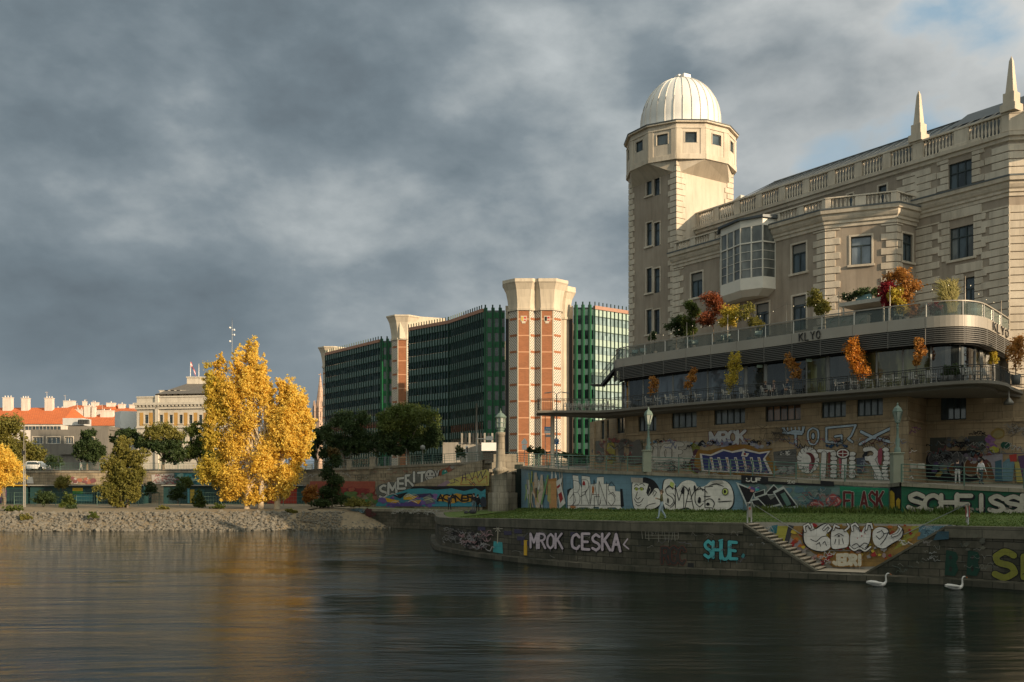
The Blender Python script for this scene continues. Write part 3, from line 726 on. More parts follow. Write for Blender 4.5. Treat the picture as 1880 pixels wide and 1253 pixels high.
# ground-floor glazing
GI = [(p.x, p.y) for p in offpoly(EU, -0.9)]; garc = [0.0]
for i in range(1, len(GI)): garc.append(garc[-1]+dist(GI[i-1], GI[i]))
NG = 22; random.seed(4)
gls = [glass('cafe_glass_dark', (0.012, 0.014, 0.014), 0.04, 0.8, 0.6), glass('cafe_glass_blue', (0.05, 0.06, 0.07), 0.05, 0.8, 0.4), glass('cafe_glass_olive', (0.045, 0.045, 0.02), 0.06, 0.6, 0.8)]
for i in range(NG):
    s0, s1 = garc[-1]*i/NG, garc[-1]*(i+1)/NG; seg = sub(GI, garc, s0, s1)
    mb = MB(); ribbonwall(mb, seg, -0.05, -0.02, ZS, ZLV+0.05); gm = gls[0]
    if 3 <= i <= 7: gm = gls[1]
    if i in (11, 13, 14, 15): gm = gls[2]
    if i in (18, 19): gm = GLASSL
    mb.build('cafe_window', gm, CP)
    q = seg[0]; mb = MB(); ww = 0.12 if i in (8, 9, 12, 13) else 0.055; mb.box(q[0]-ww, q[0]+ww, q[1]-ww, q[1]+ww, ZS, ZLV+0.05); mb.build('mullion', flat('mullion_grey', (0.24, 0.24, 0.225), 0.45, 0.3), CP)
def inpoly(poly, off, px):
    p = [(q.x, q.y) for q in offpoly(poly, off)]; best = None
    for i in range(len(p)-1):
        if dist(p[i], p[i+1]) < 0.01: continue
        u = hitu(p[i], p[i+1], px)
        if -0.01 <= u <= dist(p[i], p[i+1])+0.01:
            q = wpt(p[i], p[i+1], u); best = q if best is None or q.y < best.y else best
    return best
# KLYO letters on the fascia
LETTERS = {
'A': [[(0, 0), (.5, 1), (1, 0)], [(.2, .38), (.8, .38)]], 'B': [[(0, 0), (0, 1), (.7, .95), (.85, .75), (.6, .53), (0, .5)], [(.6, .53), (.95, .3), (.7, .03), (0, 0)]],
'C': [[(.95, .8), (.6, 1), (.15, .85), (0, .5), (.15, .15), (.6, 0), (.95, .2)]], 'D': [[(0, 0), (0, 1), (.6, .95), (1, .5), (.6, .05), (0, 0)]],
'E': [[(.9, 1), (0, 1), (0, 0), (.9, 0)], [(0, .5), (.7, .5)]], 'F': [[(.9, 1), (0, 1), (0, 0)], [(0, .52), (.7, .52)]],
'G': [[(.95, .85), (.55, 1), (.1, .85), (0, .45), (.2, .05), (.7, 0), (.95, .2), (.95, .48), (.55, .48)]], 'H': [[(0, 0), (0, 1)], [(1, 0), (1, 1)], [(0, .5), (1, .5)]],
'I': [[(.5, 0), (.5, 1)]], 'J': [[(.8, 1), (.8, .25), (.5, 0), (.1, .2)]], 'K': [[(0, 0), (0, 1)], [(.9, 1), (0, .45)], [(.3, .6), (1, 0)]],
'L': [[(0, 1), (0, 0), (.9, 0)]], 'M': [[(0, 0), (0, 1), (.5, .35), (1, 1), (1, 0)]], 'N': [[(0, 0), (0, 1), (1, 0), (1, 1)]],
'O': [[(.5, 1), (.1, .8), (0, .5), (.1, .2), (.5, 0), (.9, .2), (1, .5), (.9, .8), (.5, 1)]], 'P': [[(0, 0), (0, 1), (.75, .97), (.95, .75), (.7, .5), (0, .48)]],
'R': [[(0, 0), (0, 1), (.7, .98), (.9, .76), (.65, .54), (0, .5)], [(.4, .52), (.95, 0)]], 'S': [[(.92, .85), (.5, 1), (.08, .82), (.2, .58), (.78, .44), (.95, .2), (.5, 0), (.04, .14)]],
'T': [[(0, 1), (1, 1)], [(.5, 1), (.5, 0)]], 'U': [[(0, 1), (0, .3), (.25, 0), (.75, 0), (1, .3), (1, 1)]], 'V': [[(0, 1), (.5, 0), (1, 1)]],
'W': [[(0, 1), (.25, 0), (.5, .7), (.75, 0), (1, 1)]], 'X': [[(0, 0), (1, 1)], [(0, 1), (1, 0)]], 'Y': [[(0, 1), (.5, .5), (1, 1)], [(.5, .5), (.5, 0)]], 'Z': [[(0, 1), (1, 1), (0, 0), (1, 0)]]}
def sign_letters(poly, x0, x1, y0, y1, word, off=0.07, th=0.04):
    """raised letters standing on the fascia"""
    for i in range(len(poly)-1):
        A_, B_ = poly[i], poly[i+1]; u = hitu(A_, B_, (x0+x1)/2)
        if 0 <= u <= dist(A_, B_): break
    n = len(word)
    for k, ch in enumerate(word):
        mb = MB(); xa = x0+(x1-x0)*(k+0.12)/n; xb = x0+(x1-x0)*(k+0.78)/n
        for st in LETTERS[ch]:
            pts = []
            for (lx, ly) in st:
                px = xa+(xb-xa)*lx; py = y1+(y0-y1)*ly
                # local slope of the band in the picture follows from the wall itself
                q = inpoly(poly, off, px); pts.append((q, ly))
            zlo, zhi = ZB0+0.1, ZD-0.1
            q3 = [Vector((q.x, q.y, zlo+(zhi-zlo)*ly)) for q, ly in pts]
            mb.tube(q3, 0.05, 5, 0, False)
        mb.build('sign_letter', flat('letter_black', (0.02, 0.02, 0.02), 0.5), CP)
sign_letters(EU, 1466, 1508, 611, 623.5, 'KLYO'); sign_letters(EU, 1823, 1853, 594, 606, 'KLYO')

# ---- balcony slab of the lower terrace
sl = [b(*p) for p in ((1.9, 74.1), (3.2, 73.95), (5.2, 73.9), (6.9, 73.7), (9.48, 70.3), (14.2, 64.9), (18.2, 60.9), (21.4, 57.4), (23.6, 54.5), (25.4, 53.6), (27.2, 54.9), (28.6, 57.0))]
SE = [(p.x, p.y) for p in catmull([Vector((*p, 0)) for p in sl], 6)]
tipb = [b(31.0, 60.2), b(24.0, 60.5), b(12.2, 73.2), b(9.0, 76.4), b(7.5, 78.0), b(1.9, 77.2)]
mb = MB(); mb.prism(SE+tipb, ZS-0.22, ZS, 0); inner = [(p.x, p.y) for p in offpoly(SE, -0.9)]
mb.prism(inner[2:]+[tipb[0], tipb[1], tipb[2], tipb[3], tipb[4]], ZS-0.45, ZS-0.223, 0)
SB = mb.build('balcony_slab', SLABM, CP)
sarc = [0.0]
for i in range(1, len(SE)): sarc.append(sarc[-1]+dist(SE[i-1], SE[i]))
def railing(poly, z, h, nb, parent, mat, d=-0.12, gap=0.16, name='railing_panel', deco=True):
    arcs = [0.0]
    for i in range(1, len(poly)): arcs.append(arcs[-1]+dist(poly[i-1], poly[i]))
    for i in range(nb):
        s0, s1 = arcs[-1]*i/nb, arcs[-1]*(i+1)/nb; seg = sub(poly, arcs, s0, s1); mb = MB(); sp = offpoly(seg, d)
        for zz_ in (h, h*0.86, 0.10): mb.tube([(p.x, p.y, z+zz_) for p in sp], 0.022 if zz_ < h else 0.032, 4)
        mb.box(sp[0].x-0.025, sp[0].x+0.025, sp[0].y-0.025, sp[0].y+0.025, z, z+h)
        n = int((s1-s0)/gap)
        for k in range(1, n):
            q = at_arc(poly, arcs, s0+(s1-s0)*k/n); j = min(range(len(seg)), key=lambda t_: (Vector(seg[t_])-q).length); q = q+(sp[j]-Vector(seg[j]))
            mb.box(q.x-0.012, q.x+0.012, q.y-0.012, q.y+0.012, z+0.1, z+h*0.86)
        mb.build(name, mat, parent)
railing(SE, ZS, 1.05, 38, CP, DKMET)
railing([SE[-1], b(29.9, 58.3), b(36, 57.0)], ZS, 1.05, 4, CP, DKMET)
railing([tipb[-1], (sl[0][0]+0.01, sl[0][1])], ZS, 1.05, 3, CP, DKMET)
# slender column carrying the jetty
mb = MB(); pp = P(1014.5, 0, b(0, 75.3)[1]); mb.tube([(pp.x, pp.y, 5.5), (pp.x, pp.y, ZS-0.22)], 0.20, 12); mb.build('column', flat('pale_column', (0.42, 0.36, 0.28), 0.6), CP)
# ---- stone basement under the slab
BL = [b(6.6, 84.5), b(8.7, 75.8), b(23.5, 59.1), b(26.2, 63.0), b(30.2, 60.0), b(44, 55)]
ZBT = ZS-0.24
bops = [wallspan(BL[1], BL[2], x0, x1, y0, y1) for x0, x1, y0, y1 in ((1172, 1205, 764, 792), (1233, 1279, 757, 786), (1311, 1368, 750, 779), (1405, 1470, 743.5, 773), (1508, 1553, 737, 767), (1573, 1621, 732.5, 764))]
bops3 = [wallspan(BL[3], BL[4], 1727, 1774, 727, 771)]
bops0 = [wallspan(BL[0], BL[1], 1132, 1147, 766, 796), wallspan(BL[0], BL[1], 1103, 1118, 772, 806)]
mb = MB(); panelled(mb, BL[0], BL[1], 3.0, ZBT, bops0, 0.35); panelled(mb, BL[1], BL[2], 3.0, ZBT, bops, 0.35); panelled(mb, BL[2], BL[3], 3.0, ZBT, [], 0.3); panelled(mb, BL[3], BL[4], 3.0, ZBT, bops3, 0.35)
mb.quad((*BL[4], 3.0), (*BL[5], 3.0), (*BL[5], ZS+0.15), (*BL[4], ZS+0.15)); mb.quad((*BL[4], ZBT), (*BL[4], ZS+0.15), (*b(31, 62), ZS+0.15), (*b(31, 62), ZBT))
mb.quad((*BL[0], 3.0), (*b(8.5, 86), 3.0), (*b(8.5, 86), ZBT), (*BL[0], ZBT))
mb.build('basement_wall', STONEB, CP)
mb = MB(); led = ZBT-1.75
for i, (a, c) in enumerate(((BL[1], BL[2]), (BL[2], BL[3]), (BL[3], BL[4]), (BL[4], BL[5]))): mb.wbox(a, c, 0.0, dist(a, c), -0.01, 0.14-0.004*i, led-0.28, led)
mb.wbox(BL[1], BL[2], dist(BL[1], BL[2])-1.3, dist(BL[1], BL[2])+0.15, -0.01, 0.22, 3.0, led-0.3)
mb.build('basement_ledge', STONEB, CP, bevel=0.02)
for op in bops+bops3: window(BL[1], BL[2], op, max(4, int((op[1]-op[0])/0.62)), parent=CP, surround=0, sill=False, gl=GLASSL if op is not bops[3] else glass('warm_glass', (0.10, 0.055, 0.03), 0.08, 0.6, 0.6), recess=0.22) if op not in bops3 else window(BL[3], BL[4], op, 4, parent=CP, surround=0, sill=False, recess=0.22)
for op in bops0: window(BL[0], BL[1], op, 2, parent=CP, surround=0, sill=False)
# pillars of the basement between windows (front reading of the jetty end)
mb = MB(); e0 = Vector((*BL[0], 0)); mb.wbox(BL[0], BL[1], 1.6, 2.0, -0.01, 0.16, 6.0, ZBT-0.02); mb.wbox(BL[0], BL[1], 5.2, 5.6, -0.01, 0.16, 6.0, ZBT-0.02); mb.build('pilaster', STONEB, CP)
# louvred vents
for x0, x1, y0, y1 in ((1709, 1736, 806, 830), (1779, 1808, 803, 826)):
    op = wallspan(BL[3], BL[4], x0, x1, y0, y1); mb = MB()
    for k in range(9): z = op[2]+(op[3]-op[2])*k/9; mb.wbox(BL[3], BL[4], op[0], op[1], 0.005, 0.07, z, z+0.09)
    mb.wbox(BL[3], BL[4], op[0]-0.06, op[1]+0.06, -0.01, 0.02, op[2]-0.06, op[3]+0.1)
    mb.build('vent', flat('vent_grey', (0.07, 0.07, 0.06), 0.7), CP)
# security lamp under the terrace corner
mb = MB(); q = P(1852, 712, 71.0); mb.tube([q, q+Vector((0, 0, -0.7))], 0.05, 6); mb.lathe((q.x, q.y, q.z-1.25), [(0.0, 0), (0.32, 0.02), (0.34, 0.2), (0.15, 0.45), (0.05, 0.6), (0, 0.6)], 12); mb.build('wall_lamp', flat('lamp_zinc', (0.16, 0.15, 0.13), 0.4, 0.6), CP)
# ---- steel escape stair at the left end
mb = MB(); s_a = Vector((*b(8.3, 76.6), ZD)); s_b = Vector((*b(6.9, 77.3), ZS+1.9+1.0)); dd = (s_b-s_a); sd2 = Vector((0.35, 0.94, 0))*1.1
for sgn in (0, 1):
    o_ = sd2*sgn; mb.quad(s_a+o_, s_b+o_, s_b+o_+Vector((0, 0, -0.3)), s_a+o_+Vector((0, 0, -0.3)))
    mb.tube([s_a+o_+Vector((0, 0, 1.0)), s_b+o_+Vector((0, 0, 1.0))], 0.035, 5)
    for k in range(4): q = s_a+dd*(k/3)+o_; mb.tube([q, q+Vector((0, 0, 1.0))], 0.02, 4)
for k in range(12):
    q = s_a+dd*((k+0.5)/12); mb.obox(q+sd2*0.5, dd.normalized()*0.13, sd2*0.5, (0, 0, 0.02))
mb.obox(s_b+sd2*0.5+Vector((-0.45, 0, -0.1)), (0.55, 0, 0), sd2*0.55, (0, 0, 0.07))
for q in (s_b+Vector((-0.95, 0, 0)), s_b+Vector((-0.95, 0, 0))+sd2): mb.tube([q, q+Vector((0, 0, 1.05))], 0.03, 4)
mb.tube([s_b+Vector((-0.95, 0, 1.05)), s_b+Vector((0, 0, 1.05))], 0.03, 4)
mb.tube([s_b+sd2*0.5+Vector((-0.3, 0, -0.1)), s_a+sd2*0.5+Vector((0.6, 0, -2.2))], 0.05, 5)
mb.build('steel_stair', DKMET, CP)
mb = MB(); mb.quad(s_b+Vector((-0.95, 0, 0.05)), s_b+Vector((0, 0, 0.05)), s_b+Vector((0, 0, 1.0)), s_b+Vector((-0.95, 0, 1.0))); mb.quad(s_b+Vector((0, 0, 0.05)), s_a+Vector((0, 0, 0.05)), s_a+Vector((0, 0, 0.95)), s_b+Vector((0, 0, 0.95))); mb.build('stair_glass', RGL, CP)
# ================================================================== water, banks, quay
def struct(o): o['kind'] = 'structure'; return o
mt, nt, bs = newmat('river_water')
ob = nt.node('ShaderNodeTexCoord').outputs['Object']
n1 = nt.noise(nt.mapping(ob, rot=(0, 0, R(8)), sc=(0.38, 1.0, 1)), 1.3, 6, 0.68, 0.5); n2 = nt.noise(nt.mapping(ob, rot=(0, 0, R(-10)), sc=(0.5, 1.0, 1)), 5.0, 5, 0.65, 0.3)
n3 = nt.noise(nt.mapping(ob, sc=(0.3, 1, 1)), 0.14, 4, 0.6, 0.6)
rip = nt.ramp(n3, [(0.38, (0.25, 0.25, 0.25)), (0.62, (1, 1, 1))])
n0 = nt.noise(nt.mapping(ob, rot=(0, 0, R(12)), sc=(0.45, 1.0, 1)), 0.42, 3, 0.5, 0.6)
h = nt.math('MULTIPLY', nt.math('ADD', nt.math('ADD', nt.math('MULTIPLY', n0, 1.6), nt.math('MULTIPLY', n1, 0.9)), nt.math('MULTIPLY', n2, 0.34)), rip)
setp(nt, bs, **{'Base Color': (0.005, 0.011, 0.008), 'Roughness': 0.03, 'IOR': 1.33, 'Specular IOR Level': 0.22, 'Specular Tint': (0.66, 0.80, 0.64), 'Normal': bump(nt, h, 0.9, 0.085)})
mb = MB(); mb.add([(-420, -120, 0), (300, -120, 0), (300, 320, 0), (-420, 320, 0)], [(0, 1, 2, 3)]); struct(mb.build('water', mt))
mb = MB(); mb.add([(-3000, -1500, -1.5), (3000, -1500, -1.5), (3000, 6500, -1.5), (-3000, 6500, -1.5)], [(0, 1, 2, 3)]); struct(mb.build('ground', flat('earth', (0.10, 0.09, 0.07), 0.95)))

# quay on the right: edge polyline (column px, depth) with its top height
qp = [(800.5, 96, 2.45), (799, 88, 2.45), (803, 80, 2.45), (809, 76, 2.48), (828, 73.2, 2.52), (855, 70.2, 2.58), (893, 67.0, 2.66), (970, 62.4, 2.74), (1057, 58.9, 2.78), (1150, 56.4, 2.8), (1240, 54.6, 2.82), (1365, 53.0, 2.8), (1735, 48.3, 2.82), (1880, 45.6, 2.86), (2080, 42.5, 2.9), (2500, 36, 2.9)]
QP = [(PX(x, y), y) for x, y, z in qp]; QZ = [z for *_, z in qp]
iS0, iS1 = 11, 12
S0, S1 = QP[iS0], QP[iS1]
QWALL = thing('quay_wall', 'dark mossy stone quay wall at the water with MROK CESKA graffiti and a stair', 'quay wall', (QP[10][0], QP[10][1], 0))
mb = MB(); cp = MB(); toe = MB()
Ls = dist(S0, S1); uL, uR = hitu(S0, S1, 1500), hitu(S0, S1, 1588); ZLAND = 0.42
def lerpz(i, f): return QZ[i]+(QZ[i+1]-QZ[i])*f
for i in range(len(QP)-1):
    a, c = QP[i], QP[i+1]; za, zc = QZ[i], QZ[i+1]
    if i == iS0: continue
    mb.quad((*a, -1.2), (*c, -1.2), (*c, zc-0.55), (*a, za-0.55))
    A2, C2 = offpoly(QP, 0.07)[i], offpoly(QP, 0.07)[i+1]; Ai, Ci = offpoly(QP, -0.75)[i], offpoly(QP, -0.75)[i+1]
    cp.quad((A2.x, A2.y, za-0.55), (C2.x, C2.y, zc-0.55), (C2.x, C2.y, zc), (A2.x, A2.y, za)); cp.quad((A2.x, A2.y, za), (C2.x, C2.y, zc), (Ci.x, Ci.y, zc), (Ai.x, Ai.y, za)); cp.quad((A2.x, A2.y, za-0.55), (C2.x, C2.y, zc-0.55), (*c, zc-0.552), (*a, za-0.552))
# V-shaped opening for the stair
z0_, z1_ = QZ[iS0], QZ[iS1]
mb.poly([wpt(S0, S1, 0, 0, -1.2), wpt(S0, S1, uL, 0, -1.2), wpt(S0, S1, uL, 0, ZLAND), wpt(S0, S1, 0, 0, z0_)])
mb.quad(wpt(S0, S1, uL, 0, -1.2), wpt(S0, S1, uR, 0, -1.2), wpt(S0, S1, uR, 0, ZLAND), wpt(S0, S1, uL, 0, ZLAND))
mb.poly([wpt(S0, S1, uR, 0, -1.2), wpt(S0, S1, Ls, 0, -1.2), wpt(S0, S1, Ls, 0, z1_), wpt(S0, S1, uR, 0, ZLAND)])
DS = 2.2
for (ua, ub, za, zb) in ((0, uL, z0_, ZLAND), (uR, Ls, ZLAND, z1_)):   # sloping parapet tops
    cp.quad(wpt(S0, S1, ua, 0.05, za), wpt(S0, S1, ub, 0.05, zb), wpt(S0, S1, ub, -0.35, zb), wpt(S0, S1, ua, -0.35, za))
    cp.quad(wpt(S0, S1, ua, 0.05, za-0.12), wpt(S0, S1, ub, 0.05, zb-0.12), wpt(S0, S1, ub, 0.05, zb), wpt(S0, S1, ua, 0.05, za))
    mb.quad(wpt(S0, S1, ua, -0.35, za), wpt(S0, S1, ub, -0.35, zb), wpt(S0, S1, ub, -0.35, -0.5), wpt(S0, S1, ua, -0.35, -0.5))
mb.build('wall_face', QUAY, QWALL); 
cp.quad(wpt(S0, S1, 0, -DS-0.5, z0_), wpt(S0, S1, Ls, -DS-0.5, z1_), wpt(S0, S1, Ls, -DS, z1_), wpt(S0, S1, 0, -DS, z0_))
cp.build('coping', COPING, QWALL)
tp = [0.0]+[0.0]*(len(QP)-1)
for i in range(len(QP)-1):
    a1, c1 = offpoly(QP, 0.0)[i], offpoly(QP, 0.0)[i+1]; a2, c2 = offpoly(QP, 0.42)[i], offpoly(QP, 0.42)[i+1]
    toe.quad((a2.x, a2.y, -1.2), (c2.x, c2.y, -1.2), (c2.x, c2.y, 0.30), (a2.x, a2.y, 0.30)); toe.quad((a2.x, a2.y, 0.30), (c2.x, c2.y, 0.30), (c1.x, c1.y, 0.36), (a1.x, a1.y, 0.36))
toe.build('toe_ledge', QUAY, QWALL)
# stair: treads, landing, mural wall behind, light put into the paler tread colour
nst = 15; st = MB()
for k in range(nst):
    ua = uL*k/nst; ub = uL*(k+1)/nst+0.02; z = z0_-(z0_-ZLAND)*(k+0.6)/nst
    st.wbox(S0, S1, ua, ub, -DS+0.02, -0.352+0.0, -0.4, z, 0)
    st.wbox(S0, S1, ua-0.03, ub+0.03, -DS+0.02, -0.34, z, z+0.045, 1)
st.wbox(S0, S1, uL, uR, -DS+0.02, -0.002, -0.4, ZLAND, 1)
st.build('steps', [QUAY, flat('lit_step', (0.40, 0.33, 0.25), 0.8, 0, 0.25, 2)], QWALL)
MURAL = [wpt(S0, S1, -0.3, -DS), wpt(S0, S1, Ls+0.3, -DS)]; MURAL = [(p.x, p.y) for p in MURAL]
mb = MB(); mb.quad((*MURAL[0], -0.5), (*MURAL[1], -0.5), (*MURAL[1], z1_-0.01), (*MURAL[0], z0_-0.01)); mb.build('stair_back_wall', paint('mural_ground', (0.36, 0.33, 0.28)), QWALL)
mb = MB()
for (ua, ub) in ((0, 0), (Ls, Ls)): mb.quad(wpt(S0, S1, ua, -0.35, -0.5), wpt(S0, S1, ua, -DS, -0.5), wpt(S0, S1, ua, -DS, QZ[iS0]-0.01), wpt(S0, S1, ua, -0.35, QZ[iS0]-0.01))
mb.build('stair_end_wall', QUAY, QWALL)
# water-gauge board, drain hole
for (x0, x1, y0, y1, c, nm) in ((963, 968, 992, 1020, (0.62, 0.36, 0.03), 'gauge_board'), (1263, 1274, 1034, 1043, (0.01, 0.01, 0.01), 'drain_hole')):
    for i in range(3, len(QP)-1):
        u = hitu(QP[i], QP[i+1], (x0+x1)/2)
        if 0 <= u <= dist(QP[i], QP[i+1]):
            op = wallspan(QP[i], QP[i+1], x0, x1, y0, y1); mb = MB(); mb.wbox(QP[i], QP[i+1], op[0], op[1], 0.01, 0.05, op[2], op[3]); mb.build(nm, flat(nm+'_colour', c, 0.6), QWALL); break

# ---- upper retaining wall (blue mural) and its continuation to the right
wp = [(957, 90, 6.75), (966, 86, 6.62), (985, 82.5, 6.45), (1040, 77.5, 6.17), (1110, 74.5, 6.02), (1190, 72, 5.88), (1300, 69.8, 5.64), (1380, 68.2, 5.48), (1460, 66.6, 5.30), (1550, 65, 5.12), (1634, 63.6, 4.98)]
WP = [(PX(x, y), y) for x, y, z in wp]; WZ = [z for *_, z in wp]
wr = [(1655, 62.0, 5.05), (1770, 60.6, 4.82), (1880, 59.0, 4.66), (2100, 56, 4.5), (2500, 51, 4.4)]
WR = [(PX(x, y), y) for x, y, z in wr]; WRZ = [z for *_, z in wr]
BLUEP = paint('blue_grey_paint', (0.15, 0.25, 0.31)); TEALP = paint('mixed_teal_paint', (0.15, 0.24, 0.22)); GREENP = paint('green_paint', (0.012, 0.22, 0.13)); DGREEN = paint('dark_green_paint', (0.012, 0.11, 0.055)); BLKP = paint('black_paint', (0.012, 0.012, 0.016))
EW = thing('embankment_wall', 'upper embankment wall with big blue-grey, green and silver murals behind the grass strip', 'retaining wall', (WP[5][0], WP[5][1], 2.7))
mb = MB(); cpm = MB()
def wallstrip(pts, zs, mats_i):
    for i in range(len(pts)-1):
        a, c = pts[i], pts[i+1]; o = offpoly(pts, 0.12); oi = offpoly(pts, -0.5)
        mb.quad((*a, 2.5), (*c, 2.5), (*c, zs[i+1]-0.22), (*a, zs[i]-0.22), mats_i[i])
        for (p, q, za, zc) in (((o[i], o[i+1], -0.24, 0.0),)): pass
        cpm.quad((o[i].x, o[i].y, zs[i]-0.24), (o[i+1].x, o[i+1].y, zs[i+1]-0.24), (o[i+1].x, o[i+1].y, zs[i+1]), (o[i].x, o[i].y, zs[i]))
        cpm.quad((o[i].x, o[i].y, zs[i]), (o[i+1].x, o[i+1].y, zs[i+1]), (oi[i+1].x, oi[i+1].y, zs[i+1]), (oi[i].x, oi[i].y, zs[i]))
        cpm.quad((o[i].x, o[i].y, zs[i]-0.24), (o[i+1].x, o[i+1].y, zs[i+1]-0.24), (*c, zs[i+1]-0.242), (*a, zs[i]-0.242))
wallstrip(WP, WZ, [0, 0, 0, 0, 0, 0, 0, 1, 1, 1]); wallstrip([WP[-1], WR[0]], [WZ[-1], WRZ[0]], [3]); wallstrip(WR, WRZ, [2, 2, 2, 2])
mb.build('wall_face', [BLUEP, TEALP, DGREEN, BLKP], EW); cpm.build('coping', PIERST, EW)

# lawn strip between quay and wall
lq = [2, 3, 4, 5, 6, 7, 8, 9, 10, 11]; gz = 2.86
edgeA = [offpoly(QP, -0.75)[i] for i in (3, 5, 6, 7, 8, 9, 10)]+[Vector(wpt(S0, S1, 0.0, -DS-0.5)[:2]), Vector(wpt(S0, S1, Ls, -DS-0.5)[:2])]+[offpoly(QP, -0.75)[i] for i in (13, 14, 15)]
za_ = [2.47, 2.57, 2.65, 2.73, 2.77, 2.79, 2.81, 2.79, 2.81, 2.85, 2.89, 2.89]
edgeB = [Vector(WP[k]) for k in (0, 1, 2, 3, 4, 5, 6, 7, 9)]+[Vector(WR[1]), Vector(WR[3]), Vector(WR[4])]
mb = MB(); NR = 6
for i in range(len(edgeA)-1):
    for j in range(NR):
        f0, f1 = j/NR, (j+1)/NR
        def pt(i_, f): q = edgeA[i_].lerp(edgeB[i_], f); return (q.x, q.y, za_[i_]-0.03+(0.34*f*f))
        mb.quad(pt(i, f0), pt(i+1, f0), pt(i+1, f1), pt(i, f1))
# filler from the quay start to the pier
mb.poly([(edgeA[0].x, edgeA[0].y, 2.44), (edgeB[0].x, edgeB[0].y, 2.78), (-1, 97, 2.7), (QP[0][0]+.7, 96, 2.42), (QP[2][0]+.75, 80, 2.42)])
mt, nt, bs = newmat('lawn_grass'); ob = nt.node('ShaderNodeTexCoord').outputs['Object']
c = nt.mix(nt.noise(ob, 0.6, 5, 0.65), (0.06, 0.11, 0.02), (0.14, 0.165, 0.05)); c = nt.mix(nt.math('MULTIPLY', nt.noise(ob, 9, 4, 0.7), 0.5), c, (0.02, 0.045, 0.008))
pth = nt.ramp(nt.noise(nt.mapping(ob, rot=(0, 0, R(30)), sc=(0.25, 1.6, 1)), 0.8, 4, 0.6), [(0.60, (0, 0, 0)), (0.68, (1, 1, 1))])
c = nt.mix(nt.math('MULTIPLY', pth, 0.7), c, (0.17, 0.145, 0.09)); setp(nt, bs, **{'Base Color': c, 'Roughness': 0.95, 'Specular IOR Level': 0.15, 'Normal': bump(nt, nt.noise(ob, 12, 4, 0.7), 0.8, 0.05)})
struct(mb.build('lawn', mt))
# real blades: rough tufts on the lawn, tall weeds along the wall foot
rg = np.random.default_rng(5); vs = []; fs = []
def blades(n, lo, hi, f0, f1, bias=1.0, i_range=None):
    for _ in range(n):
        i = rg.integers(*(i_range or (0, len(edgeA)-1))); t = rg.random(); f = f0+(f1-f0)*rg.random()**bias
        a = edgeA[i].lerp(edgeA[i+1], t); c = edgeB[i].lerp(edgeB[i+1], t); q = a.lerp(c, f); z = za_[i]+(za_[i+1]-za_[i])*t-0.04+0.34*f*f
        h = lo+(hi-lo)*rg.random()**1.5; an = rg.random()*6.28; wd = 0.03+0.05*rg.random(); lx, ly = rg.normal()*h*0.3, rg.normal()*h*0.3
        k = len(vs); vs.extend([(q.x-wd*math.cos(an), q.y-wd*math.sin(an), z), (q.x+wd*math.cos(an), q.y+wd*math.sin(an), z), (q.x+lx, q.y+ly, z+h)]); fs.append((k, k+1, k+2))
blades(22000, 0.03, 0.10, 0.0, 0.97); blades(6000, 0.06, 0.26, 0.88, 0.995); blades(2600, 0.15, 0.60, 0.92, 0.99, 1, (7, 9))
me = bpy.data.meshes.new('grass'); me.from_pydata(vs, [], fs); me.materials.append(leafmat('grass_blade', (0.055, 0.10, 0.018), (0.13, 0.16, 0.04), 0.25)); o = bpy.data.objects.new('grass', me); COL.objects.link(o); tag(o, 'rough green grass and weeds along the foot of the mural wall', 'grass', kind='stuff')

# promenade between the upper wall and the café basement, rising to the bridge road at the left
mb = MB()
pa = [Vector(p) for p in offpoly(WP, -0.45)]+[Vector(p) for p in offpoly(WR, -0.45)]; pz = [z-0.06 for z in WZ+WRZ]
pb = [Vector(x) for x in ((1, 128), (3, 122), (6, 118), (8.2, 106), BL[1], Vector(BL[1]).lerp(Vector(BL[2]), 0.15), Vector(BL[1]).lerp(Vector(BL[2]), 0.4), Vector(BL[1]).lerp(Vector(BL[2]), 0.6), Vector(BL[1]).lerp(Vector(BL[2]), 0.75), Vector(BL[1]).lerp(Vector(BL[2]), 0.9), BL[2], BL[3], Vector(BL[3]).lerp(Vector(BL[4]), 0.4), BL[4], BL[5], (70, 70))]
pbz = [7.7, 7.6, 7.4, 6.9, 6.3, 6.15, 5.9, 5.7, 5.5, 5.35, 5.25, 5.15, 5.1, 5.0, 4.9, 4.9]
for i in range(len(pa)-1): mb.quad((pa[i].x, pa[i].y, pz[i]), (pa[i+1].x, pa[i+1].y, pz[i+1]), (pb[i+1].x, pb[i+1].y, pbz[i+1]), (pb[i].x, pb[i].y, pbz[i]))
struct(mb.build('promenade', PAVE))
mb = MB(); mb.poly([(1, 128, 7.7), (3, 122, 7.6), (6, 118, 7.4), (8.2, 106, 6.9), (14, 118, 7.0), (60, 125, 7.5), (60, 165, 8.5), (-60, 165, 8.0), (-34, 152, 7.6), (-3, 120, 7.7)]); struct(mb.build('road', ASPH))
mb = MB(); mb.quad((-600, 165, 8.0), (600, 165, 8.0), (2500, 6000, 8.0), (-2500, 6000, 8.0)); mb.quad((-600, 151, 7.45), (-34, 152, 7.6), (-60, 165, 8.0), (-600, 165, 8.0)); struct(mb.build('street', ASPH))

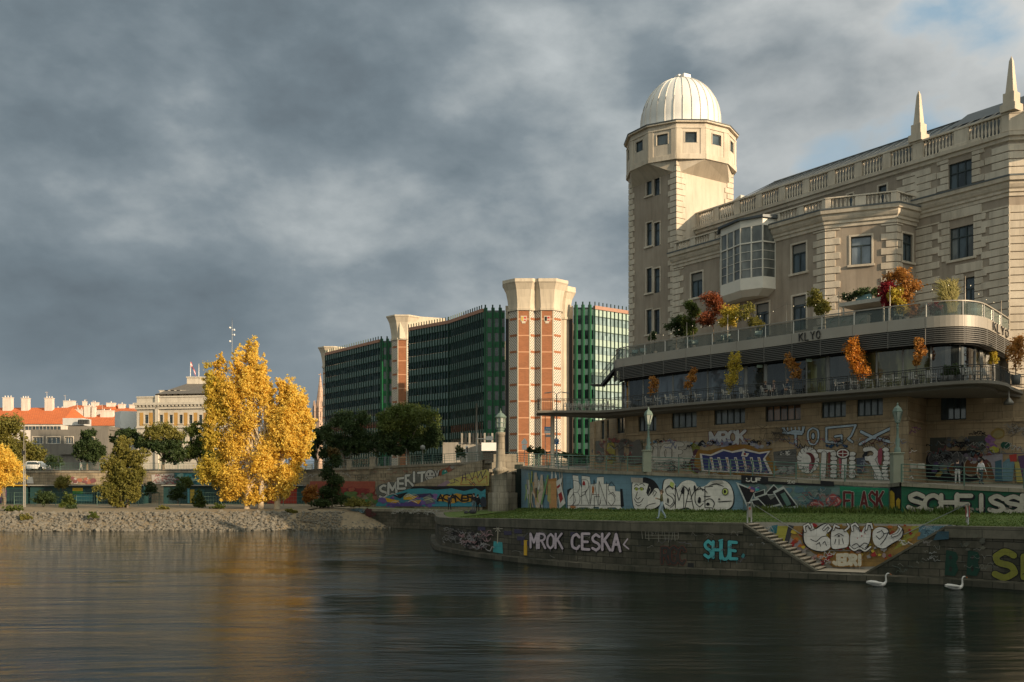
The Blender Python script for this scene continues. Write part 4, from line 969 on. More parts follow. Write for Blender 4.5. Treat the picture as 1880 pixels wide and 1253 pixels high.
# ---- river wall of the side river with the ramp murals (left of centre)
RA, RB = (-33.0, 152.0), (-2.2, 117.0)
RW = thing('river_wall', 'long stone river wall left of the pier with a smiling face and turquoise mural', 'retaining wall', (-18, 135, 2))
Lr = dist(RA, RB); mb = MB()
mb.quad((*RA, -1), (*RB, -1), (*RB, 7.9), (*RA, 7.5)); mb.build('wall_face', WALLST, RW)
mb = MB(); t_, n_2 = frame(RA, RB)
mb.add([wpt(RA, RB, 0, 0.15, 7.3), wpt(RA, RB, Lr, 0.15, 7.7), wpt(RA, RB, Lr, 0.15, 8.0), wpt(RA, RB, 0, 0.15, 7.6), wpt(RA, RB, 0, -0.7, 7.6), wpt(RA, RB, Lr, -0.7, 8.0)], [(0, 1, 2, 3), (3, 2, 5, 4)]); mb.build('coping', PIERST, RW)
# ramp wall in front, its top falling to the left
ra, rb = hitu(RA, RB, 800), hitu(RA, RB, 900)
mb = MB(); Y8, Y9 = hitY(RA, RB, 800)-1.2, hitY(RA, RB, 900)-1.2
pA = [wpt(RA, RB, ra-3, 1.2, 1), wpt(RA, RB, rb, 1.2, 1), wpt(RA, RB, rb, 1.2, PZ(845, Y9)), wpt(RA, RB, ra+(rb-ra)*0.7, 1.2, PZ(852, Y9)), wpt(RA, RB, ra+(rb-ra)*0.3, 1.2, PZ(872, Y8)), wpt(RA, RB, ra-3, 1.2, PZ(890, Y8))]
mb.poly(pA); mb.poly([p-Vector((n_2.x, n_2.y, 0))*0.4 for p in pA])
for i in range(2, 5): a, c = pA[i], pA[i+1]; e = Vector((n_2.x, n_2.y, 0))*0.4; mb.quad(a, c, c-e, a-e)
mb.build('ramp_wall', WALLST, RW)
# low quay in front of it
lq0, lq1 = (PX(560, 131), 131), (PX(850, 112), 112)
LQ = thing('low_quay', 'low dark stone landing at the side river mouth with scribbled white writing', 'quay', (lq0[0], lq0[1], 0))
zt = 2.25; mb = MB(); mb.quad((*lq0, -1), (*lq1, -1), (*lq1, zt), (*lq0, zt)); mb.build('wall_face', QUAY, LQ)
mb = MB(); mb.poly([(*lq0, zt), (*lq1, zt), (2, 97, zt+0.1), (2, 117, zt+.1), (*RB, zt), (*RA, zt)]); mb.build('landing_top', flat('mossy_stone', (0.11, 0.12, 0.06), 0.9, 0, 0.4, 0.5), LQ)
mb = MB(); mb.wbox(lq0, lq1, 0, dist(lq0, lq1), -0.4, 0.06, zt-0.28, zt+0.02); mb.build('coping', PIERST, LQ)

# ---- bridge pier with the lantern column
PR = thing('bridge_pier', 'grey stone pier block at the river mouth between the ramp murals and the blue wall', 'pier', (PX(930, 92), 92, 2.4))
mb = MB(); x0, x1 = PX(903, 93), PX(962, 93)
mb.box(x0, x1, 91.5, 97, 1.0, PZ(850, 93)); mb.box(x0-0.25, x1-0.7, 91.2, 97, PZ(868, 92), PZ(862, 92)); mb.box(x0+0.15, PX(948, 93), 91.9, 96, PZ(850, 93), PZ(835, 93)); mb.box(x0-0.3, PX(950, 91), 90.7, 91.5, 1.0, PZ(905, 91)); mb.box(PX(926, 91), PX(940, 91), 90.9, 91.5, PZ(905, 91), PZ(868, 91))
mb.build('masonry', PIERST, PR, bevel=0.04)
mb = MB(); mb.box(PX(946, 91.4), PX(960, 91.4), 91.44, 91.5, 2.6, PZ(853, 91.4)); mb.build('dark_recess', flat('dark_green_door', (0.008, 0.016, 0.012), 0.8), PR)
LC = thing('lantern_column', 'tall round stone column carrying a big green octagonal lantern at the river mouth', 'lamp', (PX(919, 89.5), 89.5, 2.5))
cx = PX(919, 89.5); z = lambda y: PZ(y, 89.5)
mb = MB(); mb.lathe((cx, 89.5, 0), [(0.75, 2.3), (0.75, z(905)), (0.62, z(904)), (0.60, z(868)), (0.72, z(866)), (0.72, z(862)), (0.42, z(858)), (0.37, z(800)), (0.42, z(799)), (0.42, z(794)), (0, z(794))], 20); mb.build('shaft', PIERST, LC)
mb = MB(); mb.lathe((cx, 89.5, 0), [(0.30, z(794)), (0.30, z(791)), (0.36, z(790)), (0.36, z(787)), (0.46, z(786)), (0.46, z(784.5)), (0, z(784.4))], 8, smooth=False); mb.lathe((cx, 89.5, 0), [(0.50, z(768)), (0.54, z(766)), (0.42, z(763)), (0.20, z(759)), (0.10, z(758)), (0.10, z(756)), (0.02, z(754)), (0.02, z(750)), (0, z(750))], 8, smooth=False)
for i in range(8): a = math.pi/4*i; mb.tube([(cx+0.42*math.cos(a), 89.5+0.42*math.sin(a), z(785)), (cx+0.46*math.cos(a), 89.5+0.46*math.sin(a), z(767))], 0.03, 4)
mb.lathe((cx, 89.5, 0), [(0.45, z(777.5)), (0.47, z(776.8)), (0.45, z(776))], 8)
lh = mb.build('lantern', LAMPG, LC); mb = MB(); mb.lathe((cx, 89.5, 0), [(0.38, z(785)), (0.42, z(767))], 8, smooth=False); mb.build('lantern_glass', glass('lamp_glass', (0.22, 0.24, 0.22), 0.1, 0.6, 0.2), lh)

# ---- left bank: rocks, sand, wall, huts
sh = [(-140, 108), (-58, 109.5), (-40, 110.5), (-26, 111.5), (-19.5, 114), (-14.5, 119), (-12.5, 125)]
mb = MB(); rows = [(0, -0.6), (1.2, 0.25), (5.2, 1.85), (8.5, 2.25), (45, 2.75)]
offs = [[Vector((x+(d*0.15 if x > -27 else 0)-(d*0.9 if x > -20 else 0), y+d)) for x, y in sh] for d, _ in rows]
for j in range(len(rows)-1):
    for i in range(len(sh)-1):
        a, c, e, g_ = offs[j][i], offs[j][i+1], offs[j+1][i+1], offs[j+1][i]; mb.quad((a.x, a.y, rows[j][1]), (c.x, c.y, rows[j][1]), (e.x, e.y, rows[j+1][1]), (g_.x, g_.y, rows[j+1][1]))
struct(mb.build('sand_bank', plaster('sandy_soil', (0.27, 0.21, 0.135), (0.17, 0.135, 0.085), grain=1.5)))
rg = np.random.default_rng(11); ico = bmesh.new(); bmesh.ops.create_icosphere(ico, subdivisions=1, radius=1.0); iv = np.array([v.co[:] for v in ico.verts]); ifc = [tuple(v.index for v in f.verts) for f in ico.faces]; ico.free()
vs, fs = [], []
for k in range(9500):
    i = rg.choice([0, 1, 2, 3, 4, 5], p=[0.30, 0.22, 0.22, 0.12, 0.08, 0.06]); t = rg.random(); d = 0.1+5.6*rg.random()
    if i == 0 and t < 0.35: t = 0.35+0.65*rg.random()
    a = Vector(sh[i]).lerp(Vector(sh[i+1]), t); zz_ = np.interp(d, [0, 1.2, 5.2, 8.5], [-0.1, 0.25, 1.85, 2.25]); sz = (0.07+0.24*rg.random()**3.0)*(1.0 if i < 3 else 0.55)
    q = iv*(sz*(0.6+0.8*rg.random(3)))+rg.normal(size=iv.shape)*sz*0.16; an = rg.random()*6.28; c_, s_ = math.cos(an), math.sin(an)
    q = np.stack([q[:, 0]*c_-q[:, 1]*s_, q[:, 0]*s_+q[:, 1]*c_, q[:, 2]*0.8], 1)+np.array([a.x-(d*0.9 if a.x > -20 else 0), a.y+d, zz_+sz*0.2])
    kk = len(vs); vs.extend(q.tolist()); fs.extend([tuple(kk+x for x in f) for f in ifc])
me = bpy.data.meshes.new('rocks'); me.from_pydata(vs, [], fs); mt, nt, bs = newmat('riprap'); ob = nt.node('ShaderNodeTexCoord').outputs['Object']
setp(nt, bs, **{'Base Color': nt.mix(nt.noise(ob, 2.2, 2, 0.6), (0.055, 0.050, 0.040), (0.235, 0.215, 0.175)), 'Roughness': 0.9, 'Specular IOR Level': 0.2}); me.materials.append(mt)
o = bpy.data.objects.new('rocks', me); COL.objects.link(o); tag(o, 'grey broken stones of the riprap slope along the left river bank', 'rocks', kind='stuff')

LW = thing('street_wall', 'long pale stone street wall behind the green huts on the left bank', 'retaining wall', (-60, 150, 2.5))
mb = MB(); mb.quad((-200, 149, 1), (-33, 151.5, 1), (-33, 151.5, 7.3), (-200, 149, 7.2)); mb.build('wall_face', WALLST, LW)
mb = MB(); mb.wbox((-200, 149), (-33, 151.5), 0, 167, -0.6, 0.15, 7.2, 7.5); mb.build('coping', PIERST, LW)
HUT = flat('hut_dark_green', (0.012, 0.045, 0.045), 0.6, 0, 0.3); 
huts = [(-75, 50, 'left'), (55, 175, ''), (178, 262, ''), (300, 470, ''), (472, 556, '')]
hl = ['dark beach hut with a yellow awning edge at the far left of the bank', 'long dark green hut left of the bushy riverside tree', 'dark green hut with a rainbow panel behind the bushy riverside tree', 'dark teal hut between the bushy tree and the golden poplar', 'dark teal hut behind the trunks of the golden poplar']
for (x0, x1, _), lb in zip(huts, hl):
    Y = 143; a, c = PX(x0, Y), PX(x1, Y); T = thing('beach_hut', lb, 'hut', ((a+c)/2, Y, 2.7), 'huts along the left bank')
    mb = MB(); mb.box(a, c, Y, Y+3.5, 2.4, 5.15); mb.build('wall', HUT, T)
    mb = MB(); mb.box(a-0.15, c+0.1, Y-0.5, Y+3.6, 5.153, 5.32); mb.build('roof', flat('awning_yellow', (0.45, 0.28, 0.03), 0.7) if x0 < 0 else flat('hut_roof', (0.22, 0.22, 0.20), 0.7), T)
    nd = max(2, int((c-a)/3.2))
    for k in range(nd):
        xx = a+(c-a)*(k+0.5)/nd; mb = MB(); mb.box(xx-0.9, xx+0.9, Y-0.03, Y-0.002, 2.7, 4.7); mb.build('shutter', flat('shutter_a', (0.02, 0.075, 0.075), 0.6) if k % 2 else flat('shutter_b', (0.012, 0.03, 0.035), 0.6), T)
    if x0 == 178-0 or x0 == 55:
        pass
# colour panels on the huts
def panelq(parent, x0, x1, y0, y1, Y, m, nm='painted_panel'):
    mb = MB(); mb.quad(P(x0, y1, Y), P(x1, y1, Y), P(x1, y0, Y), P(x0, y0, Y)); return mb.build(nm, m, parent)
HT = [o for o in COL.objects if o.name.startswith('beach_hut')]
panelq(HT[1], 133, 152, 896, 902, 142.93, paint('rainbow_yellow', (0.5, 0.35, 0.03))); panelq(HT[1], 133, 152, 902, 907, 142.92, paint('rainbow_green', (0.03, 0.22, 0.05)))
panelq(HT[1], 136, 170, 908, 921, 142.94, paint('hut_turquoise', (0.05, 0.20, 0.22))); panelq(HT[2], 0+205, 240, 903, 922, 142.94, paint('hut_turquoise2', (0.03, 0.12, 0.13)))
panelq(HT[3], 344, 348, 897, 924, 142.94, paint('hut_cyan', (0.10, 0.30, 0.36))); panelq(HT[3], 349, 357, 899, 924, 142.94, paint('hut_yellow', (0.45, 0.33, 0.05)))
panelq(HT[4], 490, 545, 893, 925, 142.94, paint('hut_red', (0.30, 0.035, 0.02))); panelq(HT[4], 515, 522, 905, 916, 142.9, WHITE)
panelq(HT[0], -20, 12, 900, 924, 142.94, paint('hut_violet', (0.10, 0.05, 0.14)))

# ================================================================== green office block with brick stair towers
GB = thing('office_building', 'huge dark green glass office block with three orange brick stair towers and flared white caps', 'building', (0, 190, 8))
GZ1 = 38.8; GZ0 = 10.5
GRD = flat('green_metal', (0.008, 0.035, 0.022), 0.5, 0.15, 0.3); GRB = flat('bright_green_metal', (0.012, 0.135, 0.05), 0.45, 0.1, 0.2)
GSP = flat('spandrel_green', (0.13, 0.19, 0.175), 0.25, 0.1, 0.3, 0.6); GWN = glass('green_tint_glass', (0.006, 0.014, 0.016), 0.08, 0.7, 0.6, (0.8, 2.76))
GSPL = flat('spandrel_sunlit', (0.34, 0.44, 0.38), 0.35, 0.0, 0.15, 0.6)  # sunlit copy for the right wing: sunshine put into the spandrel colour
GWNL = glass('sunlit_tint_glass', (0.16, 0.22, 0.22), 0.1, 0.8, 0.15, (0.9, 2.76))  # sun and pale sky reflection put into this wing's pane colour
COPPER = flat('parapet_pink', (0.34, 0.18, 0.12), 0.6); CAPW = plaster('cap_concrete', (0.62, 0.54, 0.42), (0.52, 0.45, 0.35), grain=2)
def wing(A, B, nfin, nfl=10, light=False, curve=None):
    L = dist(A, B); hf = (GZ1-1.0-GZ0)/nfl
    for k in range(nfl):
        z = GZ0+hf*k
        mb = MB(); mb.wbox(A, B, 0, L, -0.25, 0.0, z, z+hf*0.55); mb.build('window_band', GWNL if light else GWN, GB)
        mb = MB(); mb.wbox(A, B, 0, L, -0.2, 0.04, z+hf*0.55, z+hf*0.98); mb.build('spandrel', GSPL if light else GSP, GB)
        mb = MB(); mb.wbox(A, B, 0, L, 0.0, 0.12, z+hf*0.50, z+hf*0.545); mb.build('ledge', GRD, GB)
    mb = MB(); mb.wbox(A, B, 0, L, -0.3, 0.25, GZ1-1.0, GZ1-0.35); mb.build('parapet', COPPER, GB)
    mb = MB(); mb.wbox(A, B, 0, 0.10, 0.05, 0.24, GZ0-1.2, GZ1+0.35); src = mb.build('fin', GRD, GB)
    t, n = frame(A, B)
    for k in range(1, nfin):
        q = src.copy(); COL.objects.link(q); q.location = Vector((t.x, t.y, 0))*(L*k/(nfin-0.6)); q.parent = GB
    mb = MB(); mb.wbox(A, B, 0, L, -0.5, -0.1, 7.5, GZ0); mb.build('plinth', CONC, GB)
w2b = (PX(887, 186), 186.0); w2a = (PX(751, 208), 208.0)
w2m = ((w2a[0]+w2b[0])/2+1.0, (w2a[1]+w2b[1])/2+1.8)
wing(w2a, w2m, 16); wing(w2m, w2b, 16)
w1b = (PX(697, 224), 224.0); w1a = (PX(598, 246), 246.0); wing(w1a, w1b, 24)
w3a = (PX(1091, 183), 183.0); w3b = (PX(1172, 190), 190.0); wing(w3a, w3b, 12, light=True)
def greens(A, B, light=False):
    """broad green ribs on the frontal stretch beside the towers"""
    L = dist(A, B); hf = (GZ1-1.0-GZ0)/10
    mb = MB(); mb.wbox(A, B, 0, L, -0.6, -0.4, GZ0-1, GZ1-0.6); mb.build('window_band', GWN, GB)
    for k in range(10):
        mb = MB(); mb.wbox(A, B, 0, L, -0.4, -0.25, GZ0+hf*k+hf*0.6, GZ0+hf*(k+1)); mb.build('spandrel', GRB if not light else GSPL, GB)
    for k in range(3):
        u = L*(k+0.12)/3; mb = MB(); mb.wbox(A, B, u, u+L*0.16, -0.4, 0.25, GZ0-1, GZ1-0.2); mb.build('rib', GRB, GB)
        mb = MB(); mb.wbox(A, B, u+L*0.03, u+L*0.10, 0.0, 0.5, GZ0-1, GZ1+0.3); mb.build('fin', GRD, GB)
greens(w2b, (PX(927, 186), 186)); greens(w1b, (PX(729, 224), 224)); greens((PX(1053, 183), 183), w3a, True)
for x0, x1, Y in ((618, 770, 262), (740, 950, 225), (1040, 1190, 205)):      # roof bodies
    mb = MB(); mb.box(PX(x0, Y), PX(x1, Y), Y-8 if x0 != 740 else Y-4, Y+25, 8, GZ1-1.2); mb.build('core', CONC, GB)
mt, nt, bs = newmat('lattice'); uv = nt.node('ShaderNodeUVMap').outputs[0]
wv = nt.node('ShaderNodeTexVoronoi', {'Vector': nt.mapping(uv, rot=(0, 0, R(45)), sc=(2.8, 2.8, 1)), 'Scale': 1.0, 'Randomness': 0.0}).outputs[0]
setp(nt, bs, **{'Base Color': nt.mix(nt.ramp(wv, [(0.30, (0, 0, 0)), (0.40, (1, 1, 1))]), (0.07, 0.063, 0.055), (0.62, 0.56, 0.47)), 'Roughness': 0.7}); LATT = mt
def stairtower(cx, cy, rr, zt, capf, name='stair_tower', a_off=22.5, lattice=(0, 2, 4, 6)):
    T = MB(); pts = [(cx+rr*math.cos(R(a_off+45*i)), cy+rr*math.sin(R(a_off+45*i))) for i in range(8)]
    zc = zt-5.2
    for i in range(8):
        a, c = pts[(i+1) % 8], pts[i]       # order so that outward is right
        if Vector(frame(a, c)[1]).dot((Vector(a)+Vector(c))/2-Vector((cx, cy))) < 0: a, c = c, a
        L = dist(a, c); mid = (Vector(a)+Vector(c))/2-Vector((cx, cy)); ang = math.degrees(math.atan2(mid.y, mid.x)) % 90
        diag = 30 < ang < 60
        T.wbox(a, c, 0, L, -0.3, 0, 7, zc, 1 if diag else 0)
        for u in (0, L-0.13): T.wbox(a, c, u, u+0.13, -0.05, 0.05, 7, zc, 2)
        if not diag:
            for k in range(9): z = 11.5+(zc-12)*k/8.4; T.wbox(a, c, 0.13, L-0.13, -0.02, 0.03, z, z+0.22, 3)
        else:
            for k in range(9): z = 11.5+(zc-12)*k/8.4; T.wbox(a, c, 0.22, L-0.22, -0.02, 0.05, z, z+0.4, 0)
    return T, pts, zc
def cap(cx, cy, rr, z0, z1, fl, a_off=22.5):
    prof = [(rr+0.25, 0), (rr+0.3, 0.4), (rr+0.12, 0.42), (rr+0.15, 1.2), (rr+0.32, 2.4), (rr+0.6, 3.7), (rr+1.1, 4.7), (rr+1.3, 4.95), (rr+1.3, z1-z0), (0, z1-z0)]
    mb = MB(); mb.lathe((cx, cy, z0), [(r, z) for r, z in prof], 8, 0, False, R(a_off), R(a_off)+2*math.pi); return mb
PINK = flat('terracotta_band', (0.52, 0.27, 0.15), 0.7)
rr = 2.85; yA = 181.2
cxA, cxB = PX(961.5, 178.8), PX(1004.5, 178.8)
for cx in (cxA, cxB):
    T, pts, zc = stairtower(cx, yA, rr, 42.0, 0); T.build('stair_tower', [BRICKO, LATT, CAPW, PINK], GB)
    cap(cx, yA, rr, zc, 42.3, 1).build('flared_cap', CAPW, GB)
    # small coat of arms on the front face
    mb = MB(); yy = yA-rr*math.cos(R(22.5))-0.06; w_ = 0.55; zz_ = zc-1.0
    mb.prism([(cx-w_, yy), (cx+w_, yy), (cx+w_, yy+0.05), (cx-w_, yy+0.05)], zz_-1.0, zz_, 0); mb.prism([(cx-w_*0.6, yy), (cx+w_*0.6, yy), (cx+w_*0.6, yy+0.05), (cx-w_*0.6, yy+0.05)], zz_-1.35, zz_-1.001, 0)
    mb.box(cx-w_*0.8, cx-0.05, yy-0.03, yy-0.002, zz_-0.9, zz_-0.15, 1 if cx == cxB else 3); mb.box(cx+0.05, cx+w_*0.8, yy-0.03, yy-0.002, zz_-0.5, zz_-0.15, 2); mb.box(cx+0.05, cx+w_*0.8, yy-0.03, yy-0.002, zz_-0.9, zz_-0.7, 2)
    mb.build('coat_of_arms', [CAPW, BLACK, flat('arms_red', (0.45, 0.04, 0.03), 0.6), flat('arms_gold', (0.5, 0.32, 0.06), 0.6)], GB)
cap(PX(1029, 184.5), 184.8, 1.7, 36.0, 41.9, 1).build('flared_cap', CAPW, GB)
mb = MB(); mb.lathe((PX(1029, 184.5), 184.8, 0), [(1.7, 7), (1.7, 36.4)], 8, 0, False, R(22.5), R(22.5)+2*math.pi); mb.build('rear_shaft', CAPW, GB)
for x0, x1 in ((928, 938), (1039, 1052)):
    mb = MB(); mb.box(PX(x0, 184), PX(x1, 184), 184.2, 188, 7, 36.2, 1); mb.box(PX(x0, 184), PX(x1, 184), 183.9, 188, 36.2, 38.6, 0); mb.box(PX(x1-1, 184), PX(x1, 184), 183.8, 184.2, 7, 36.2, 0); mb.build('dark_slot', [CAPW, DKMET], GB)
# second and third stair towers further left
for (xc, Yc, r_, zc1_) in ((739, 214, 2.6, 42.0), (606, 252, 2.2, 40.8)):
    cx = PX(xc, Yc); T, pts, zc = stairtower(cx, Yc+2, r_, zc1_, 0); T.build('stair_tower', [BRICKO, LATT, CAPW, PINK], GB); cap(cx, Yc+2, r_, zc, zc1_, 1).build('flared_cap', CAPW, GB)
    mb = MB(); bp = [(cx-0.5, Yc-1.0), (cx+9, Yc+3), (cx+9, Yc+9), (cx-0.5, Yc+6)]; mb.prism(bp, zc+0.2, zc1_-0.003); mb.build('rear_cap', CAPW, GB)
# low blocks of the podium between trees and pier
mb = MB(); mb.box(PX(812, 150), PX(905, 150), 151, 158, 7, PZ(812, 150)); mb.build('podium', CONC, GB)
for k in range(12):
    mb = MB(); u = PX(846+7*k, 150); mb.box(u, u+0.28, 150.7, 151.0, PZ(812, 150)-0.2, PZ(795, 150)); mb.build('podium_fin', DKMET if k % 2 else CONC, GB)
mb = MB(); mb.box(PX(884, 148), PX(912, 148), 148, 150.6, PZ(828, 148), PZ(813, 148)); mb.build('white_canopy', WHITE, GB)
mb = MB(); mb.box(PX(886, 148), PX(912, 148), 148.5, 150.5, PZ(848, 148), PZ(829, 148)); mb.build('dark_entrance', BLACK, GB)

# ================================================================== left background city
def house(name, label, x0, x1, ybase, yeave, yridge, Y, depth, roofm, wallm, hip=0.0, nwin=0, winrows=(), grp=None):
    a, c = PX(x0, Y), PX(x1, Y); T = thing(name, label, 'house', ((a+c)/2, Y, 8), grp)
    ze, zr, zb = PZ(yeave, Y), PZ(yridge, Y), min(PZ(ybase, Y), 8.0)
    ops = []
    for (yt, yb_) in winrows:
        for k in range(nwin): xx = (c-a)*(k+0.5)/nwin; ops.append((xx-0.5, xx+0.5, PZ(yb_, Y), PZ(yt, Y)))
    mb = MB(); panelled(mb, (a, Y), (c, Y), zb, ze, ops, 0.3); mb.quad((a, Y, zb), (a, Y+depth, zb), (a, Y+depth, ze), (a, Y, ze)); mb.quad((c, Y, zb), (c, Y+depth, zb), (c, Y+depth, ze), (c, Y, ze)); mb.quad((a, Y+depth, zb), (c, Y+depth, zb), (c, Y+depth, ze), (a, Y+depth, ze))
    mb.build('wall', wallm, T)
    for op in ops: window((a, Y), (c, Y), op, 'slit', parent=T, surround=0, sill=False)
    mb = MB(); e = 0.4; h = (c-a)*hip; ym = Y+depth/2
    v = [(a-e, Y-e, ze), (c+e, Y-e, ze), (c+e, Y+depth+e, ze), (a-e, Y+depth+e, ze), (a-e+h, ym, zr), (c+e-h, ym, zr)]
    mb.add(v, [(0, 1, 5, 4), (2, 3, 4, 5), (1, 2, 5), (3, 0, 4), (0, 3, 2, 1)]); rf = mb.build('roof', roofm, T)
    return T, rf, (a, c, ze, zr, ym)
CHW = plaster('chimney_white', (0.72, 0.66, 0.58), (0.58, 0.52, 0.45), grain=2)
def chimney(rf, x0, x1, y0, y1, Y, pots=3):
    mb = MB(); a, c = PX(x0, Y), PX(x1, Y); mb.box(a, c, Y-0.4, Y+0.9, PZ(y1, Y)-2.5, PZ(y0, Y)); mb.box(a-0.1, c+0.1, Y-0.5, Y+1.0, PZ(y0, Y), PZ(y0, Y)+0.15)
    for k in range(pots): xx = a+(c-a)*(k+0.5)/pots; mb.lathe((xx, Y+0.2, PZ(y0, Y)+0.15), [(0.16, 0), (0.14, 0.5), (0, 0.5)], 8)
    if int(x0) % 2: mb.tube([(a+0.3, Y+0.3, PZ(y0, Y)), (a+0.3, Y+0.3, PZ(y0, Y)+2.0)], 0.05, 4); mb.tube([(a-0.2, Y+0.3, PZ(y0, Y)+1.7), (a+0.8, Y+0.3, PZ(y0, Y)+1.7)], 0.04, 4)
    mb.build('chimney', CHW, rf)
T, rf, g = house('tiled_house', 'long house with a big plain orange roof and three large white chimneys', -60, 111, 812, 779, 742, 262, 24, TILE, CHW, 0.10, 26, ((783, 790),))
for x0, x1, y0 in ((6, 22, 731), (40, 53, 732), (83, 97, 732)): chimney(rf, x0, x1, y0, 745, 272)
T, rf, g = house('tiled_house', 'orange roofed house between the long tiled roof and the white box building', 95, 252, 812, 782, 757, 272, 22, TILE, CHW, 0.05)
for x0, x1, y0, y1 in ((102, 117, 751, 762), (139, 153, 753, 762), (155, 166, 746, 758), (169, 175, 748, 758), (185, 208, 755, 765)): chimney(rf, x0, x1, y0, y1, 281, 2)
T, rf, g = house('tiled_house', 'farther orange roof with a pale dormer strip rising behind the other tiled roofs', 116, 200, 790, 752, 740, 302, 16, TILE, CHW, 0.06)
for x0, x1, y0, y1 in ((117, 137, 737, 744), (152, 158, 738, 746), (168, 180, 740, 747)): chimney(rf, x0, x1, y0, y1, 309, 1)
T, rf, g = house('tiled_house', 'small hipped orange roof just left of the columned palace', 190, 252, 790, 757, 745, 300, 16, TILE, CHW, 0.3)
for x0, x1, y0, y1 in ((196, 211, 741, 748), (218, 229, 743, 750), (238, 250, 744, 750)): chimney(rf, x0, x1, y0, y1, 307, 1)
# grey modern building
T = thing('modern_building', 'low brown-grey modern building with wide strip windows in front of the orange roofs', 'building', (PX(130, 195), 195, 8))
Y = 195; a, c = (PX(56, Y), Y), (PX(198, Y), Y); ops = [wallspan(a, c, x0, x1, 803, 815) for x0, x1 in ((60, 78), (86, 110), (119, 134), (150, 172))]
GREYB = plaster('grey_cladding', (0.20, 0.185, 0.16), (0.16, 0.145, 0.125), grain=2)
mb = MB(); panelled(mb, a, c, 8, PZ(789, Y), ops, 0.5); mb.quad((*c, 8), (c[0], Y+15, 8), (c[0], Y+15, PZ(789, Y)), (*c, PZ(789, Y))); mb.box(a[0], c[0], Y+0.6, Y+15, PZ(790, Y), PZ(789, Y)-0.01); mb.box(PX(112, Y), c[0]-1, Y+3, Y+12, PZ(789, Y), PZ(781, Y)); mb.box(PX(112, Y), c[0]-.2, Y-0.6, Y, PZ(835, Y), PZ(830, Y)); mb.build('wall', GREYB, T)
for op in ops: window(a, c, op, 3, parent=T, surround=0.18, sill=False, fm=WHITEF, recess=0.35)
mb = MB(); mb.box(PX(115, 200), PX(152, 200), 200, 204, PZ(781, 200), PZ(768, 200)); mb.build('roof_plant', flat('plant_room', (0.50, 0.50, 0.48), 0.5), T)
mb = MB(); 
for k in range(6): mb.lathe((PX(146+3*k, 199), 199, PZ(779, 199)), [(0.35, 0), (0.35, 0.7), (0.2, 0.9), (0, 0.9)], 8)
mb.build('roof_fans', DKMET, T)
# railing on the long house terrace
# white box
T = thing('white_block', 'plain windowless white box building left of the columned palace', 'building', (PX(225, 205), 205, 8))
mb = MB(); Y = 205; mb.prism([(PX(200, Y), Y+3), (PX(221, Y), Y), (PX(251, Y), Y+1), (PX(251, Y), Y+16), (PX(200, Y), Y+16)], 8, PZ(755, Y)); mb.build('wall', flat('white_cladding', (0.62, 0.63, 0.62), 0.5, 0, 0.06), T)
mb = MB(); mb.box(PX(199, Y), PX(222, Y), Y-1, Y+4, PZ(789, Y), PZ(786, Y)); mb.build('canopy', CONC, T)
# palace
PALW = plaster('palace_stone', (0.60, 0.55, 0.46), (0.50, 0.45, 0.37), grain=2); OCH = plaster('ochre_panel', (0.52, 0.30, 0.09), (0.42, 0.24, 0.07))
T = thing('palace', 'pale columned palace with ochre panels, dentil cornice, grey pyramid roof and a red-white-red flag', 'building', (PX(315, 200), 200, 8))
Y = 200; a, c = (PX(251, Y), Y+0.0), (PX(420, Y-8), Y-4.0); xs = [269, 296, 314, 332, 350, 368, 386]
ops = [wallspan(a, c, x-3.2, x+3.2, 762, 778) for x in xs]+[wallspan(a, c, x-3, x+3, 800, 816) for x in xs]
mb = MB(); panelled(mb, a, c, 8, PZ(731, Y), ops, 0.4); mb.quad((*a, 8), (a[0]-1, Y+30, 8), (a[0]-1, Y+30, PZ(731, Y)), (*a, PZ(731, Y))); mb.build('wall', PALW, T)
for op in ops: window(a, c, op, 'two', parent=T, surround=0.4, sill=True)
L = dist(a, c); mb = MB(); zc = PZ(745, Y); mb.wbox(a, c, -0.3, L, -0.2, 0.7, zc, zc+0.5); mb.wbox(a, c, -0.2, L, -0.2, 0.35, zc-0.8, zc-0.3)
for k in range(int(L/0.8)): mb.wbox(a, c, k*0.8, k*0.8+0.4, -0.1, 0.6, zc-0.3, zc-0.003)
mb.wbox(a, c, 0, L, -0.3, 0.15, PZ(731, Y), PZ(728.5, Y)); mb.wbox(a, c, 0, L, -0.1, 0.3, PZ(787, Y), PZ(784, Y))
mb.wbox(a, c, 4.2, 4.9, -0.1, 0.35, 8, PZ(727, Y)); mb.build('cornice', PALW, T)
for x in (260, 277, 287, 305, 323, 341, 359, 377):
    op = wallspan(a, c, x-3.4, x+3.4, 758, 782); mb = MB(); mb.wbox(a, c, op[0], op[1], -0.01, 0.06, op[2], op[3]); mb.build('ochre_panel', OCH, T)
mb = MB(); rz0, rz1 = PZ(729, 212), PZ(706, 218); mb.add([(PX(285, 206), 206, rz0), (PX(450, 203), 203, rz0), (PX(450, 235), 235, rz0), (PX(285, 235), 235, rz0), (PX(342, 217), 217, rz1), (PX(390, 217), 217, rz1), (PX(390, 226), 226, rz1), (PX(342, 226), 226, rz1)], [(0, 1, 5, 4), (1, 2, 6, 5), (2, 3, 7, 6), (3, 0, 4, 7), (4, 5, 6, 7)]); mb.build('roof', flat('slate_roof', (0.13, 0.115, 0.095), 0.8), T)
mb = MB(); mb.box(PX(343, 217), PX(392, 217), 217, 226, rz1, PZ(694, 217)); mb.box(PX(342, 217), PX(393, 217), 216.8, 226.2, PZ(694, 217), PZ(692, 217)); mb.build('roof_crown', PALW, T)
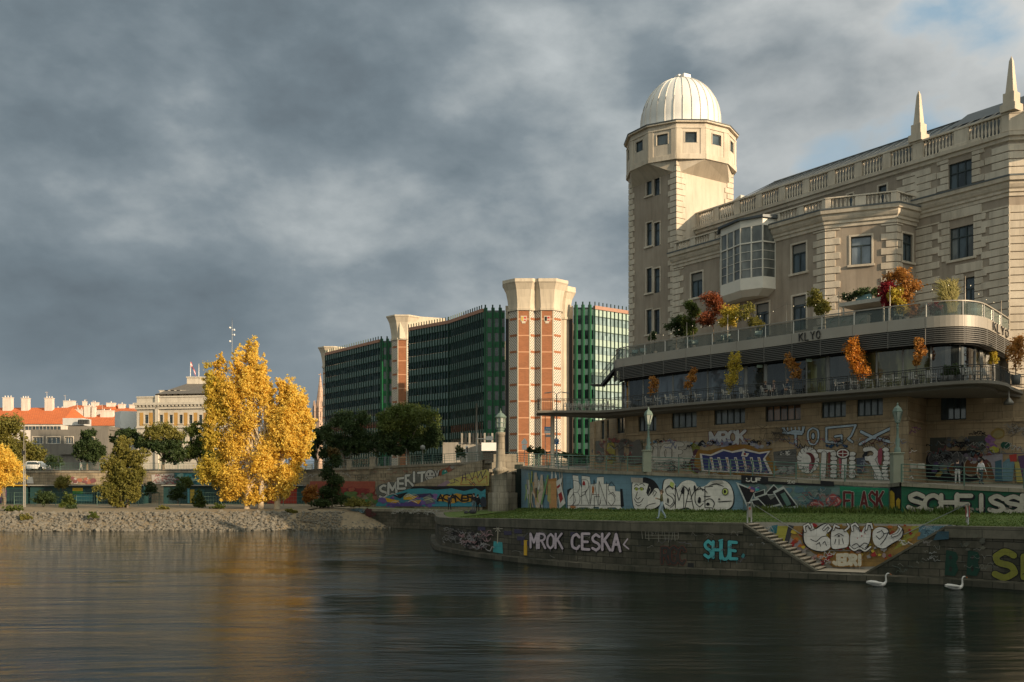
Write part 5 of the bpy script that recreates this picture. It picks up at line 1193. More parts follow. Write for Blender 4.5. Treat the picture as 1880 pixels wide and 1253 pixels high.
for x in (300, 311, 322, 333, 352, 365):
    mb = MB(); q = P(x, 722, 209.5); mb.prism([(q.x-0.8, q.y), (q.x+0.8, q.y), (q.x+0.8, q.y+2), (q.x-0.8, q.y+2)], q.z-0.6, q.z+0.5); mb.prism([(q.x-1.0, q.y-.1), (q.x+1.0, q.y-.1), (q.x+1.0, q.y+2), (q.x-1.0, q.y+2)], q.z+0.502, [q.z+0.6]*4); mb.build('dormer', PALW, T)
for x, y0 in ((349.5, 665), (365, 668)):
    q = P(x, 693, 219); mb = MB(); mb.tube([q, (q.x, q.y, PZ(y0, 219))], 0.07, 5); fp = mb.build('flagpole', WHITE, T)
    if x < 350:
        mb = MB(); N = 8; fl = []
        for i in range(N+1):
            f = i/N
            for j in range(4): g_ = j/3; fl.append((q.x+0.1+0.95*f+0.2*math.sin(f*3)*g_, q.y+0.25*math.sin(f*7), PZ(664, 219)-1.45*g_*0.7-2.3*f-0.1*math.sin(6*f)))
        for j in range(3): mb.add(fl, [(i*4+j, (i+1)*4+j, (i+1)*4+j+1, i*4+j+1) for i in range(N)], [0, 1, 0][j])
        mb.build('flag', [flat('flag_red', (0.55, 0.03, 0.04), 0.7), WHITE], fp)
# mast behind the golden tree
T = thing('antenna_mast', 'thin lattice antenna mast with small dishes rising behind the golden tree', 'mast', (PX(426, 320), 320, 8))
mb = MB(); q = P(426, 700, 320); mb.tube([(q.x, q.y, 8), (q.x, q.y, PZ(600, 320)), (q.x, q.y, PZ(584, 320))], [0.25, 0.10, 0.04], 5)
mb.build('pole', flat('mast_grey', (0.20, 0.22, 0.23), 0.6), T)
for x, y in ((422, 602), (430, 606), (422, 627), (430, 615)): mb = MB(); q = P(x, y, 320); mb.lathe(q, [(0, -0.3), (0.26, -0.25), (0.26, 0.25), (0, 0.3)], 8); mb.tube([q, P(426, y, 320)], 0.08, 4); mb.build('dish', WHITE, T)
# gothic church spire
T = thing('church_spire', 'slender pinkish gothic stone spire between the golden tree and the green office block', 'church', (PX(588, 420), 420, 8))
q = P(588, 800, 420); SPM = masonry('spire_stone', (0.62, 0.44, 0.33), (0.50, 0.35, 0.26), (0.30, 0.20, 0.15), 1.2, 2.2, 0.12, stamt=0.2, streak=0.2)
mb = MB(); z = lambda y: PZ(y, 420)
mb.lathe((q.x, q.y, 0), [(2.5, 8), (2.5, z(752)), (2.9, z(751)), (2.9, z(748)), (1.9, z(747)), (0.35, z(694)), (0.12, z(690)), (0, z(690))], 8, smooth=False); mb.build('spire', SPM, T)
mb = MB(); mb.tube([(q.x, q.y, z(692)), (q.x, q.y, z(685))], 0.15, 4); mb.tube([(q.x-0.7, q.y, z(688)), (q.x+0.7, q.y, z(688))], 0.15, 4); mb.build('cross', SPM, T)
for i in range(8):
    a = R(45*i); mb = MB(); r = 2.8; mb.lathe((q.x+r*math.cos(a), q.y+r*math.sin(a), 0), [(0.5, z(775)), (0.5, z(748)), (0.1, z(736)), (0, z(736))], 4, smooth=False); mb.build('pinnacle', SPM, T)
for i in range(8):
    a = R(45*i+22.5-90); mb = MB(); mb.box(-0.1, 0.1, -0.1, 0.1, 0, 0.1); 
mb = MB(); mb.box(q.x-0.6, q.x+0.6, q.y-2.65, q.y-2.3, z(772), z(757)); mb.build('belfry_opening', BLACK, T)

# blocks added out of frame to cast shade on the river and brick tower
T = thing('shade_block', 'unseen block added on the near right quay to shade the river', 'building', (62, 8, 3))
mb = MB(); mb.prism([(42, -70), (62, -90), (90, -20), (84, 50), (61, 56), (54, 43)], 0, 21); mb.build('wall', STUCCO, T)
mb = MB(); mb.prism([(44, -68), (62, -86), (87, -20), (81, 48), (63, 53), (56, 42)], 21.003, 24); mb.build('roof', DZINC, T)
T = thing('shade_block', 'tall unseen block added behind the domed building to shade the brick tower', 'building', (105, 125, 3))
mb = MB(); mb.prism([(78, 108), (120, 100), (135, 140), (92, 150)], 0, 34); mb.build('wall', STUCCO, T)
# ================================================================== graffiti: painted shapes lying on the walls
PC = {}
def pc(c):
    if isinstance(c, str): return c
    k = 'spray_%02x%02x%02x' % tuple(int(x*255) for x in c)
    PC[k] = paint(k, c); return k
W_ = (0.74, 0.68, 0.61); BK = (0.012, 0.011, 0.014); SIL = (0.48, 0.35, 0.33); LIL = (0.62, 0.50, 0.54)
TEAL = (0.07, 0.36, 0.37); YEL = (0.55, 0.40, 0.05); ORG = (0.50, 0.15, 0.03); RED = (0.36, 0.03, 0.03); GRN = (0.02, 0.20, 0.09); PNK = (0.50, 0.22, 0.20); BLU = (0.06, 0.14, 0.30); PUR = (0.12, 0.07, 0.25); LBL = (0.25, 0.40, 0.52)
class Art:
    def __init__(s, pts, parent, base=0.025, name='graffiti_piece', label=None):
        s.p = pts; s.par = parent; s.base = base; s.mb = MB(); s.mats = []; s.k = 0; s.name = name; s.label = label; s.segs = []
        for i in range(len(pts)-1):
            if dist(pts[i], pts[i+1]) > 0.05: s.segs.append((pts[i], pts[i+1]))
    def map(s, px, py, d):
        best = None
        for A_, B_ in s.segs:
            u = hitu(A_, B_, px); L = dist(A_, B_); e = max(0, -u, u-L)
            if best is None or e < best[0]: best = (e, A_, B_, u)
        _, A_, B_, u = best; t, n = frame(A_, B_); Y = A_[1]+t.y*u
        q = wpt(A_, B_, u, 0, PZ(py, Y)); return q+Vector((n.x, n.y, 0))*d
    def mi(s, c):
        k = pc(c)
        if k not in s.mats: s.mats.append(k)
        return s.mats.index(k)
    def poly(s, pts, c, smooth=0, closed=True):
        if smooth: pts = [(p.x, p.y) for p in catmull([Vector((*p, 0)) for p in pts], smooth, True)]
        s.k += 1; d = s.base+0.0014*s.k; m = s.mi(c)
        bm = bmesh.new(); vs = [bm.verts.new((x, -y, 0)) for x, y in pts]
        try: f = bm.faces.new(vs)
        except Exception: bm.free(); return s
        r = bmesh.ops.triangulate(bm, faces=[f]); bm.verts.index_update()
        tri = [[v.co for v in f.verts] for f in bm.faces]
        for t in tri: s.mb.add([s.map(v.x, -v.y, d) for v in t], [(0, 1, 2)], m)
        bm.free(); return s
    def ell(s, cx, cy, rx, ry, c, n=18): return s.poly([(cx+rx*math.cos(2*math.pi*i/n), cy+ry*math.sin(2*math.pi*i/n)) for i in range(n)], c)
    def blob(s, cx, cy, rx, ry, c, rnd=0.25, n=11):
        return s.poly([(cx+rx*(1+rnd*random.uniform(-1, 1))*math.cos(2*math.pi*i/n), cy+ry*(1+rnd*random.uniform(-1, 1))*math.sin(2*math.pi*i/n)) for i in range(n)], c, 3)
    def stroke(s, pts, w, c, sm=4, taper=False):
        # split at sharp corners
        parts = [[pts[0]]]
        for i in range(1, len(pts)):
            parts[-1].append(pts[i])
            if 0 < i < len(pts)-1:
                a = Vector(pts[i])-Vector(pts[i-1]); b_ = Vector(pts[i+1])-Vector(pts[i])
                if a.length > 0 and b_.length > 0 and a.angle(b_) > 1.25: parts.append([pts[i]])
        m = s.mi(c)
        for pt in parts:
            s.k += 1; d = s.base+0.0014*s.k
            q = [Vector((p[0], p[1])) for p in (catmull([Vector((*p, 0)) for p in pt], sm) if sm > 1 and len(pt) > 2 else [Vector((*p, 0)) for p in pt])]
            if len(q) < 2: continue
            Lp, Rp = [], []
            for i, p in enumerate(q):
                t = (q[min(i+1, len(q)-1)]-q[max(i-1, 0)]);
                if t.length < 1e-6: t = Vector((1, 0))
                t.normalize(); nn = Vector((-t.y, t.x)); ww = w/2*(1-(abs(2*i/(len(q)-1)-1)**3)*0.8 if taper else 1)
                Lp.append(p+nn*ww); Rp.append(p-nn*ww)
            for i in range(len(q)-1):
                s.mb.add([s.map(v.x, v.y, d) for v in (Lp[i], Lp[i+1], Rp[i+1], Rp[i])], [(0, 1, 2, 3)], m)
            if not taper and w > 0.7:
                for end, (l, r_) in ((0, (Lp[0], Rp[0])), (1, (Lp[-1], Rp[-1]))):
                    c0 = (l+r_)/2; e = (l-c0); sg = 1 if end == 0 else -1; f = Vector((-e.y, e.x))*sg
                    arcp = [c0+e*math.cos(math.pi*j/4)+f*math.sin(math.pi*j/4) for j in range(5)]
                    s.mb.add([s.map(v.x, v.y, d) for v in arcp], [(0, 1, 2, 3, 4)], m)
        return s
    def word(s, txt, xl, xr, yt0, yb0, yt1, yb1, w, fill, outl=None, ow=1.6, jit=0.06, gap=0.16, sm=3, shadow=None):
        n = len(txt); cells = []
        for k, ch in enumerate(txt):
            if ch == ' ': continue
            a = xl+(xr-xl)*k/n; e = xl+(xr-xl)*(k+1-gap)/n; jy = random.uniform(-jit, jit)
            for st in LETTERS[ch]:
                pts = []
                for lx, ly in st:
                    x = a+(e-a)*(lx+random.uniform(-jit, jit)*0.7); f = (x-xl)/(xr-xl); yt = yt0+(yt1-yt0)*f; yb = yb0+(yb1-yb0)*f
                    pts.append((x, yb+(yt-yb)*(ly+jy+random.uniform(-jit, jit)*0.5)))
                cells.append(pts)
        if shadow:
            for p in cells: s.stroke([(x+w*0.25, y+w*0.25) for x, y in p], w+ow*2.2, shadow, sm)
        if outl:
            for p in cells: s.stroke(p, w+ow*2, outl, sm)
        for p in cells: s.stroke(p, w, fill, sm)
        if w > 2.5:
            for p in cells:
                if random.random() < 0.5: q = max(p, key=lambda t: t[1]); s.stroke([q, (q[0], q[1]+w*random.uniform(0.8, 2.2))], 0.35, fill, 1)
        return s
    def tags(s, x0, x1, y0, y1, n, cols, w=0.7, size=8, yfun=None):
        for _ in range(n):
            x = random.uniform(x0, x1); y = random.uniform(y0, y1); k = random.randint(3, 7); c = random.choice(cols); pts = []; sz = size*random.uniform(0.5, 1.3)
            for i in range(k): pts.append((x+sz*i*0.35+random.uniform(-1, 1)*sz*0.25, y+random.uniform(-1, 1)*sz*0.5))
            if yfun: pts = [(a, b_+yfun(a)) for a, b_ in pts]
            s.stroke(pts, w*random.uniform(0.7, 1.4), c, 4)
        return s
    def splat(s, x0, x1, y0, y1, n, cols, r=4, yfun=None):
        for _ in range(n):
            x, y = random.uniform(x0, x1), random.uniform(y0, y1); q = random.uniform(0.4, 1)*r; s.blob(x, y+(yfun(x) if yfun else 0), q*1.3, q, random.choice(cols), 0.4, 9)
        return s
    def done(s):
        if not s.mb.f: return None
        o = s.mb.build(s.name, [MATS[k] for k in s.mats], s.par)
        if s.label: o['label'] = s.label
        return o
random.seed(21)
# ---------- quay face
QA = [(p[0], p[1]) for p in QP]
def q_(label, **k): return Art(QA, QWALL, 0.03, label=label)
a = q_('MROK CESKA in pale lilac letters'); a.word('MROK', 975, 1037, 979, 1005, 981, 1008, 3.9, LIL, BK, 1.3, 0.04, 0.22); a.word('CESKA', 1052, 1145, 981, 1008, 981, 1012, 4.7, LIL, BK, 1.4, 0.03, 0.24); a.stroke([(1154, 990), (1147, 1000), (1156, 1008)], 2.6, LIL, 1); a.done()
a = q_('dense silver and pink scrawl at the rounded quay end')
a.splat(826, 842, 972, 988, 10, [(0.10, 0.09, 0.08), (0.16, 0.14, 0.12)], 5); a.splat(846, 896, 980, 1006, 16, [(0.22, 0.18, 0.17), (0.12, 0.09, 0.09)], 6)
a.tags(815, 845, 968, 996, 28, [(0.30, 0.28, 0.26), BK, (0.2, 0.18, 0.16)], 1.0, 9, lambda x: (x-815)*0.12); a.tags(847, 898, 978, 1008, 60, [(0.42, 0.38, 0.36), (0.40, 0.24, 0.24), BK, (0.33, 0.30, 0.30)], 1.2, 9); a.done()
a = q_('pale star figure over a turquoise square'); a.poly([(907, 994), (923, 996), (924, 1017), (906, 1014)], TEAL); a.stroke([(914, 997), (915, 975)], 2, (0.45, 0.38, 0.28), 1)
for an in range(0, 360, 60): a.stroke([(915, 971), (915+8*math.cos(R(an)), 971+6*math.sin(R(an)))], 1.3, (0.48, 0.42, 0.33), 1)
a.done()
a = q_('faded purple blocks'); 
for x, y in ((878, 967), (926, 975), (945, 972), (950, 985), (958, 994), (1048, 977)): a.poly([(x, y), (x+14, y+0.6), (x+14, y+8), (x, y+7.4)], (0.065, 0.055, 0.10))
a.done()
a = q_('RGC in black with rust outlines'); a.word('RGC', 1216, 1260, 1006, 1034, 1005, 1036, 5, (0.04, 0.035, 0.03), (0.16, 0.045, 0.03), 1.0, 0.03, 0.1); a.done()
a = q_('turquoise bubble letters reading SHUE'); a.word('SHUE', 1294, 1356, 994, 1024, 996, 1026, 5.6, (0.08, 0.40, 0.42), BK, 1.5, 0.05, 0.10); a.stroke([(1321, 993), (1327, 991)], 3, (0.08, 0.40, 0.42), 1); a.blob(1365, 1021, 4.2, 5, BK); a.blob(1365, 1021, 3.2, 4, (0.05, 0.20, 0.21)); a.done()
a = q_('pale mortar drips'); 
for x in range(1180, 1250, 6): a.stroke([(x+random.uniform(-2, 2), 976), (x, 976+random.uniform(4, 20))], 1.1, (0.27, 0.25, 0.20), 1)
for y in (977, 983, 989): a.stroke([(1185, y), (1246, y+1)], 0.8, (0.24, 0.22, 0.17), 1)
a.poly([(1273, 963.5), (1281, 963.5), (1281, 968), (1273, 968)], (0.45, 0.43, 0.38)); a.done()
a = q_('two dark green B letters'); 
for x in (1738, 1778): a.poly([(x, 1010), (x+18, 1014), (x+22, 1024), (x+18, 1033), (x+22, 1046), (x+16, 1058), (x-3, 1056)], (0.012, 0.05, 0.032)); a.ell(x+8, 1024, 3, 4, (0.03, 0.03, 0.024)); a.ell(x+8, 1045, 3, 5, (0.03, 0.03, 0.024))
a.done()
a = q_('huge olive yellow S and L at the right end'); a.word('S', 1825, 1868, 1012, 1060, 1012, 1060, 12, (0.23, 0.22, 0.035), BK, 1.6, 0.02, 0.05, 4); a.word('L', 1880, 1915, 1022, 1060, 1022, 1062, 11, (0.23, 0.22, 0.035), BK, 1.6, 0.0); a.done()
a = q_('white scratchy tags on the dark face'); a.tags(1375, 1420, 985, 1005, 6, [(0.25, 0.25, 0.24)], 0.7, 6); a.tags(1700, 1720, 1010, 1030, 8, [(0.3, 0.3, 0.28)], 0.7, 6); a.tags(1690, 1705, 990, 1000, 2, [(0.2, 0.18, 0.16)], 1.4, 9); a.splat(1765, 1810, 985, 1012, 7, [(0.15, 0.14, 0.10), (0.11, 0.105, 0.08)], 5); a.poly([(1722, 976), (1744, 976), (1744, 990), (1714, 992)], (0.03, 0.075, 0.10)); a.done()
# ---------- mural behind the stair
a = Art(MURAL, QWALL, 0.02, label='white curled monster letters on an orange ground above JEDRI')
a.poly([(1440, 966), (1700, 966), (1700, 985), (1612, 1040), (1530, 1042), (1500, 1020), (1455, 990)], (0.34, 0.20, 0.06))
a.poly([(1424, 966), (1456, 966), (1446, 998), (1424, 984)], (0.40, 0.37, 0.06)); a.poly([(1448, 964), (1458, 966), (1448, 998), (1440, 996)], (0.05, 0.05, 0.06)); a.poly([(1414, 966), (1428, 964), (1426, 980), (1416, 978)], (0.03, 0.16, 0.20))
a.poly([(1450, 990), (1470, 992), (1482, 1024), (1460, 1012)], (0.34, 0.28, 0.30)); a.poly([(1676, 966), (1700, 966), (1662, 1000), (1640, 1010)], (0.35, 0.33, 0.06)); a.poly([(1688, 966), (1740, 966), (1700, 988), (1684, 992)], (0.12, 0.22, 0.27))
a.splat(1455, 1690, 964, 1004, 70, [ORG, RED, YEL, (0.32, 0.06, 0.02), (0.42, 0.22, 0.04)], 4.5); a.splat(1475, 1640, 1004, 1034, 50, [ORG, (0.38, 0.26, 0.24), YEL, (0.3, 0.27, 0.25), RED], 4)
def mon(pts): a.poly([((x-1575)*1.03+1575, (y-988)*1.07+988) for x, y in pts], BK, 4); a.poly(pts, (0.72, 0.68, 0.63), 4)
mon([(1478, 975), (1484, 966), (1492, 962), (1498, 972), (1512, 964), (1521, 963), (1524, 976), (1518, 982), (1526, 992), (1525, 1006), (1512, 1012), (1492, 1008), (1479, 996)])
mon([(1530, 971), (1542, 972), (1553, 974), (1560, 984), (1558, 1002), (1548, 1006), (1530, 1007), (1527, 990)])
mon([(1566, 970), (1572, 962), (1578, 968), (1582, 978), (1588, 968), (1596, 964), (1600, 974), (1598, 992), (1592, 1006), (1582, 1010), (1565, 1008), (1562, 990)])
mon([(1604, 976), (1616, 968), (1630, 972), (1634, 982), (1646, 976), (1652, 968), (1658, 976), (1654, 988), (1638, 998), (1622, 1007), (1606, 998)])
for pts in ([(1490, 990), (1500, 994), (1510, 986), (1520, 984)], [(1500, 1000), (1506, 996), (1508, 1003)], [(1512, 998), (1516, 994), (1519, 1002)], [(1534, 984), (1542, 980), (1550, 984)], [(1536, 990), (1534, 998)], [(1542, 990), (1542, 999)], [(1548, 989), (1550, 998)], [(1566, 1002), (1574, 998), (1580, 1004), (1588, 997), (1596, 1000), (1590, 1006)], [(1612, 978), (1620, 974), (1624, 982), (1616, 990), (1610, 984)], [(1624, 980), (1632, 978), (1626, 990), (1618, 1000)], [(1486, 968), (1490, 974), (1497, 972)], [(1576, 966), (1580, 976)], [(1592, 968), (1588, 978)]): a.stroke(pts, 1.3, BK, 4)
for pts in ([(1480, 976), (1478, 966), (1486, 962), (1490, 968)], [(1514, 972), (1522, 964), (1527, 970), (1522, 976)], [(1532, 972), (1534, 964), (1542, 968)], [(1553, 974), (1560, 968), (1558, 962)], [(1567, 974), (1565, 965), (1572, 961), (1577, 967)], [(1592, 972), (1594, 962), (1601, 962), (1603, 970)], [(1640, 984), (1650, 980), (1656, 971), (1651, 966)], [(1562, 1004), (1570, 1010), (1580, 1006), (1590, 1011), (1600, 1004)]): a.stroke(pts, 5.2, BK, 4); a.stroke(pts, 3.0, (0.72, 0.68, 0.63), 4)
a.ell(1542, 984, 2.2, 1.6, BK); a.ell(1584, 984, 1.3, 1.3, RED); a.ell(1576, 988, 1, 1, RED); a.ell(1590, 980, 1, 1, RED)
a.word('JEDRI', 1532, 1586, 1019, 1036, 1019, 1036, 6.4, (0.58, 0.52, 0.40), (0.33, 0.17, 0.04), 1.8, 0.05, 0.08)
a.tags(1498, 1525, 1016, 1034, 12, [(0.5, 0.5, 0.48), BK], 0.9, 7); a.tags(1385, 1420, 964, 978, 12, [(0.4, 0.4, 0.4), (0.2, 0.25, 0.27)], 1.0, 7); a.tags(1690, 1735, 966, 984, 26, [(0.40, 0.44, 0.45), (0.05, 0.1, 0.14), (0.2, 0.35, 0.42)], 1.0, 8); a.tags(1648, 1664, 992, 1004, 7, [W_], 1.1, 7)
a.done()
# ---------- blue wall
BA = list(WP)
a = Art(BA, EW, 0.03, label='green and orange drips at the sunlit end of the blue wall')
for _ in range(46):
    x = random.uniform(966, 1034); y0 = random.uniform(866, 915); a.stroke([(x, y0), (x+random.uniform(-2, 2), y0+random.uniform(8, 18)), (x+random.uniform(-2, 2), y0+random.uniform(18, 34))], random.uniform(1.0, 2.6), random.choice([W_, (0.5, 0.42, 0.33), (0.55, 0.28, 0.12), (0.40, 0.42, 0.10), W_, (0.25, 0.38, 0.14)]), 3)
a.poly([(983, 868), (987, 868), (989, 884), (993, 884), (995, 872), (998, 872), (1000, 900), (996, 918), (991, 938), (986, 936), (984, 915), (979, 905), (983, 890)], (0.60, 0.47, 0.36)); a.poly([(985, 896), (988, 896), (988, 914), (985, 914)], (0.10, 0.08, 0.06))
a.stroke([(1008, 873), (996, 925)], 2.6, (0.20, 0.38, 0.15), 1); a.poly([(1009, 884), (1024, 880), (1024, 937), (1011, 937)], (0.60, 0.30, 0.12)); a.poly([(1009, 880), (1024, 878), (1023, 884), (1010, 884)], (0.45, 0.20, 0.06)); a.poly([(1008, 890), (1013, 888), (1013, 925), (1007, 920)], (0.45, 0.38, 0.14))
a.poly([(1023, 884), (1034, 877), (1034, 884), (1032, 888), (1040, 924), (1027, 937), (1029, 930)], W_); a.poly([(1024, 894), (1030, 889), (1031, 893), (1026, 898)], RED); a.poly([(1027, 908), (1033, 903), (1036, 916), (1031, 924)], RED); a.poly([(1026, 938), (1040, 925), (1038, 934), (1027, 941)], (0.05, 0.16, 0.07))
a.done()
a = Art(BA, EW, 0.03, label='tall white block letters with black line work')
a.poly([(1042, 900), (1049, 896), (1049, 937), (1042, 937)], BK); a.poly([(1139, 898), (1143, 898), (1146, 930), (1139, 932)], BK)
outl = [(1043, 936), (1043, 912), (1047, 901), (1054, 896), (1052, 873), (1062, 874), (1063, 884), (1068, 896), (1069, 874), (1077, 875), (1083, 876), (1085, 890), (1096, 888), (1097, 877), (1109, 876), (1109, 889), (1118, 889), (1119, 893), (1129, 893), (1130, 902), (1139, 903), (1140, 930), (1143, 935), (1132, 935), (1131, 932), (1116, 932), (1115, 935), (1101, 934), (1100, 931), (1090, 931), (1090, 936), (1081, 936), (1080, 932), (1064, 932), (1060, 935)]
a.poly([((x-1092)*1.015+1092, (y-905)*1.035+905) for x, y in outl], BK); a.poly(outl, (0.76, 0.70, 0.63))
a.word('BRANS', 1053, 1132, 880, 926, 884, 928, 0.8, BK, None, 0, 0.05, 0.12, 3)
for pts in ([(1047, 916), (1054, 906), (1057, 920), (1051, 928)], [(1066, 912), (1074, 908), (1078, 900)], [(1043, 929), (1060, 928), (1140, 928)], [(1092, 932), (1092, 912), (1102, 912)], [(1118, 908), (1126, 904), (1131, 912)], [(1084, 892), (1084, 924)]): a.stroke(pts, 0.8, BK, 3)
a.poly([(1088, 897), (1090, 892), (1092, 898), (1090, 909)], ORG, 3); a.blob(1073, 888, 2.6, 4, RED); a.blob(1053, 931, 4.5, 3, (0.5, 0.2, 0.08), 0.5); a.ell(1099, 909, 1, 1, RED); a.done()
a = Art(BA, EW, 0.03, label='cartoon head with black hair and yellow eyes')
a.poly([(1160, 938), (1205, 939), (1211, 930), (1180, 929)], BK); a.poly([(1180, 880), (1190, 878), (1202, 884), (1211, 898), (1214, 912), (1208, 916), (1190, 912)], BK, 4)
face = [(1163, 886), (1176, 886), (1193, 890), (1195, 900), (1190, 912), (1199, 903), (1203, 897), (1210, 899), (1213, 912), (1212, 926), (1200, 934), (1180, 938), (1166, 934), (1162, 918), (1161, 900)]
a.poly([((x-1187)*1.04+1187, (y-911)*1.03+911) for x, y in face], BK, 4); a.poly(face, (0.76, 0.70, 0.63), 4)
a.poly([(1180, 881), (1192, 884), (1195, 888), (1196, 896), (1192, 906), (1190, 911), (1187, 905), (1189, 897), (1191, 889), (1180, 887)], BK)
for x in (1169, 1178.5): a.poly([(x-4.5, 897), (x, 894.5), (x+4.5, 898), (x, 901.5)], BK, 2); a.ell(x, 898.5, 2.4, 3, (0.55, 0.60, 0.12)); a.ell(x, 898.5, 0.9, 1.3, BK)
for pts in ([(1165, 893), (1169, 889), (1173, 892)], [(1175, 890), (1180, 888), (1184, 892)], [(1171, 904), (1168, 914), (1172, 917), (1176, 913)], [(1165, 916), (1170, 923), (1177, 922), (1182, 915)], [(1168, 926), (1173, 929), (1178, 926)], [(1199, 908), (1202, 901), (1206, 904), (1201, 912)], [(1204, 924), (1190, 928), (1184, 936)]): a.stroke(pts, 1.1, BK, 4)
a.poly([(1159, 877), (1181, 878), (1181, 887), (1160, 886)], (0.42, 0.36, 0.31)); a.done()
a = Art(BA, EW, 0.03, label='big white bubble letters ending in a fish head with a yellow eye')
sil = [(1219, 886), (1225, 880), (1234, 881), (1240, 890), (1243, 896), (1252, 886), (1264, 882), (1276, 886), (1281, 894), (1294, 893), (1306, 884), (1322, 882), (1336, 886), (1344, 898), (1347, 914), (1344, 929), (1334, 936), (1318, 940), (1300, 938), (1284, 940), (1272, 938), (1262, 932), (1244, 936), (1228, 940), (1220, 930), (1217, 912)]
a.poly([((x-1282)*1.03+1282, (y-911)*1.045+912) for x, y in sil], BK, 3); a.poly(sil, (0.76, 0.70, 0.63), 3)
a.word('SMACE', 1222, 1312, 893, 932, 893, 932, 1.5, BK, None, 0, 0.09, 0.14, 4)
for pts in ([(1222, 898), (1230, 894), (1240, 898)], [(1225, 908), (1236, 906), (1240, 914), (1238, 926), (1230, 934)], [(1246, 904), (1254, 892), (1262, 898), (1266, 910)], [(1268, 918), (1276, 902), (1290, 898), (1300, 906)], [(1290, 922), (1304, 916), (1312, 924), (1308, 936)], [(1302, 892), (1316, 889), (1330, 894)], [(1318, 922), (1332, 921), (1345, 920)]): a.stroke(pts, 1.8, BK, 4, True)
for (x, y, rx, ry) in ((1254, 901, 3, 6), (1276, 897, 2.2, 5), (1285, 919, 3, 6), (1300, 926, 4, 3), (1227, 920, 1.6, 5)): a.blob(x, y, rx, ry, BK, 0.3)
a.ell(1332, 903, 6, 7, BK); a.ell(1332, 903, 4.8, 5.6, (0.5, 0.55, 0.15)); a.ell(1331.5, 903, 2.4, 3.4, BK); a.poly([(1232, 884), (1239, 888), (1236, 896), (1230, 891)], (0.5, 0.55, 0.15)); a.poly([(1304, 883), (1326, 882), (1330, 888), (1310, 888)], (0.42, 0.38, 0.34)); a.ell(1321, 917, 1.6, 2, BK); a.done()
a = Art(BA, EW, 0.03, label='jagged silver and black arrow letters')
a.poly([(1362, 888), (1640, 896), (1634, 948), (1366, 944)], (0.13, 0.18, 0.17)); a.splat(1372, 1625, 896, 938, 70, [(0.16, 0.20, 0.18), (0.09, 0.14, 0.14), (0.22, 0.22, 0.20), (0.10, 0.18, 0.22)], 9)
SILV = (0.50, 0.51, 0.48)
for pts in ([(1357, 890), (1382, 900), (1392, 896), (1384, 908), (1378, 920), (1373, 925)], [(1386, 906), (1404, 900), (1404, 910), (1388, 914)], [(1406, 908), (1422, 892), (1430, 900), (1440, 900), (1418, 908)], [(1392, 914), (1410, 908), (1416, 918), (1430, 908), (1438, 924), (1404, 932)], [(1382, 920), (1394, 918), (1410, 934), (1404, 941), (1388, 932)], [(1440, 898), (1464, 929), (1440, 932), (1424, 906)], [(1408, 938), (1440, 934), (1462, 932), (1450, 938), (1412, 944)]):
    cx_, cy_ = sum(p[0] for p in pts)/len(pts), sum(p[1] for p in pts)/len(pts); a.poly([((x-cx_)*1.22+cx_, (y-cy_)*1.28+cy_) for x, y in pts], SILV); a.poly(pts, BK)
a.poly([(1434, 908), (1442, 904), (1454, 926), (1446, 930)], (0.10, 0.18, 0.15)); a.tags(1465, 1520, 895, 935, 34, [(0.05, 0.10, 0.12), (0.04, 0.16, 0.22), (0.3, 0.3, 0.3), (0.28, 0.06, 0.06)], 0.9, 12); a.splat(1370, 1400, 894, 902, 9, [PNK, PUR, TEAL], 3)
a.done()
a = Art(BA, EW, 0.135, label='black band with SUF in white')
a.poly([(1362, 872.5), (1532, 884.5), (1532, 893), (1362, 887.5)], BK); a.word('SUF', 1371, 1400, 877, 884, 879, 885.5, 1.7, W_, None, 0, 0.03); a.word('SEAO', 1447, 1461, 882.5, 888, 883, 888.5, 0.7, W_, None, 0, 0.03); a.done()
a = Art(BA, EW, 0.14, label='two pink roses of spray paint')
for cx_, cy_, r_ in ((1499, 931, 14), (1531, 920, 13)):
    a.blob(cx_, cy_, r_, r_*0.85, (0.32, 0.05, 0.05), 0.2); a.blob(cx_, cy_, r_*0.85, r_*0.7, (0.50, 0.27, 0.24), 0.2)
    for _ in range(16): a.stroke([(cx_+random.uniform(-9, 9), cy_+random.uniform(-7, 7)) for _ in range(3)], 1.2, (0.33, 0.06, 0.06), 3)
a.done()
a = Art(BA, EW, 0.15, label='FLASK in dark red on green')
a.poly([(1543, 893), (1632, 897), (1632, 950), (1545, 948)], (0.012, 0.15, 0.085)); a.poly([(1543, 893), (1632, 897), (1632, 905), (1543, 902)], (0.01, 0.20, 0.10))
a.word('FLASK', 1551, 1626, 904, 935, 905, 940, 4.6, (0.11, 0.012, 0.012), (0.55, 0.54, 0.48), 0.6, 0.05, 0.16, 1); a.tags(1552, 1620, 936, 946, 12, [(0.03, 0.2, 0.2), (0.02, 0.25, 0.15)], 1.2, 9); a.done()
a = Art([WP[-1], WR[0]], EW, 0.03, label='yellow flame figure on black')
a.poly([(1633, 903), (1638, 901), (1643, 906), (1644, 934), (1638, 936), (1632, 930)], (0.52, 0.33, 0.03)); a.poly([(1646, 920), (1650, 914), (1654, 918), (1653, 934), (1647, 934)], (0.52, 0.33, 0.03)); a.done()
a = Art(WR, EW, 0.03, label='SCHEISS in heavy silver letters on dark green')
for _ in range(40): x = random.uniform(1668, 1878); a.ell(x, 891+(x-1660)*0.035+random.uniform(-3, 3), 0.5, 0.5, W_, 6)
a.word('SCHEISSE', 1668, 1905, 909, 937, 911, 941, 8.0, (0.46, 0.42, 0.35), BK, 1.5, 0.07, 0.02, 3, (0.01, 0.012, 0.02))
a.splat(1672, 1878, 930, 938, 16, [(0.22, 0.19, 0.16)], 3); a.done()
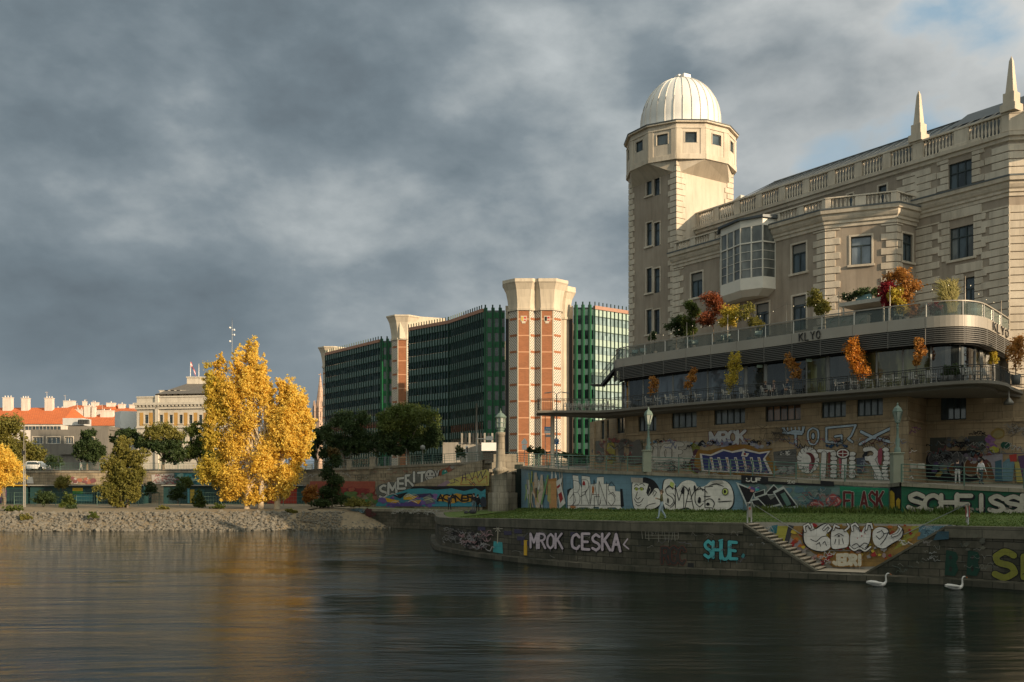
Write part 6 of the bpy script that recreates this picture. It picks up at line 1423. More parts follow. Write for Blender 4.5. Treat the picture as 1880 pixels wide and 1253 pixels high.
# ---------- café basement wall
CA = [BL[1], BL[2]]
a = Art([BL[0], BL[1], BL[2]], CP, 0.03, label='faded paint on the left of the basement')
a.splat(1095, 1110, 812, 845, 14, [(0.22, 0.20, 0.17), (0.30, 0.27, 0.24), (0.12, 0.12, 0.10)], 7); a.poly([(1116, 815), (1128, 812), (1130, 848), (1116, 848)], (0.38, 0.31, 0.06), 2); a.tags(1098, 1180, 808, 845, 46, [(0.07, 0.07, 0.06), (0.25, 0.06, 0.05), (0.12, 0.14, 0.10), (0.32, 0.30, 0.27)], 1.1, 11); a.poly([(1140, 812), (1150, 806), (1165, 812), (1178, 808), (1182, 850), (1142, 848)], (0.13, 0.12, 0.105), 2); a.splat(1108, 1140, 806, 812, 6, [(0.22, 0.05, 0.04)], 3); a.done()
a = Art(CA, CP, 0.03, label='white bubble throw-up on the pale panel')
a.splat(1192, 1285, 810, 815, 30, [(0.30, 0.28, 0.26), BK, (0.25, 0.08, 0.08), LBL], 3); a.poly([(1195, 818), (1268, 812), (1262, 858), (1198, 862)], (0.50, 0.44, 0.36), 2)
a.word('LODE', 1204, 1255, 819, 846, 817, 846, 8.5, (0.58, 0.52, 0.44), BK, 0.6, 0.05, 0.04); a.tags(1198, 1262, 846, 866, 40, [BK, (0.35, 0.32, 0.28)], 0.7, 7); a.done()
a = Art(CA, CP, 0.03, label='MROK in silver letters')
a.word('MROK', 1305, 1372, 794, 815, 792, 816, 5.8, (0.58, 0.57, 0.56), (0.14, 0.03, 0.03), 1.2, 0.05, 0.1); a.tags(1375, 1396, 809, 813, 8, [BK], 0.8, 6); a.done()
a = Art(CA, CP, 0.03, label='wild dark blue letters on an ochre and orange ground')
a.poly([(1262, 822), (1275, 812), (1285, 820), (1288, 868), (1266, 864)], (0.20, 0.20, 0.04), 2); a.poly([(1270, 832), (1285, 826), (1290, 866), (1270, 864)], (0.10, 0.035, 0.05), 2)
for x in (1272, 1277.5): a.ell(x, 839, 2, 3, W_); a.ell(x+0.3, 839.5, 1.1, 2, (0.1, 0.03, 0.06))
a.splat(1284, 1415, 812, 820, 40, [(0.30, 0.28, 0.34), (0.22, 0.22, 0.32), (0.40, 0.38, 0.38), BK], 4)
a.poly([(1282, 828), (1300, 828), (1325, 822), (1370, 816), (1395, 826), (1420, 824), (1410, 836), (1425, 872), (1288, 866)], (0.30, 0.15, 0.03), 3)
a.poly([(1286, 833), (1306, 835), (1328, 825), (1345, 829), (1368, 824), (1395, 831), (1416, 828), (1406, 842), (1420, 871), (1290, 866)], (0.72, 0.65, 0.58)); a.poly([(1290, 835), (1306, 838), (1330, 828), (1346, 832), (1368, 828), (1396, 834), (1411, 831), (1402, 843), (1414, 869), (1294, 863)], (0.045, 0.05, 0.17))
for i, x in enumerate((1304, 1318, 1333, 1349, 1364, 1378, 1392)):
    a.poly([(x, 840), (x+5, 840), (x+9, 860), (x+7, 868), (x+5, 867), (x+4, 855)], (0.72, 0.65, 0.58)); a.poly([(x+1.5, 842), (x+4, 842), (x+6, 856)], (0.07, 0.06, 0.03) if i % 2 else ORG)
a.poly([(1362, 838), (1366, 826), (1370, 832), (1377, 833), (1373, 839)], W_); a.ell(1369, 834, 2.4, 2.4, (0.30, 0.05, 0.04)); a.done()
a = Art(CA, CP, 0.03, label='grey patch of small white tags')
a.poly([(1420, 830), (1462, 824), (1464, 870), (1424, 872)], (0.14, 0.13, 0.115)); a.tags(1422, 1460, 828, 836, 14, [W_, (0.06, 0.06, 0.06)], 0.9, 6)
for y in range(838, 868, 3): a.stroke([(1424, y), (1462, y-1)], 0.7, (0.24, 0.23, 0.21), 1)
a.splat(1424, 1462, 858, 870, 16, [(0.35, 0.33, 0.30)], 3.5); a.done()
a = Art(CA, CP, 0.03, label='TOGX in pale blue outlined letters')
PB = (0.46, 0.54, 0.60)
for st in ([(1438, 786), (1446, 796), (1458, 792), (1474, 794), (1476, 784)], [(1439, 795), (1472, 797)], [(1461, 797), (1462, 816)]): a.stroke(st, 6.6, BK, 2); 
for st in ([(1438, 786), (1446, 796), (1458, 792), (1474, 794), (1476, 784)], [(1439, 795), (1472, 797)], [(1461, 797), (1462, 816)]): a.stroke(st, 4.2, PB, 2)
for x in (1440, 1446, 1453, 1460, 1467, 1474): a.stroke([(x, 780), (x+1, 790)], 2.0, PB, 1)
ov = [(1493, 786), (1485, 792), (1484, 804), (1488, 815), (1498, 815), (1503, 804), (1502, 791), (1493, 786)]; a.stroke(ov, 4.8, BK, 3); a.stroke(ov, 3.0, PB, 3); a.ell(1493.5, 801, 4, 7, BK); a.ell(1493.5, 801, 2.6, 5.4, PB)
gg = [(1572, 781), (1518, 786), (1518, 812), (1546, 814), (1546, 800), (1534, 802)]; g2 = [(1572, 781), (1564, 800), (1558, 806), (1566, 812)]
for st in (gg, g2): a.stroke(st, 5.6, BK, 1)
for st in (gg, g2): a.stroke(st, 3.6, PB, 1)
xs_ = [[(1582, 793), (1603, 803), (1640, 813), (1662, 826)], [(1580, 816), (1603, 803), (1636, 787)]]
for st in xs_: a.stroke(st, 7, BK, 2)
for st in xs_: a.stroke(st, 4.8, PB, 2)
a.splat(1518, 1560, 817, 821, 12, [(0.02, 0.06, 0.12)], 3); a.tags(1412, 1436, 792, 810, 14, [(0.10, 0.08, 0.06)], 0.8, 9); a.tags(1585, 1650, 806, 812, 6, [(0.10, 0.03, 0.03)], 1.2, 14); a.done()
a = Art(CA, CP, 0.03, label='tall white bone letters with pink and black faces')
WH = (0.74, 0.69, 0.62)
for _ in range(15):
    an = R(_*24); a.blob(1484+15*math.cos(an), 845+19*math.sin(an), 6.2, 6.2, BK, 0.1); a.blob(1484+15*math.cos(an), 845+19*math.sin(an), 5.5, 5.5, WH, 0.1)
a.blob(1484, 845, 13, 17, WH, 0.1); a.poly([(1480, 832), (1490, 832), (1497, 842), (1494, 858), (1486, 866), (1490, 850), (1488, 838)], (0.14, 0.03, 0.03), 3); a.blob(1489, 856, 3, 7, (0.40, 0.10, 0.14))
a.stroke([(1504, 828), (1532, 830)], 7.5, BK, 1); a.stroke([(1504, 828), (1532, 830)], 6, WH, 1)
for x in (1514, 1552, 1612): a.stroke([(x, 833), (x-2, 876)], 11, BK, 1); a.stroke([(x, 833), (x-2, 876)], 9.2, WH, 1)
for x in (1532, 1566):
    for y in range(834, 878, 8): a.blob(x, y, 6.8, 4.8, BK, 0.1); a.blob(x, y, 6, 4.1, WH, 0.1)
a.stroke([(1524, 832), (1523, 876)], 4, (0.22, 0.06, 0.05), 1); a.poly([(1541, 842), (1546, 842), (1546, 870), (1544, 870)], (0.42, 0.10, 0.12)); a.ell(1549, 833, 13, 10, BK); a.ell(1549, 833, 11.5, 8.5, WH); a.ell(1549, 833, 9, 6, (0.20, 0.03, 0.03)); a.stroke([(1549, 826), (1549, 840)], 1.4, WH, 1); a.stroke([(1539, 833), (1559, 833)], 1.4, WH, 1)
for st, ww in (([(1590, 826), (1602, 824), (1611, 832), (1604, 842), (1592, 842)], 8), ([(1600, 842), (1608, 856), (1620, 882)], 11), ([(1588, 838), (1592, 832)], 5)): a.stroke(st, ww+1.6, BK, 3)
for st, ww in (([(1590, 826), (1602, 824), (1611, 832), (1604, 842), (1592, 842)], 8), ([(1600, 842), (1608, 856), (1620, 882)], 11)): a.stroke(st, ww, WH, 3)
for i, y in enumerate(range(826, 884, 8)): a.blob(1628+2*math.sin(i), y, 6.6, 4.9, BK, 0.1); a.blob(1628+2*math.sin(i), y, 5.8, 4.2, WH, 0.1)
a.poly([(1614, 828), (1622, 824), (1620, 852), (1614, 850)], (0.34, 0.07, 0.10), 2); a.poly([(1642, 826), (1652, 826), (1640, 866), (1634, 850)], WH); a.poly([(1574, 842), (1590, 840), (1590, 868), (1576, 870)], (0.07, 0.08, 0.11)); a.tags(1576, 1590, 842, 866, 9, [(0.3, 0.32, 0.36)], 0.8, 6)
for x in range(1588, 1612, 4): a.stroke([(x, 822), (x-2+(x-1600)*0.15, 816)], 0.8, BK, 1)
for x in range(1468, 1500, 4): a.stroke([(x, 824), (x+(x-1484)*0.15, 818)], 0.8, BK, 1)
a.done()
a = Art(CA, CP, 0.03, label='red and pale scribbles on the corner pillar')
a.splat(1646, 1668, 826, 878, 26, [(0.50, 0.44, 0.37), (0.42, 0.34, 0.30), (0.34, 0.12, 0.12), (0.14, 0.14, 0.13)], 4.5); a.tags(1648, 1668, 815, 878, 20, [(0.32, 0.05, 0.08), W_, BK], 0.9, 8); a.tags(1670, 1682, 786, 800, 6, [(0.13, 0.03, 0.10)], 0.9, 6); a.done()
DA = [BL[3], BL[4], BL[5]]
a = Art(DA, CP, 0.03, label='silver, brown and black throw-ups behind the railing on the right')
a.poly([(1702, 838), (1715, 829), (1760, 828), (1800, 832), (1810, 880), (1704, 880)], BK, 3)
for cx_, cy_, r_ in ((1716, 842, 12), (1738, 840, 12), (1758, 842, 11), (1776, 846, 9)): a.blob(cx_, cy_, r_, r_*1.1, (0.22, 0.22, 0.22), 0.1); a.blob(cx_, cy_, r_-1.6, r_*1.1-1.8, (0.10, 0.10, 0.105), 0.1)
a.tags(1708, 1742, 834, 852, 26, [(0.32, 0.32, 0.32), BK], 0.9, 8); a.splat(1716, 1745, 852, 874, 20, [(0.12, 0.08, 0.20), (0.35, 0.27, 0.06), (0.20, 0.20, 0.20), (0.10, 0.16, 0.16)], 4.5)
for cx_, cy_, r_ in ((1752, 862, 8), (1784, 858, 13), (1806, 864, 12), (1822, 868, 9)): a.blob(cx_, cy_, r_+1.2, r_*1.25+1.2, (0.42, 0.36, 0.28), 0.1); a.blob(cx_, cy_, r_, r_*1.25, (0.16, 0.065, 0.025), 0.1)
a.splat(1775, 1830, 834, 850, 30, [(0.40, 0.38, 0.36), (0.18, 0.06, 0.05), (0.20, 0.16, 0.22), (0.12, 0.12, 0.12)], 4)
a.poly([(1806, 838), (1842, 834), (1842, 880), (1828, 880), (1820, 850)], (0.32, 0.29, 0.33), 1); a.poly([(1828, 848), (1840, 844), (1842, 884), (1828, 884)], (0.05, 0.13, 0.18)); a.poly([(1842, 850), (1852, 842), (1862, 850), (1860, 884), (1842, 884)], (0.14, 0.25, 0.30)); a.poly([(1862, 848), (1874, 848), (1878, 886), (1866, 886)], (0.36, 0.30, 0.08)); a.poly([(1854, 836), (1866, 834), (1866, 848), (1856, 848)], (0.38, 0.04, 0.03)); a.poly([(1868, 838), (1892, 834), (1892, 886), (1878, 886)], (0.08, 0.04, 0.10)); a.stroke([(1806, 834), (1892, 833)], 1.3, (0.10, 0.10, 0.15), 1)
a.done()
a = Art(DA, CP, 0.03, label='small tags, a purple blot and a crown shape near the vents')
a.tags(1775, 1803, 792, 800, 12, [BK], 0.9, 7); a.splat(1812, 1824, 800, 822, 12, [(0.25, 0.10, 0.28), (0.32, 0.16, 0.30)], 5); a.blob(1833, 797, 12, 10, (0.30, 0.20, 0.06), 0.2); a.blob(1833, 797, 9, 7, (0.33, 0.27, 0.12), 0.2); a.blob(1826, 826, 9, 6, (0.40, 0.38, 0.05), 0.2); a.blob(1848, 818, 9, 7, (0.015, 0.08, 0.05), 0.2); a.tags(1845, 1888, 780, 800, 30, [(0.10, 0.09, 0.08), (0.30, 0.28, 0.26)], 0.9, 10); a.splat(1738, 1778, 804, 824, 26, [(0.24, 0.20, 0.14), (0.12, 0.11, 0.10), (0.10, 0.12, 0.16)], 4); a.tags(1742, 1778, 812, 826, 20, [BK], 1.0, 8); a.done()
# ---------- side-river wall
RWA = [RA, RB]; RMP = [tuple(wpt(RA, RB, ra-3, 1.2)[:2]), tuple(wpt(RA, RB, rb+0.2, 1.2)[:2])]
a = Art(RWA, RW, 0.03, label='faded ghost letters on the upper wall')
a.word('TERS', 650, 678, 873, 881, 872, 880, 1.0, (0.12, 0.11, 0.08), None, 0, 0.0); a.word('II', 697, 712, 870, 878, 869, 877, 1.0, (0.12, 0.11, 0.08), None, 0, 0.0)
a.poly([(570, 884), (640, 884), (690, 884), (688, 900), (640, 906), (566, 905)], (0.36, 0.09, 0.055)); a.poly([(540, 893), (690, 898), (688, 908), (540, 912)], (0.24, 0.035, 0.03)); a.splat(560, 690, 894, 912, 24, [(0.30, 0.05, 0.04), (0.18, 0.03, 0.03), (0.36, 0.10, 0.06)], 5)
a.splat(636, 694, 905, 930, 40, [(0.12, 0.18, 0.05), (0.30, 0.12, 0.08), (0.18, 0.16, 0.07), (0.05, 0.2, 0.06)], 5); a.done()
a = Art(RWA, RW, 0.05, label='silver letters climbing to a smiling round face')
a.splat(690, 800, 868, 922, 0, [SIL], 4)
for i, (ch, x, y, s_) in enumerate((('S', 699, 891, 1.25), ('M', 716, 886, 1.1), ('E', 734, 879, 1.0), ('R', 748, 873, 1.0), ('I', 757, 868, .9), ('T', 771, 869, 1.0))):
    a.blob(x+5, y+11, 11*s_, 11*s_, (0.14, 0.14, 0.12), 0.15); a.word(ch, x-2, x+12*s_, y, y+19*s_, y-1, y+18*s_, 4.3, (0.58, 0.56, 0.50), BK, 0.9, 0.05, 0.05)
a.ell(791, 874, 10.4, 12.4, BK); a.ell(791, 874, 9.4, 11.3, (0.48, 0.45, 0.40)); a.ell(788, 871, 1.3, 2.2, BK); a.ell(794.5, 870.5, 1.3, 2.2, BK); a.stroke([(784, 876), (788, 881), (794, 881), (799, 875)], 1.2, BK, 3); a.stroke([(785, 876), (798, 875.5)], 0.8, BK, 1)
a.word('Y', 801, 808, 866, 884, 865, 883, 2.4, (0.45, 0.42, 0.38), BK, 0.6); a.done()
a = Art(RWA, RW, 0.05, label='orange-brown blot with a turquoise eye'); a.blob(819, 869, 12, 10, (0.26, 0.08, 0.04), 0.15); a.ell(817, 869, 5.5, 6.5, (0.03, 0.22, 0.17)); a.ell(818, 865.5, 1, 1.2, W_, 8); a.splat(826, 838, 856, 866, 6, [(0.30, 0.12, 0.08), (0.3, 0.28, 0.24)], 3); a.done()
a = Art(RMP, RW, 0.04, label='yellow ramp wall with a purple scrawl and red crown')
a.poly([(806, 892), (826, 882), (868, 868), (893, 862), (899, 866), (898, 892)], (0.50, 0.42, 0.13), 1); a.poly([(802, 893), (822, 882), (828, 886), (818, 893)], (0.30, 0.20, 0.24))
a.stroke([(846, 890), (850, 876), (862, 882), (872, 892)], 0.9, RED, 1); a.stroke([(846, 890), (896, 889)], 0.8, RED, 1); a.stroke([(862, 882), (874, 875), (880, 886), (894, 874), (895, 889)], 0.9, RED, 1)
for pts in ([(828, 888), (836, 886), (834, 880), (843, 884)], [(850, 872), (850, 884)], [(855, 869), (856, 883)], [(848, 878), (860, 876)], [(862, 868), (868, 882), (872, 866)], [(876, 866), (878, 878), (884, 866), (886, 878), (893, 864)], [(862, 886), (866, 890), (870, 885), (874, 890)]): a.stroke(pts, 1.0, (0.05, 0.02, 0.09), 2)
a.done()
a = Art(RMP, RW, 0.04, label='turquoise, purple and orange wild-style mural')
a.poly([(692, 924), (710, 912), (745, 900), (765, 893), (892, 893), (892, 931), (690, 930)], (0.05, 0.26, 0.31)); a.poly([(752, 898), (762, 893), (892, 893), (892, 898), (884, 903), (874, 897), (852, 902), (830, 897), (800, 900), (776, 897)], BK)
a.splat(700, 800, 912, 928, 40, [PUR, (0.16, 0.10, 0.30), (0.05, 0.2, 0.3), (0.22, 0.12, 0.30)], 6); a.splat(705, 790, 906, 924, 0, [YEL], 5)
for pts, c in (([(708, 914), (735, 920), (728, 924), (712, 922)], (0.60, 0.33, 0.03)), ([(742, 912), (752, 908), (768, 912), (758, 918), (742, 918)], (0.60, 0.36, 0.04)), ([(755, 920), (775, 918), (770, 926)], (0.55, 0.28, 0.05)), ([(722, 910), (740, 906), (750, 904), (736, 916)], BK), ([(762, 908), (792, 906), (798, 912), (770, 914)], (0.05, 0.03, 0.10)), ([(778, 914), (790, 908), (800, 922), (784, 926)], (0.16, 0.16, 0.17)), ([(718, 926), (760, 922), (778, 930), (722, 930)], (0.10, 0.06, 0.22))): a.poly(pts, c, 1)
for _ in range(14): x = random.uniform(712, 790); y = random.uniform(908, 924); a.stroke([(x, y), (x+9, y-3), (x+18, y+2)], 0.8, random.choice([W_, (0.5, 0.5, 0.3)]), 3, True)
a.poly([(803, 920), (812, 908), (828, 910), (840, 906), (858, 910), (872, 910), (870, 920), (852, 924), (842, 920), (832, 926), (818, 921)], (0.50, 0.26, 0.03)); a.word('ACANER', 804, 872, 909, 920, 909, 919, 2.8, BK, None, 0, 0.12, 0.0, 1); a.poly([(795, 926), (892, 922), (892, 930), (795, 930)], (0.05, 0.24, 0.32)); a.blob(889, 922, 7, 9, (0.03, 0.035, 0.05), 0.15)
a.done()
a = Art([lq0, lq1], LQ, 0.09, label='scratchy white line of writing'); a.tags(632, 664, 935, 944, 26, [(0.10, 0.20, 0.26), (0.2, 0.3, 0.35)], 1.0, 6); a.splat(670, 700, 936, 952, 8, [(0.07, 0.02, 0.02)], 5)
a.tags(718, 806, 936, 943, 34, [(0.42, 0.40, 0.35)], 0.8, 6); a.done()
# street wall on the left bank
SA = [(-200, 149), (-33, 151.5)]
a = Art(SA, LW, 0.05, label='pink and white scrawl'); a.poly([(278, 872), (319, 869), (319, 889), (280, 889)], (0.42, 0.38, 0.34)); a.tags(282, 318, 873, 887, 34, [(0.30, 0.10, 0.10), (0.12, 0.11, 0.10), (0.5, 0.46, 0.42)], 1.1, 7); a.done()
a = Art(SA, LW, 0.05, label='turquoise mural'); a.poly([(320, 868), (400, 868), (400, 890), (320, 890)], (0.04, 0.16, 0.17)); a.splat(325, 395, 872, 888, 26, [(0.05, 0.24, 0.26), (0.2, 0.32, 0.28), (0.02, 0.08, 0.1)], 5); a.done()
a = Art(SA, LW, 0.05, label='low coloured blots'); a.splat(130, 178, 879, 887, 14, [(0.36, 0.14, 0.09), (0.48, 0.42, 0.36), (0.20, 0.08, 0.08)], 4); a.poly([(50, 876), (60, 876), (62, 888), (50, 888)], W_, 1); a.done()

# loose small tags that fill the bare stretches
a = Art(CA, CP, 0.02, label='loose small tags low on the basement wall'); a.tags(1190, 1660, 806, 822, 90, [BK, (0.45, 0.42, 0.38), (0.32, 0.08, 0.07), (0.15, 0.18, 0.3)], 0.8, 9); a.tags(1190, 1660, 858, 876, 70, [(0.5, 0.46, 0.42), (0.2, 0.18, 0.16), (0.4, 0.2, 0.15)], 0.9, 8); a.tags(1400, 1436, 785, 812, 10, [(0.12, 0.09, 0.06)], 0.7, 10); a.done()
a = Art(DA, CP, 0.02, label='loose tags right of the pillar'); a.tags(1700, 1870, 812, 836, 60, [BK, (0.42, 0.40, 0.36), (0.3, 0.08, 0.1), (0.12, 0.2, 0.22)], 0.9, 10); a.done()
a = Art(QA, QWALL, 0.028, label='faint old tags on the quay face'); a.tags(905, 1360, 975, 1030, 34, [(0.22, 0.20, 0.17), (0.05, 0.05, 0.045), (0.14, 0.13, 0.15)], 0.7, 9); a.tags(1620, 1830, 995, 1050, 26, [(0.20, 0.19, 0.16), (0.10, 0.12, 0.10)], 0.7, 9); a.done()
a = Art(RWA, RW, 0.03, label='loose tags on the river wall'); a.tags(560, 900, 862, 884, 40, [(0.16, 0.14, 0.11), (0.45, 0.42, 0.38), (0.25, 0.08, 0.06)], 0.7, 7); a.done()
# ================================================================== trees and plants
LG_YEL = leafmat('leaf_golden', (0.78, 0.53, 0.075), (0.86, 0.68, 0.17), 0.5, 0.25)
LG_YG = leafmat('leaf_yellow_green', (0.42, 0.36, 0.05), (0.66, 0.48, 0.08), 0.45, 0.3)
LG_GRN = leafmat('leaf_green', (0.06, 0.095, 0.018), (0.13, 0.15, 0.035), 0.35, 0.3)
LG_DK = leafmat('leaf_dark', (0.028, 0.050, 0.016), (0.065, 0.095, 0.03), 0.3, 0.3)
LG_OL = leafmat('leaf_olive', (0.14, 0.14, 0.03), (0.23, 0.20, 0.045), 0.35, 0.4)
LG_OR = leafmat('leaf_orange', (0.36, 0.14, 0.03), (0.46, 0.24, 0.06), 0.35, 1.5)
LG_RED = leafmat('leaf_red', (0.18, 0.04, 0.02), (0.27, 0.09, 0.03), 0.35, 1.5)
LG_MAR = leafmat('leaf_maroon', (0.20, 0.015, 0.025), (0.34, 0.03, 0.04), 0.35, 1.5)
LG_PAM = leafmat('leaf_straw', (0.40, 0.34, 0.14), (0.30, 0.28, 0.09), 0.3, 1.5)
LG_BRN = leafmat('leaf_brownish', (0.14, 0.09, 0.03), (0.08, 0.07, 0.02), 0.3, 1.0)
def sublobes(l, rg, sv=1.0):
    out = []
    for k in range(10 if sv > 1 else 7):
        a, z, r = rg.uniform(0, 6.283), rg.uniform(-0.8, 0.9), rg.uniform(0.35, 0.85); h = math.sqrt(max(0.0, 1-z*z)); q = rg.uniform(0.34, 0.66)
        out.append((l[0]+l[3]*r*h*math.cos(a), l[1]+l[4]*r*h*math.sin(a), l[2]+l[5]*r*z, l[3]*q, l[4]*q, l[5]*q*sv))
    out.append((l[0], l[1], l[2], l[3]*0.6, l[4]*0.6, l[5]*0.6)); return out
def tree(name, label, px, Y, zb, lobes, n, size, mat, trunks=None, cat='tree', group=None, bark=WOOD, seed=1, clump=0.38, tw=0.28, parts=None, depth=0.8, per=22, up=0.0):
    base = Vector((PX(px, Y), Y, zb)); T = thing(name, label, cat, base, group); rg = random.Random(seed)
    L3 = []
    for (x, y, rx, ry) in lobes:
        s = Y/F; dy = rg.uniform(-0.35, 0.35)*rx*s*depth
        L3.append((PX(x, Y), Y+dy, PZ(y, Y), rx*s, rx*s*depth, ry*s))
    for bx, lean in (trunks or [(px, 0)]):
        mb = MB(); b0 = Vector((PX(bx, Y), Y, zb-0.3)); top = Vector((PX(bx+lean, Y), Y, max(l[2] for l in L3)-0.2*abs(max(l[2] for l in L3)-zb)))
        pts = [b0.lerp(top, i/5)+Vector((rg.uniform(-.12, .12), rg.uniform(-.1, .1), 0))*(i > 0) for i in range(6)]
        mb.tube(pts, [tw*(1.15-0.2*i) if i < 5 else tw*0.12 for i in range(6)], 8)
        for l in L3:
            c = Vector(l[:3]); st = pts[1 if rg.random() < .5 else 2]
            if (c-st).length < 14*tw/0.2: mid = st.lerp(c, 0.5)+Vector((0, 0, 0.12*(c-st).length)); mb.tube([st, mid, c], [tw*0.34, tw*0.2, tw*0.06], 5)
        mb.build('trunk', bark, T)
    groups = parts or [(range(len(L3)), mat, 1.0)]
    sv = 1.5 if name == 'poplar_tree' else 1.0
    if name != 'poplar_tree': n = int(n*1.9); size *= 0.78
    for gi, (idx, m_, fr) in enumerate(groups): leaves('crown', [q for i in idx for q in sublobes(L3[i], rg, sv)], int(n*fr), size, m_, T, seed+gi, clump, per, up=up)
    return T
# golden poplar with three stems
gl = [(436, 672, 13, 26), (458, 668, 16, 40), (478, 690, 17, 40), (455, 712, 30, 34), (404, 680, 14, 30), (394, 712, 20, 34), (425, 720, 24, 34), (486, 730, 22, 30), (518, 720, 14, 34), (535, 730, 18, 34), (556, 770, 19, 36), (530, 776, 32, 34), (505, 800, 34, 34), (545, 815, 28, 26), (452, 775, 40, 30), (400, 765, 24, 34), (385, 800, 20, 26), (430, 820, 44, 34), (490, 850, 38, 32), (395, 860, 30, 28), (440, 885, 44, 26), (516, 872, 30, 26), (495, 902, 26, 18), (545, 842, 18, 22), (548, 748, 20, 30), (562, 800, 16, 30), (420, 908, 20, 14), (470, 914, 20, 12), (520, 905, 14, 12), (503, 765, 20, 30), (500, 825, 26, 30)]
YT = 121.0
tree('poplar_tree', 'tall golden yellow three-stemmed poplar glowing on the river bank', 470, YT, 2.2, gl, 150000, 0.26, LG_YEL, trunks=[(453, 6), (478, 10), (508, 22)], bark=PALEBARK, seed=3, clump=0.42, tw=0.34, per=20, up=0.2,
     parts=[((0, 1, 2, 3, 8, 9, 10, 11, 12, 13, 7, 18, 21, 23, 24, 25, 28, 29, 30), LG_YEL, 0.66), ((6, 14, 17, 20, 22, 4, 26, 27), leafmat('leaf_amber', (0.66, 0.42, 0.055), (0.76, 0.56, 0.11), 0.4, 0.3), 0.26), ((5, 15, 16, 19), LG_YG, 0.16)])
# left bank greens
tree('bushy_tree', 'bushy olive green multi-stem tree on the sand bank left of the golden poplar', 226, 124, 2.3, [(228, 812, 22, 24), (218, 835, 26, 26), (245, 840, 24, 26), (205, 862, 24, 24), (232, 870, 34, 30), (255, 868, 16, 22), (214, 900, 30, 28), (243, 905, 28, 26), (222, 925, 24, 12)], 17000, 0.30, LG_OL, trunks=[(222, 4), (234, 8)], seed=12, clump=0.3, tw=0.12)
tree('willow_tree', 'large olive willow at the far left behind the flagpoles', 30, 158, 7.5, [(12, 778, 28, 26), (0, 810, 30, 34), (38, 818, 24, 28), (60, 838, 24, 24), (20, 845, 36, 26), (70, 856, 14, 14), (0, 862, 30, 20)], 15000, 0.42, LG_OL, seed=14)
tree('yellow_willow', 'yellow leaved willow bush at the left edge of the bank', 6, 136, 2.4, [(2, 834, 20, 16), (18, 848, 22, 20), (30, 864, 14, 18), (-5, 858, 26, 28), (8, 880, 30, 18), (-10, 900, 24, 14)], 13000, 0.30, LG_YEL, seed=15)
tree('round_tree', 'dark round street tree in front of the grey modern building', 160, 156, 7.6, [(160, 800, 18, 16), (145, 822, 16, 16), (176, 822, 16, 17), (160, 836, 26, 18), (163, 815, 24, 16)], 7000, 0.38, LG_DK, seed=16, tw=0.2)
tree('street_tree', 'small green street tree below the white block', 220, 158, 7.6, [(230, 800, 20, 12), (250, 812, 14, 18), (215, 812, 16, 16)], 4000, 0.4, LG_DK, seed=17)
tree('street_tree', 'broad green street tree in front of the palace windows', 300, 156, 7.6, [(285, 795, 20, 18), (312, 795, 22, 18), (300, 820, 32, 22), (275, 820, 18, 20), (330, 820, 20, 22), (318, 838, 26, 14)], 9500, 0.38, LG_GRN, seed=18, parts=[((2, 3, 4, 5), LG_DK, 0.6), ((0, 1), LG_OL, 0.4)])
tree('street_tree', 'green street tree half hidden by the left side of the golden poplar', 366, 158, 7.6, [(360, 790, 20, 18), (372, 815, 24, 24), (350, 830, 18, 18), (385, 835, 20, 16)], 6500, 0.38, LG_GRN, seed=19)
tree('street_tree', 'dark street tree to the right behind the golden poplar', 580, 158, 7.6, [(580, 800, 14, 26), (572, 830, 14, 18), (592, 830, 12, 20)], 4500, 0.38, LG_DK, seed=20)
tree('street_tree', 'dark rounded street tree left of the largest one before the office block', 632, 156, 7.7, [(628, 776, 28, 24), (605, 800, 24, 24), (660, 775, 22, 18), (685, 812, 24, 24), (648, 826, 30, 14), (655, 795, 24, 20), (630, 812, 34, 22), (665, 818, 22, 18), (605, 828, 16, 14)], 11000, 0.40, LG_DK, seed=21, tw=0.25)
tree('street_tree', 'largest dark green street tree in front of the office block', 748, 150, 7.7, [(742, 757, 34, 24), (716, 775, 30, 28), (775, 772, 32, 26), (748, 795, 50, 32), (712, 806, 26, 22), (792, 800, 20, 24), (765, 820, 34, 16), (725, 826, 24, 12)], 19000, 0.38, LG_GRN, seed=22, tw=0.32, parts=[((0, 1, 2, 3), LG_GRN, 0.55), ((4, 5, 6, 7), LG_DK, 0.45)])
tree('larch_tree', 'dark feathery conifer-like tree right of the golden poplar on the bank', 610, 126, 2.4, [(610, 830, 12, 16), (616, 850, 14, 16), (604, 868, 16, 16), (618, 885, 17, 18), (606, 905, 22, 18), (622, 918, 20, 12)], 9000, 0.26, LG_DK, seed=23, tw=0.12, parts=[((0,), LG_BRN, 0.15), ((1, 2, 3, 4, 5), LG_DK, 0.85)])
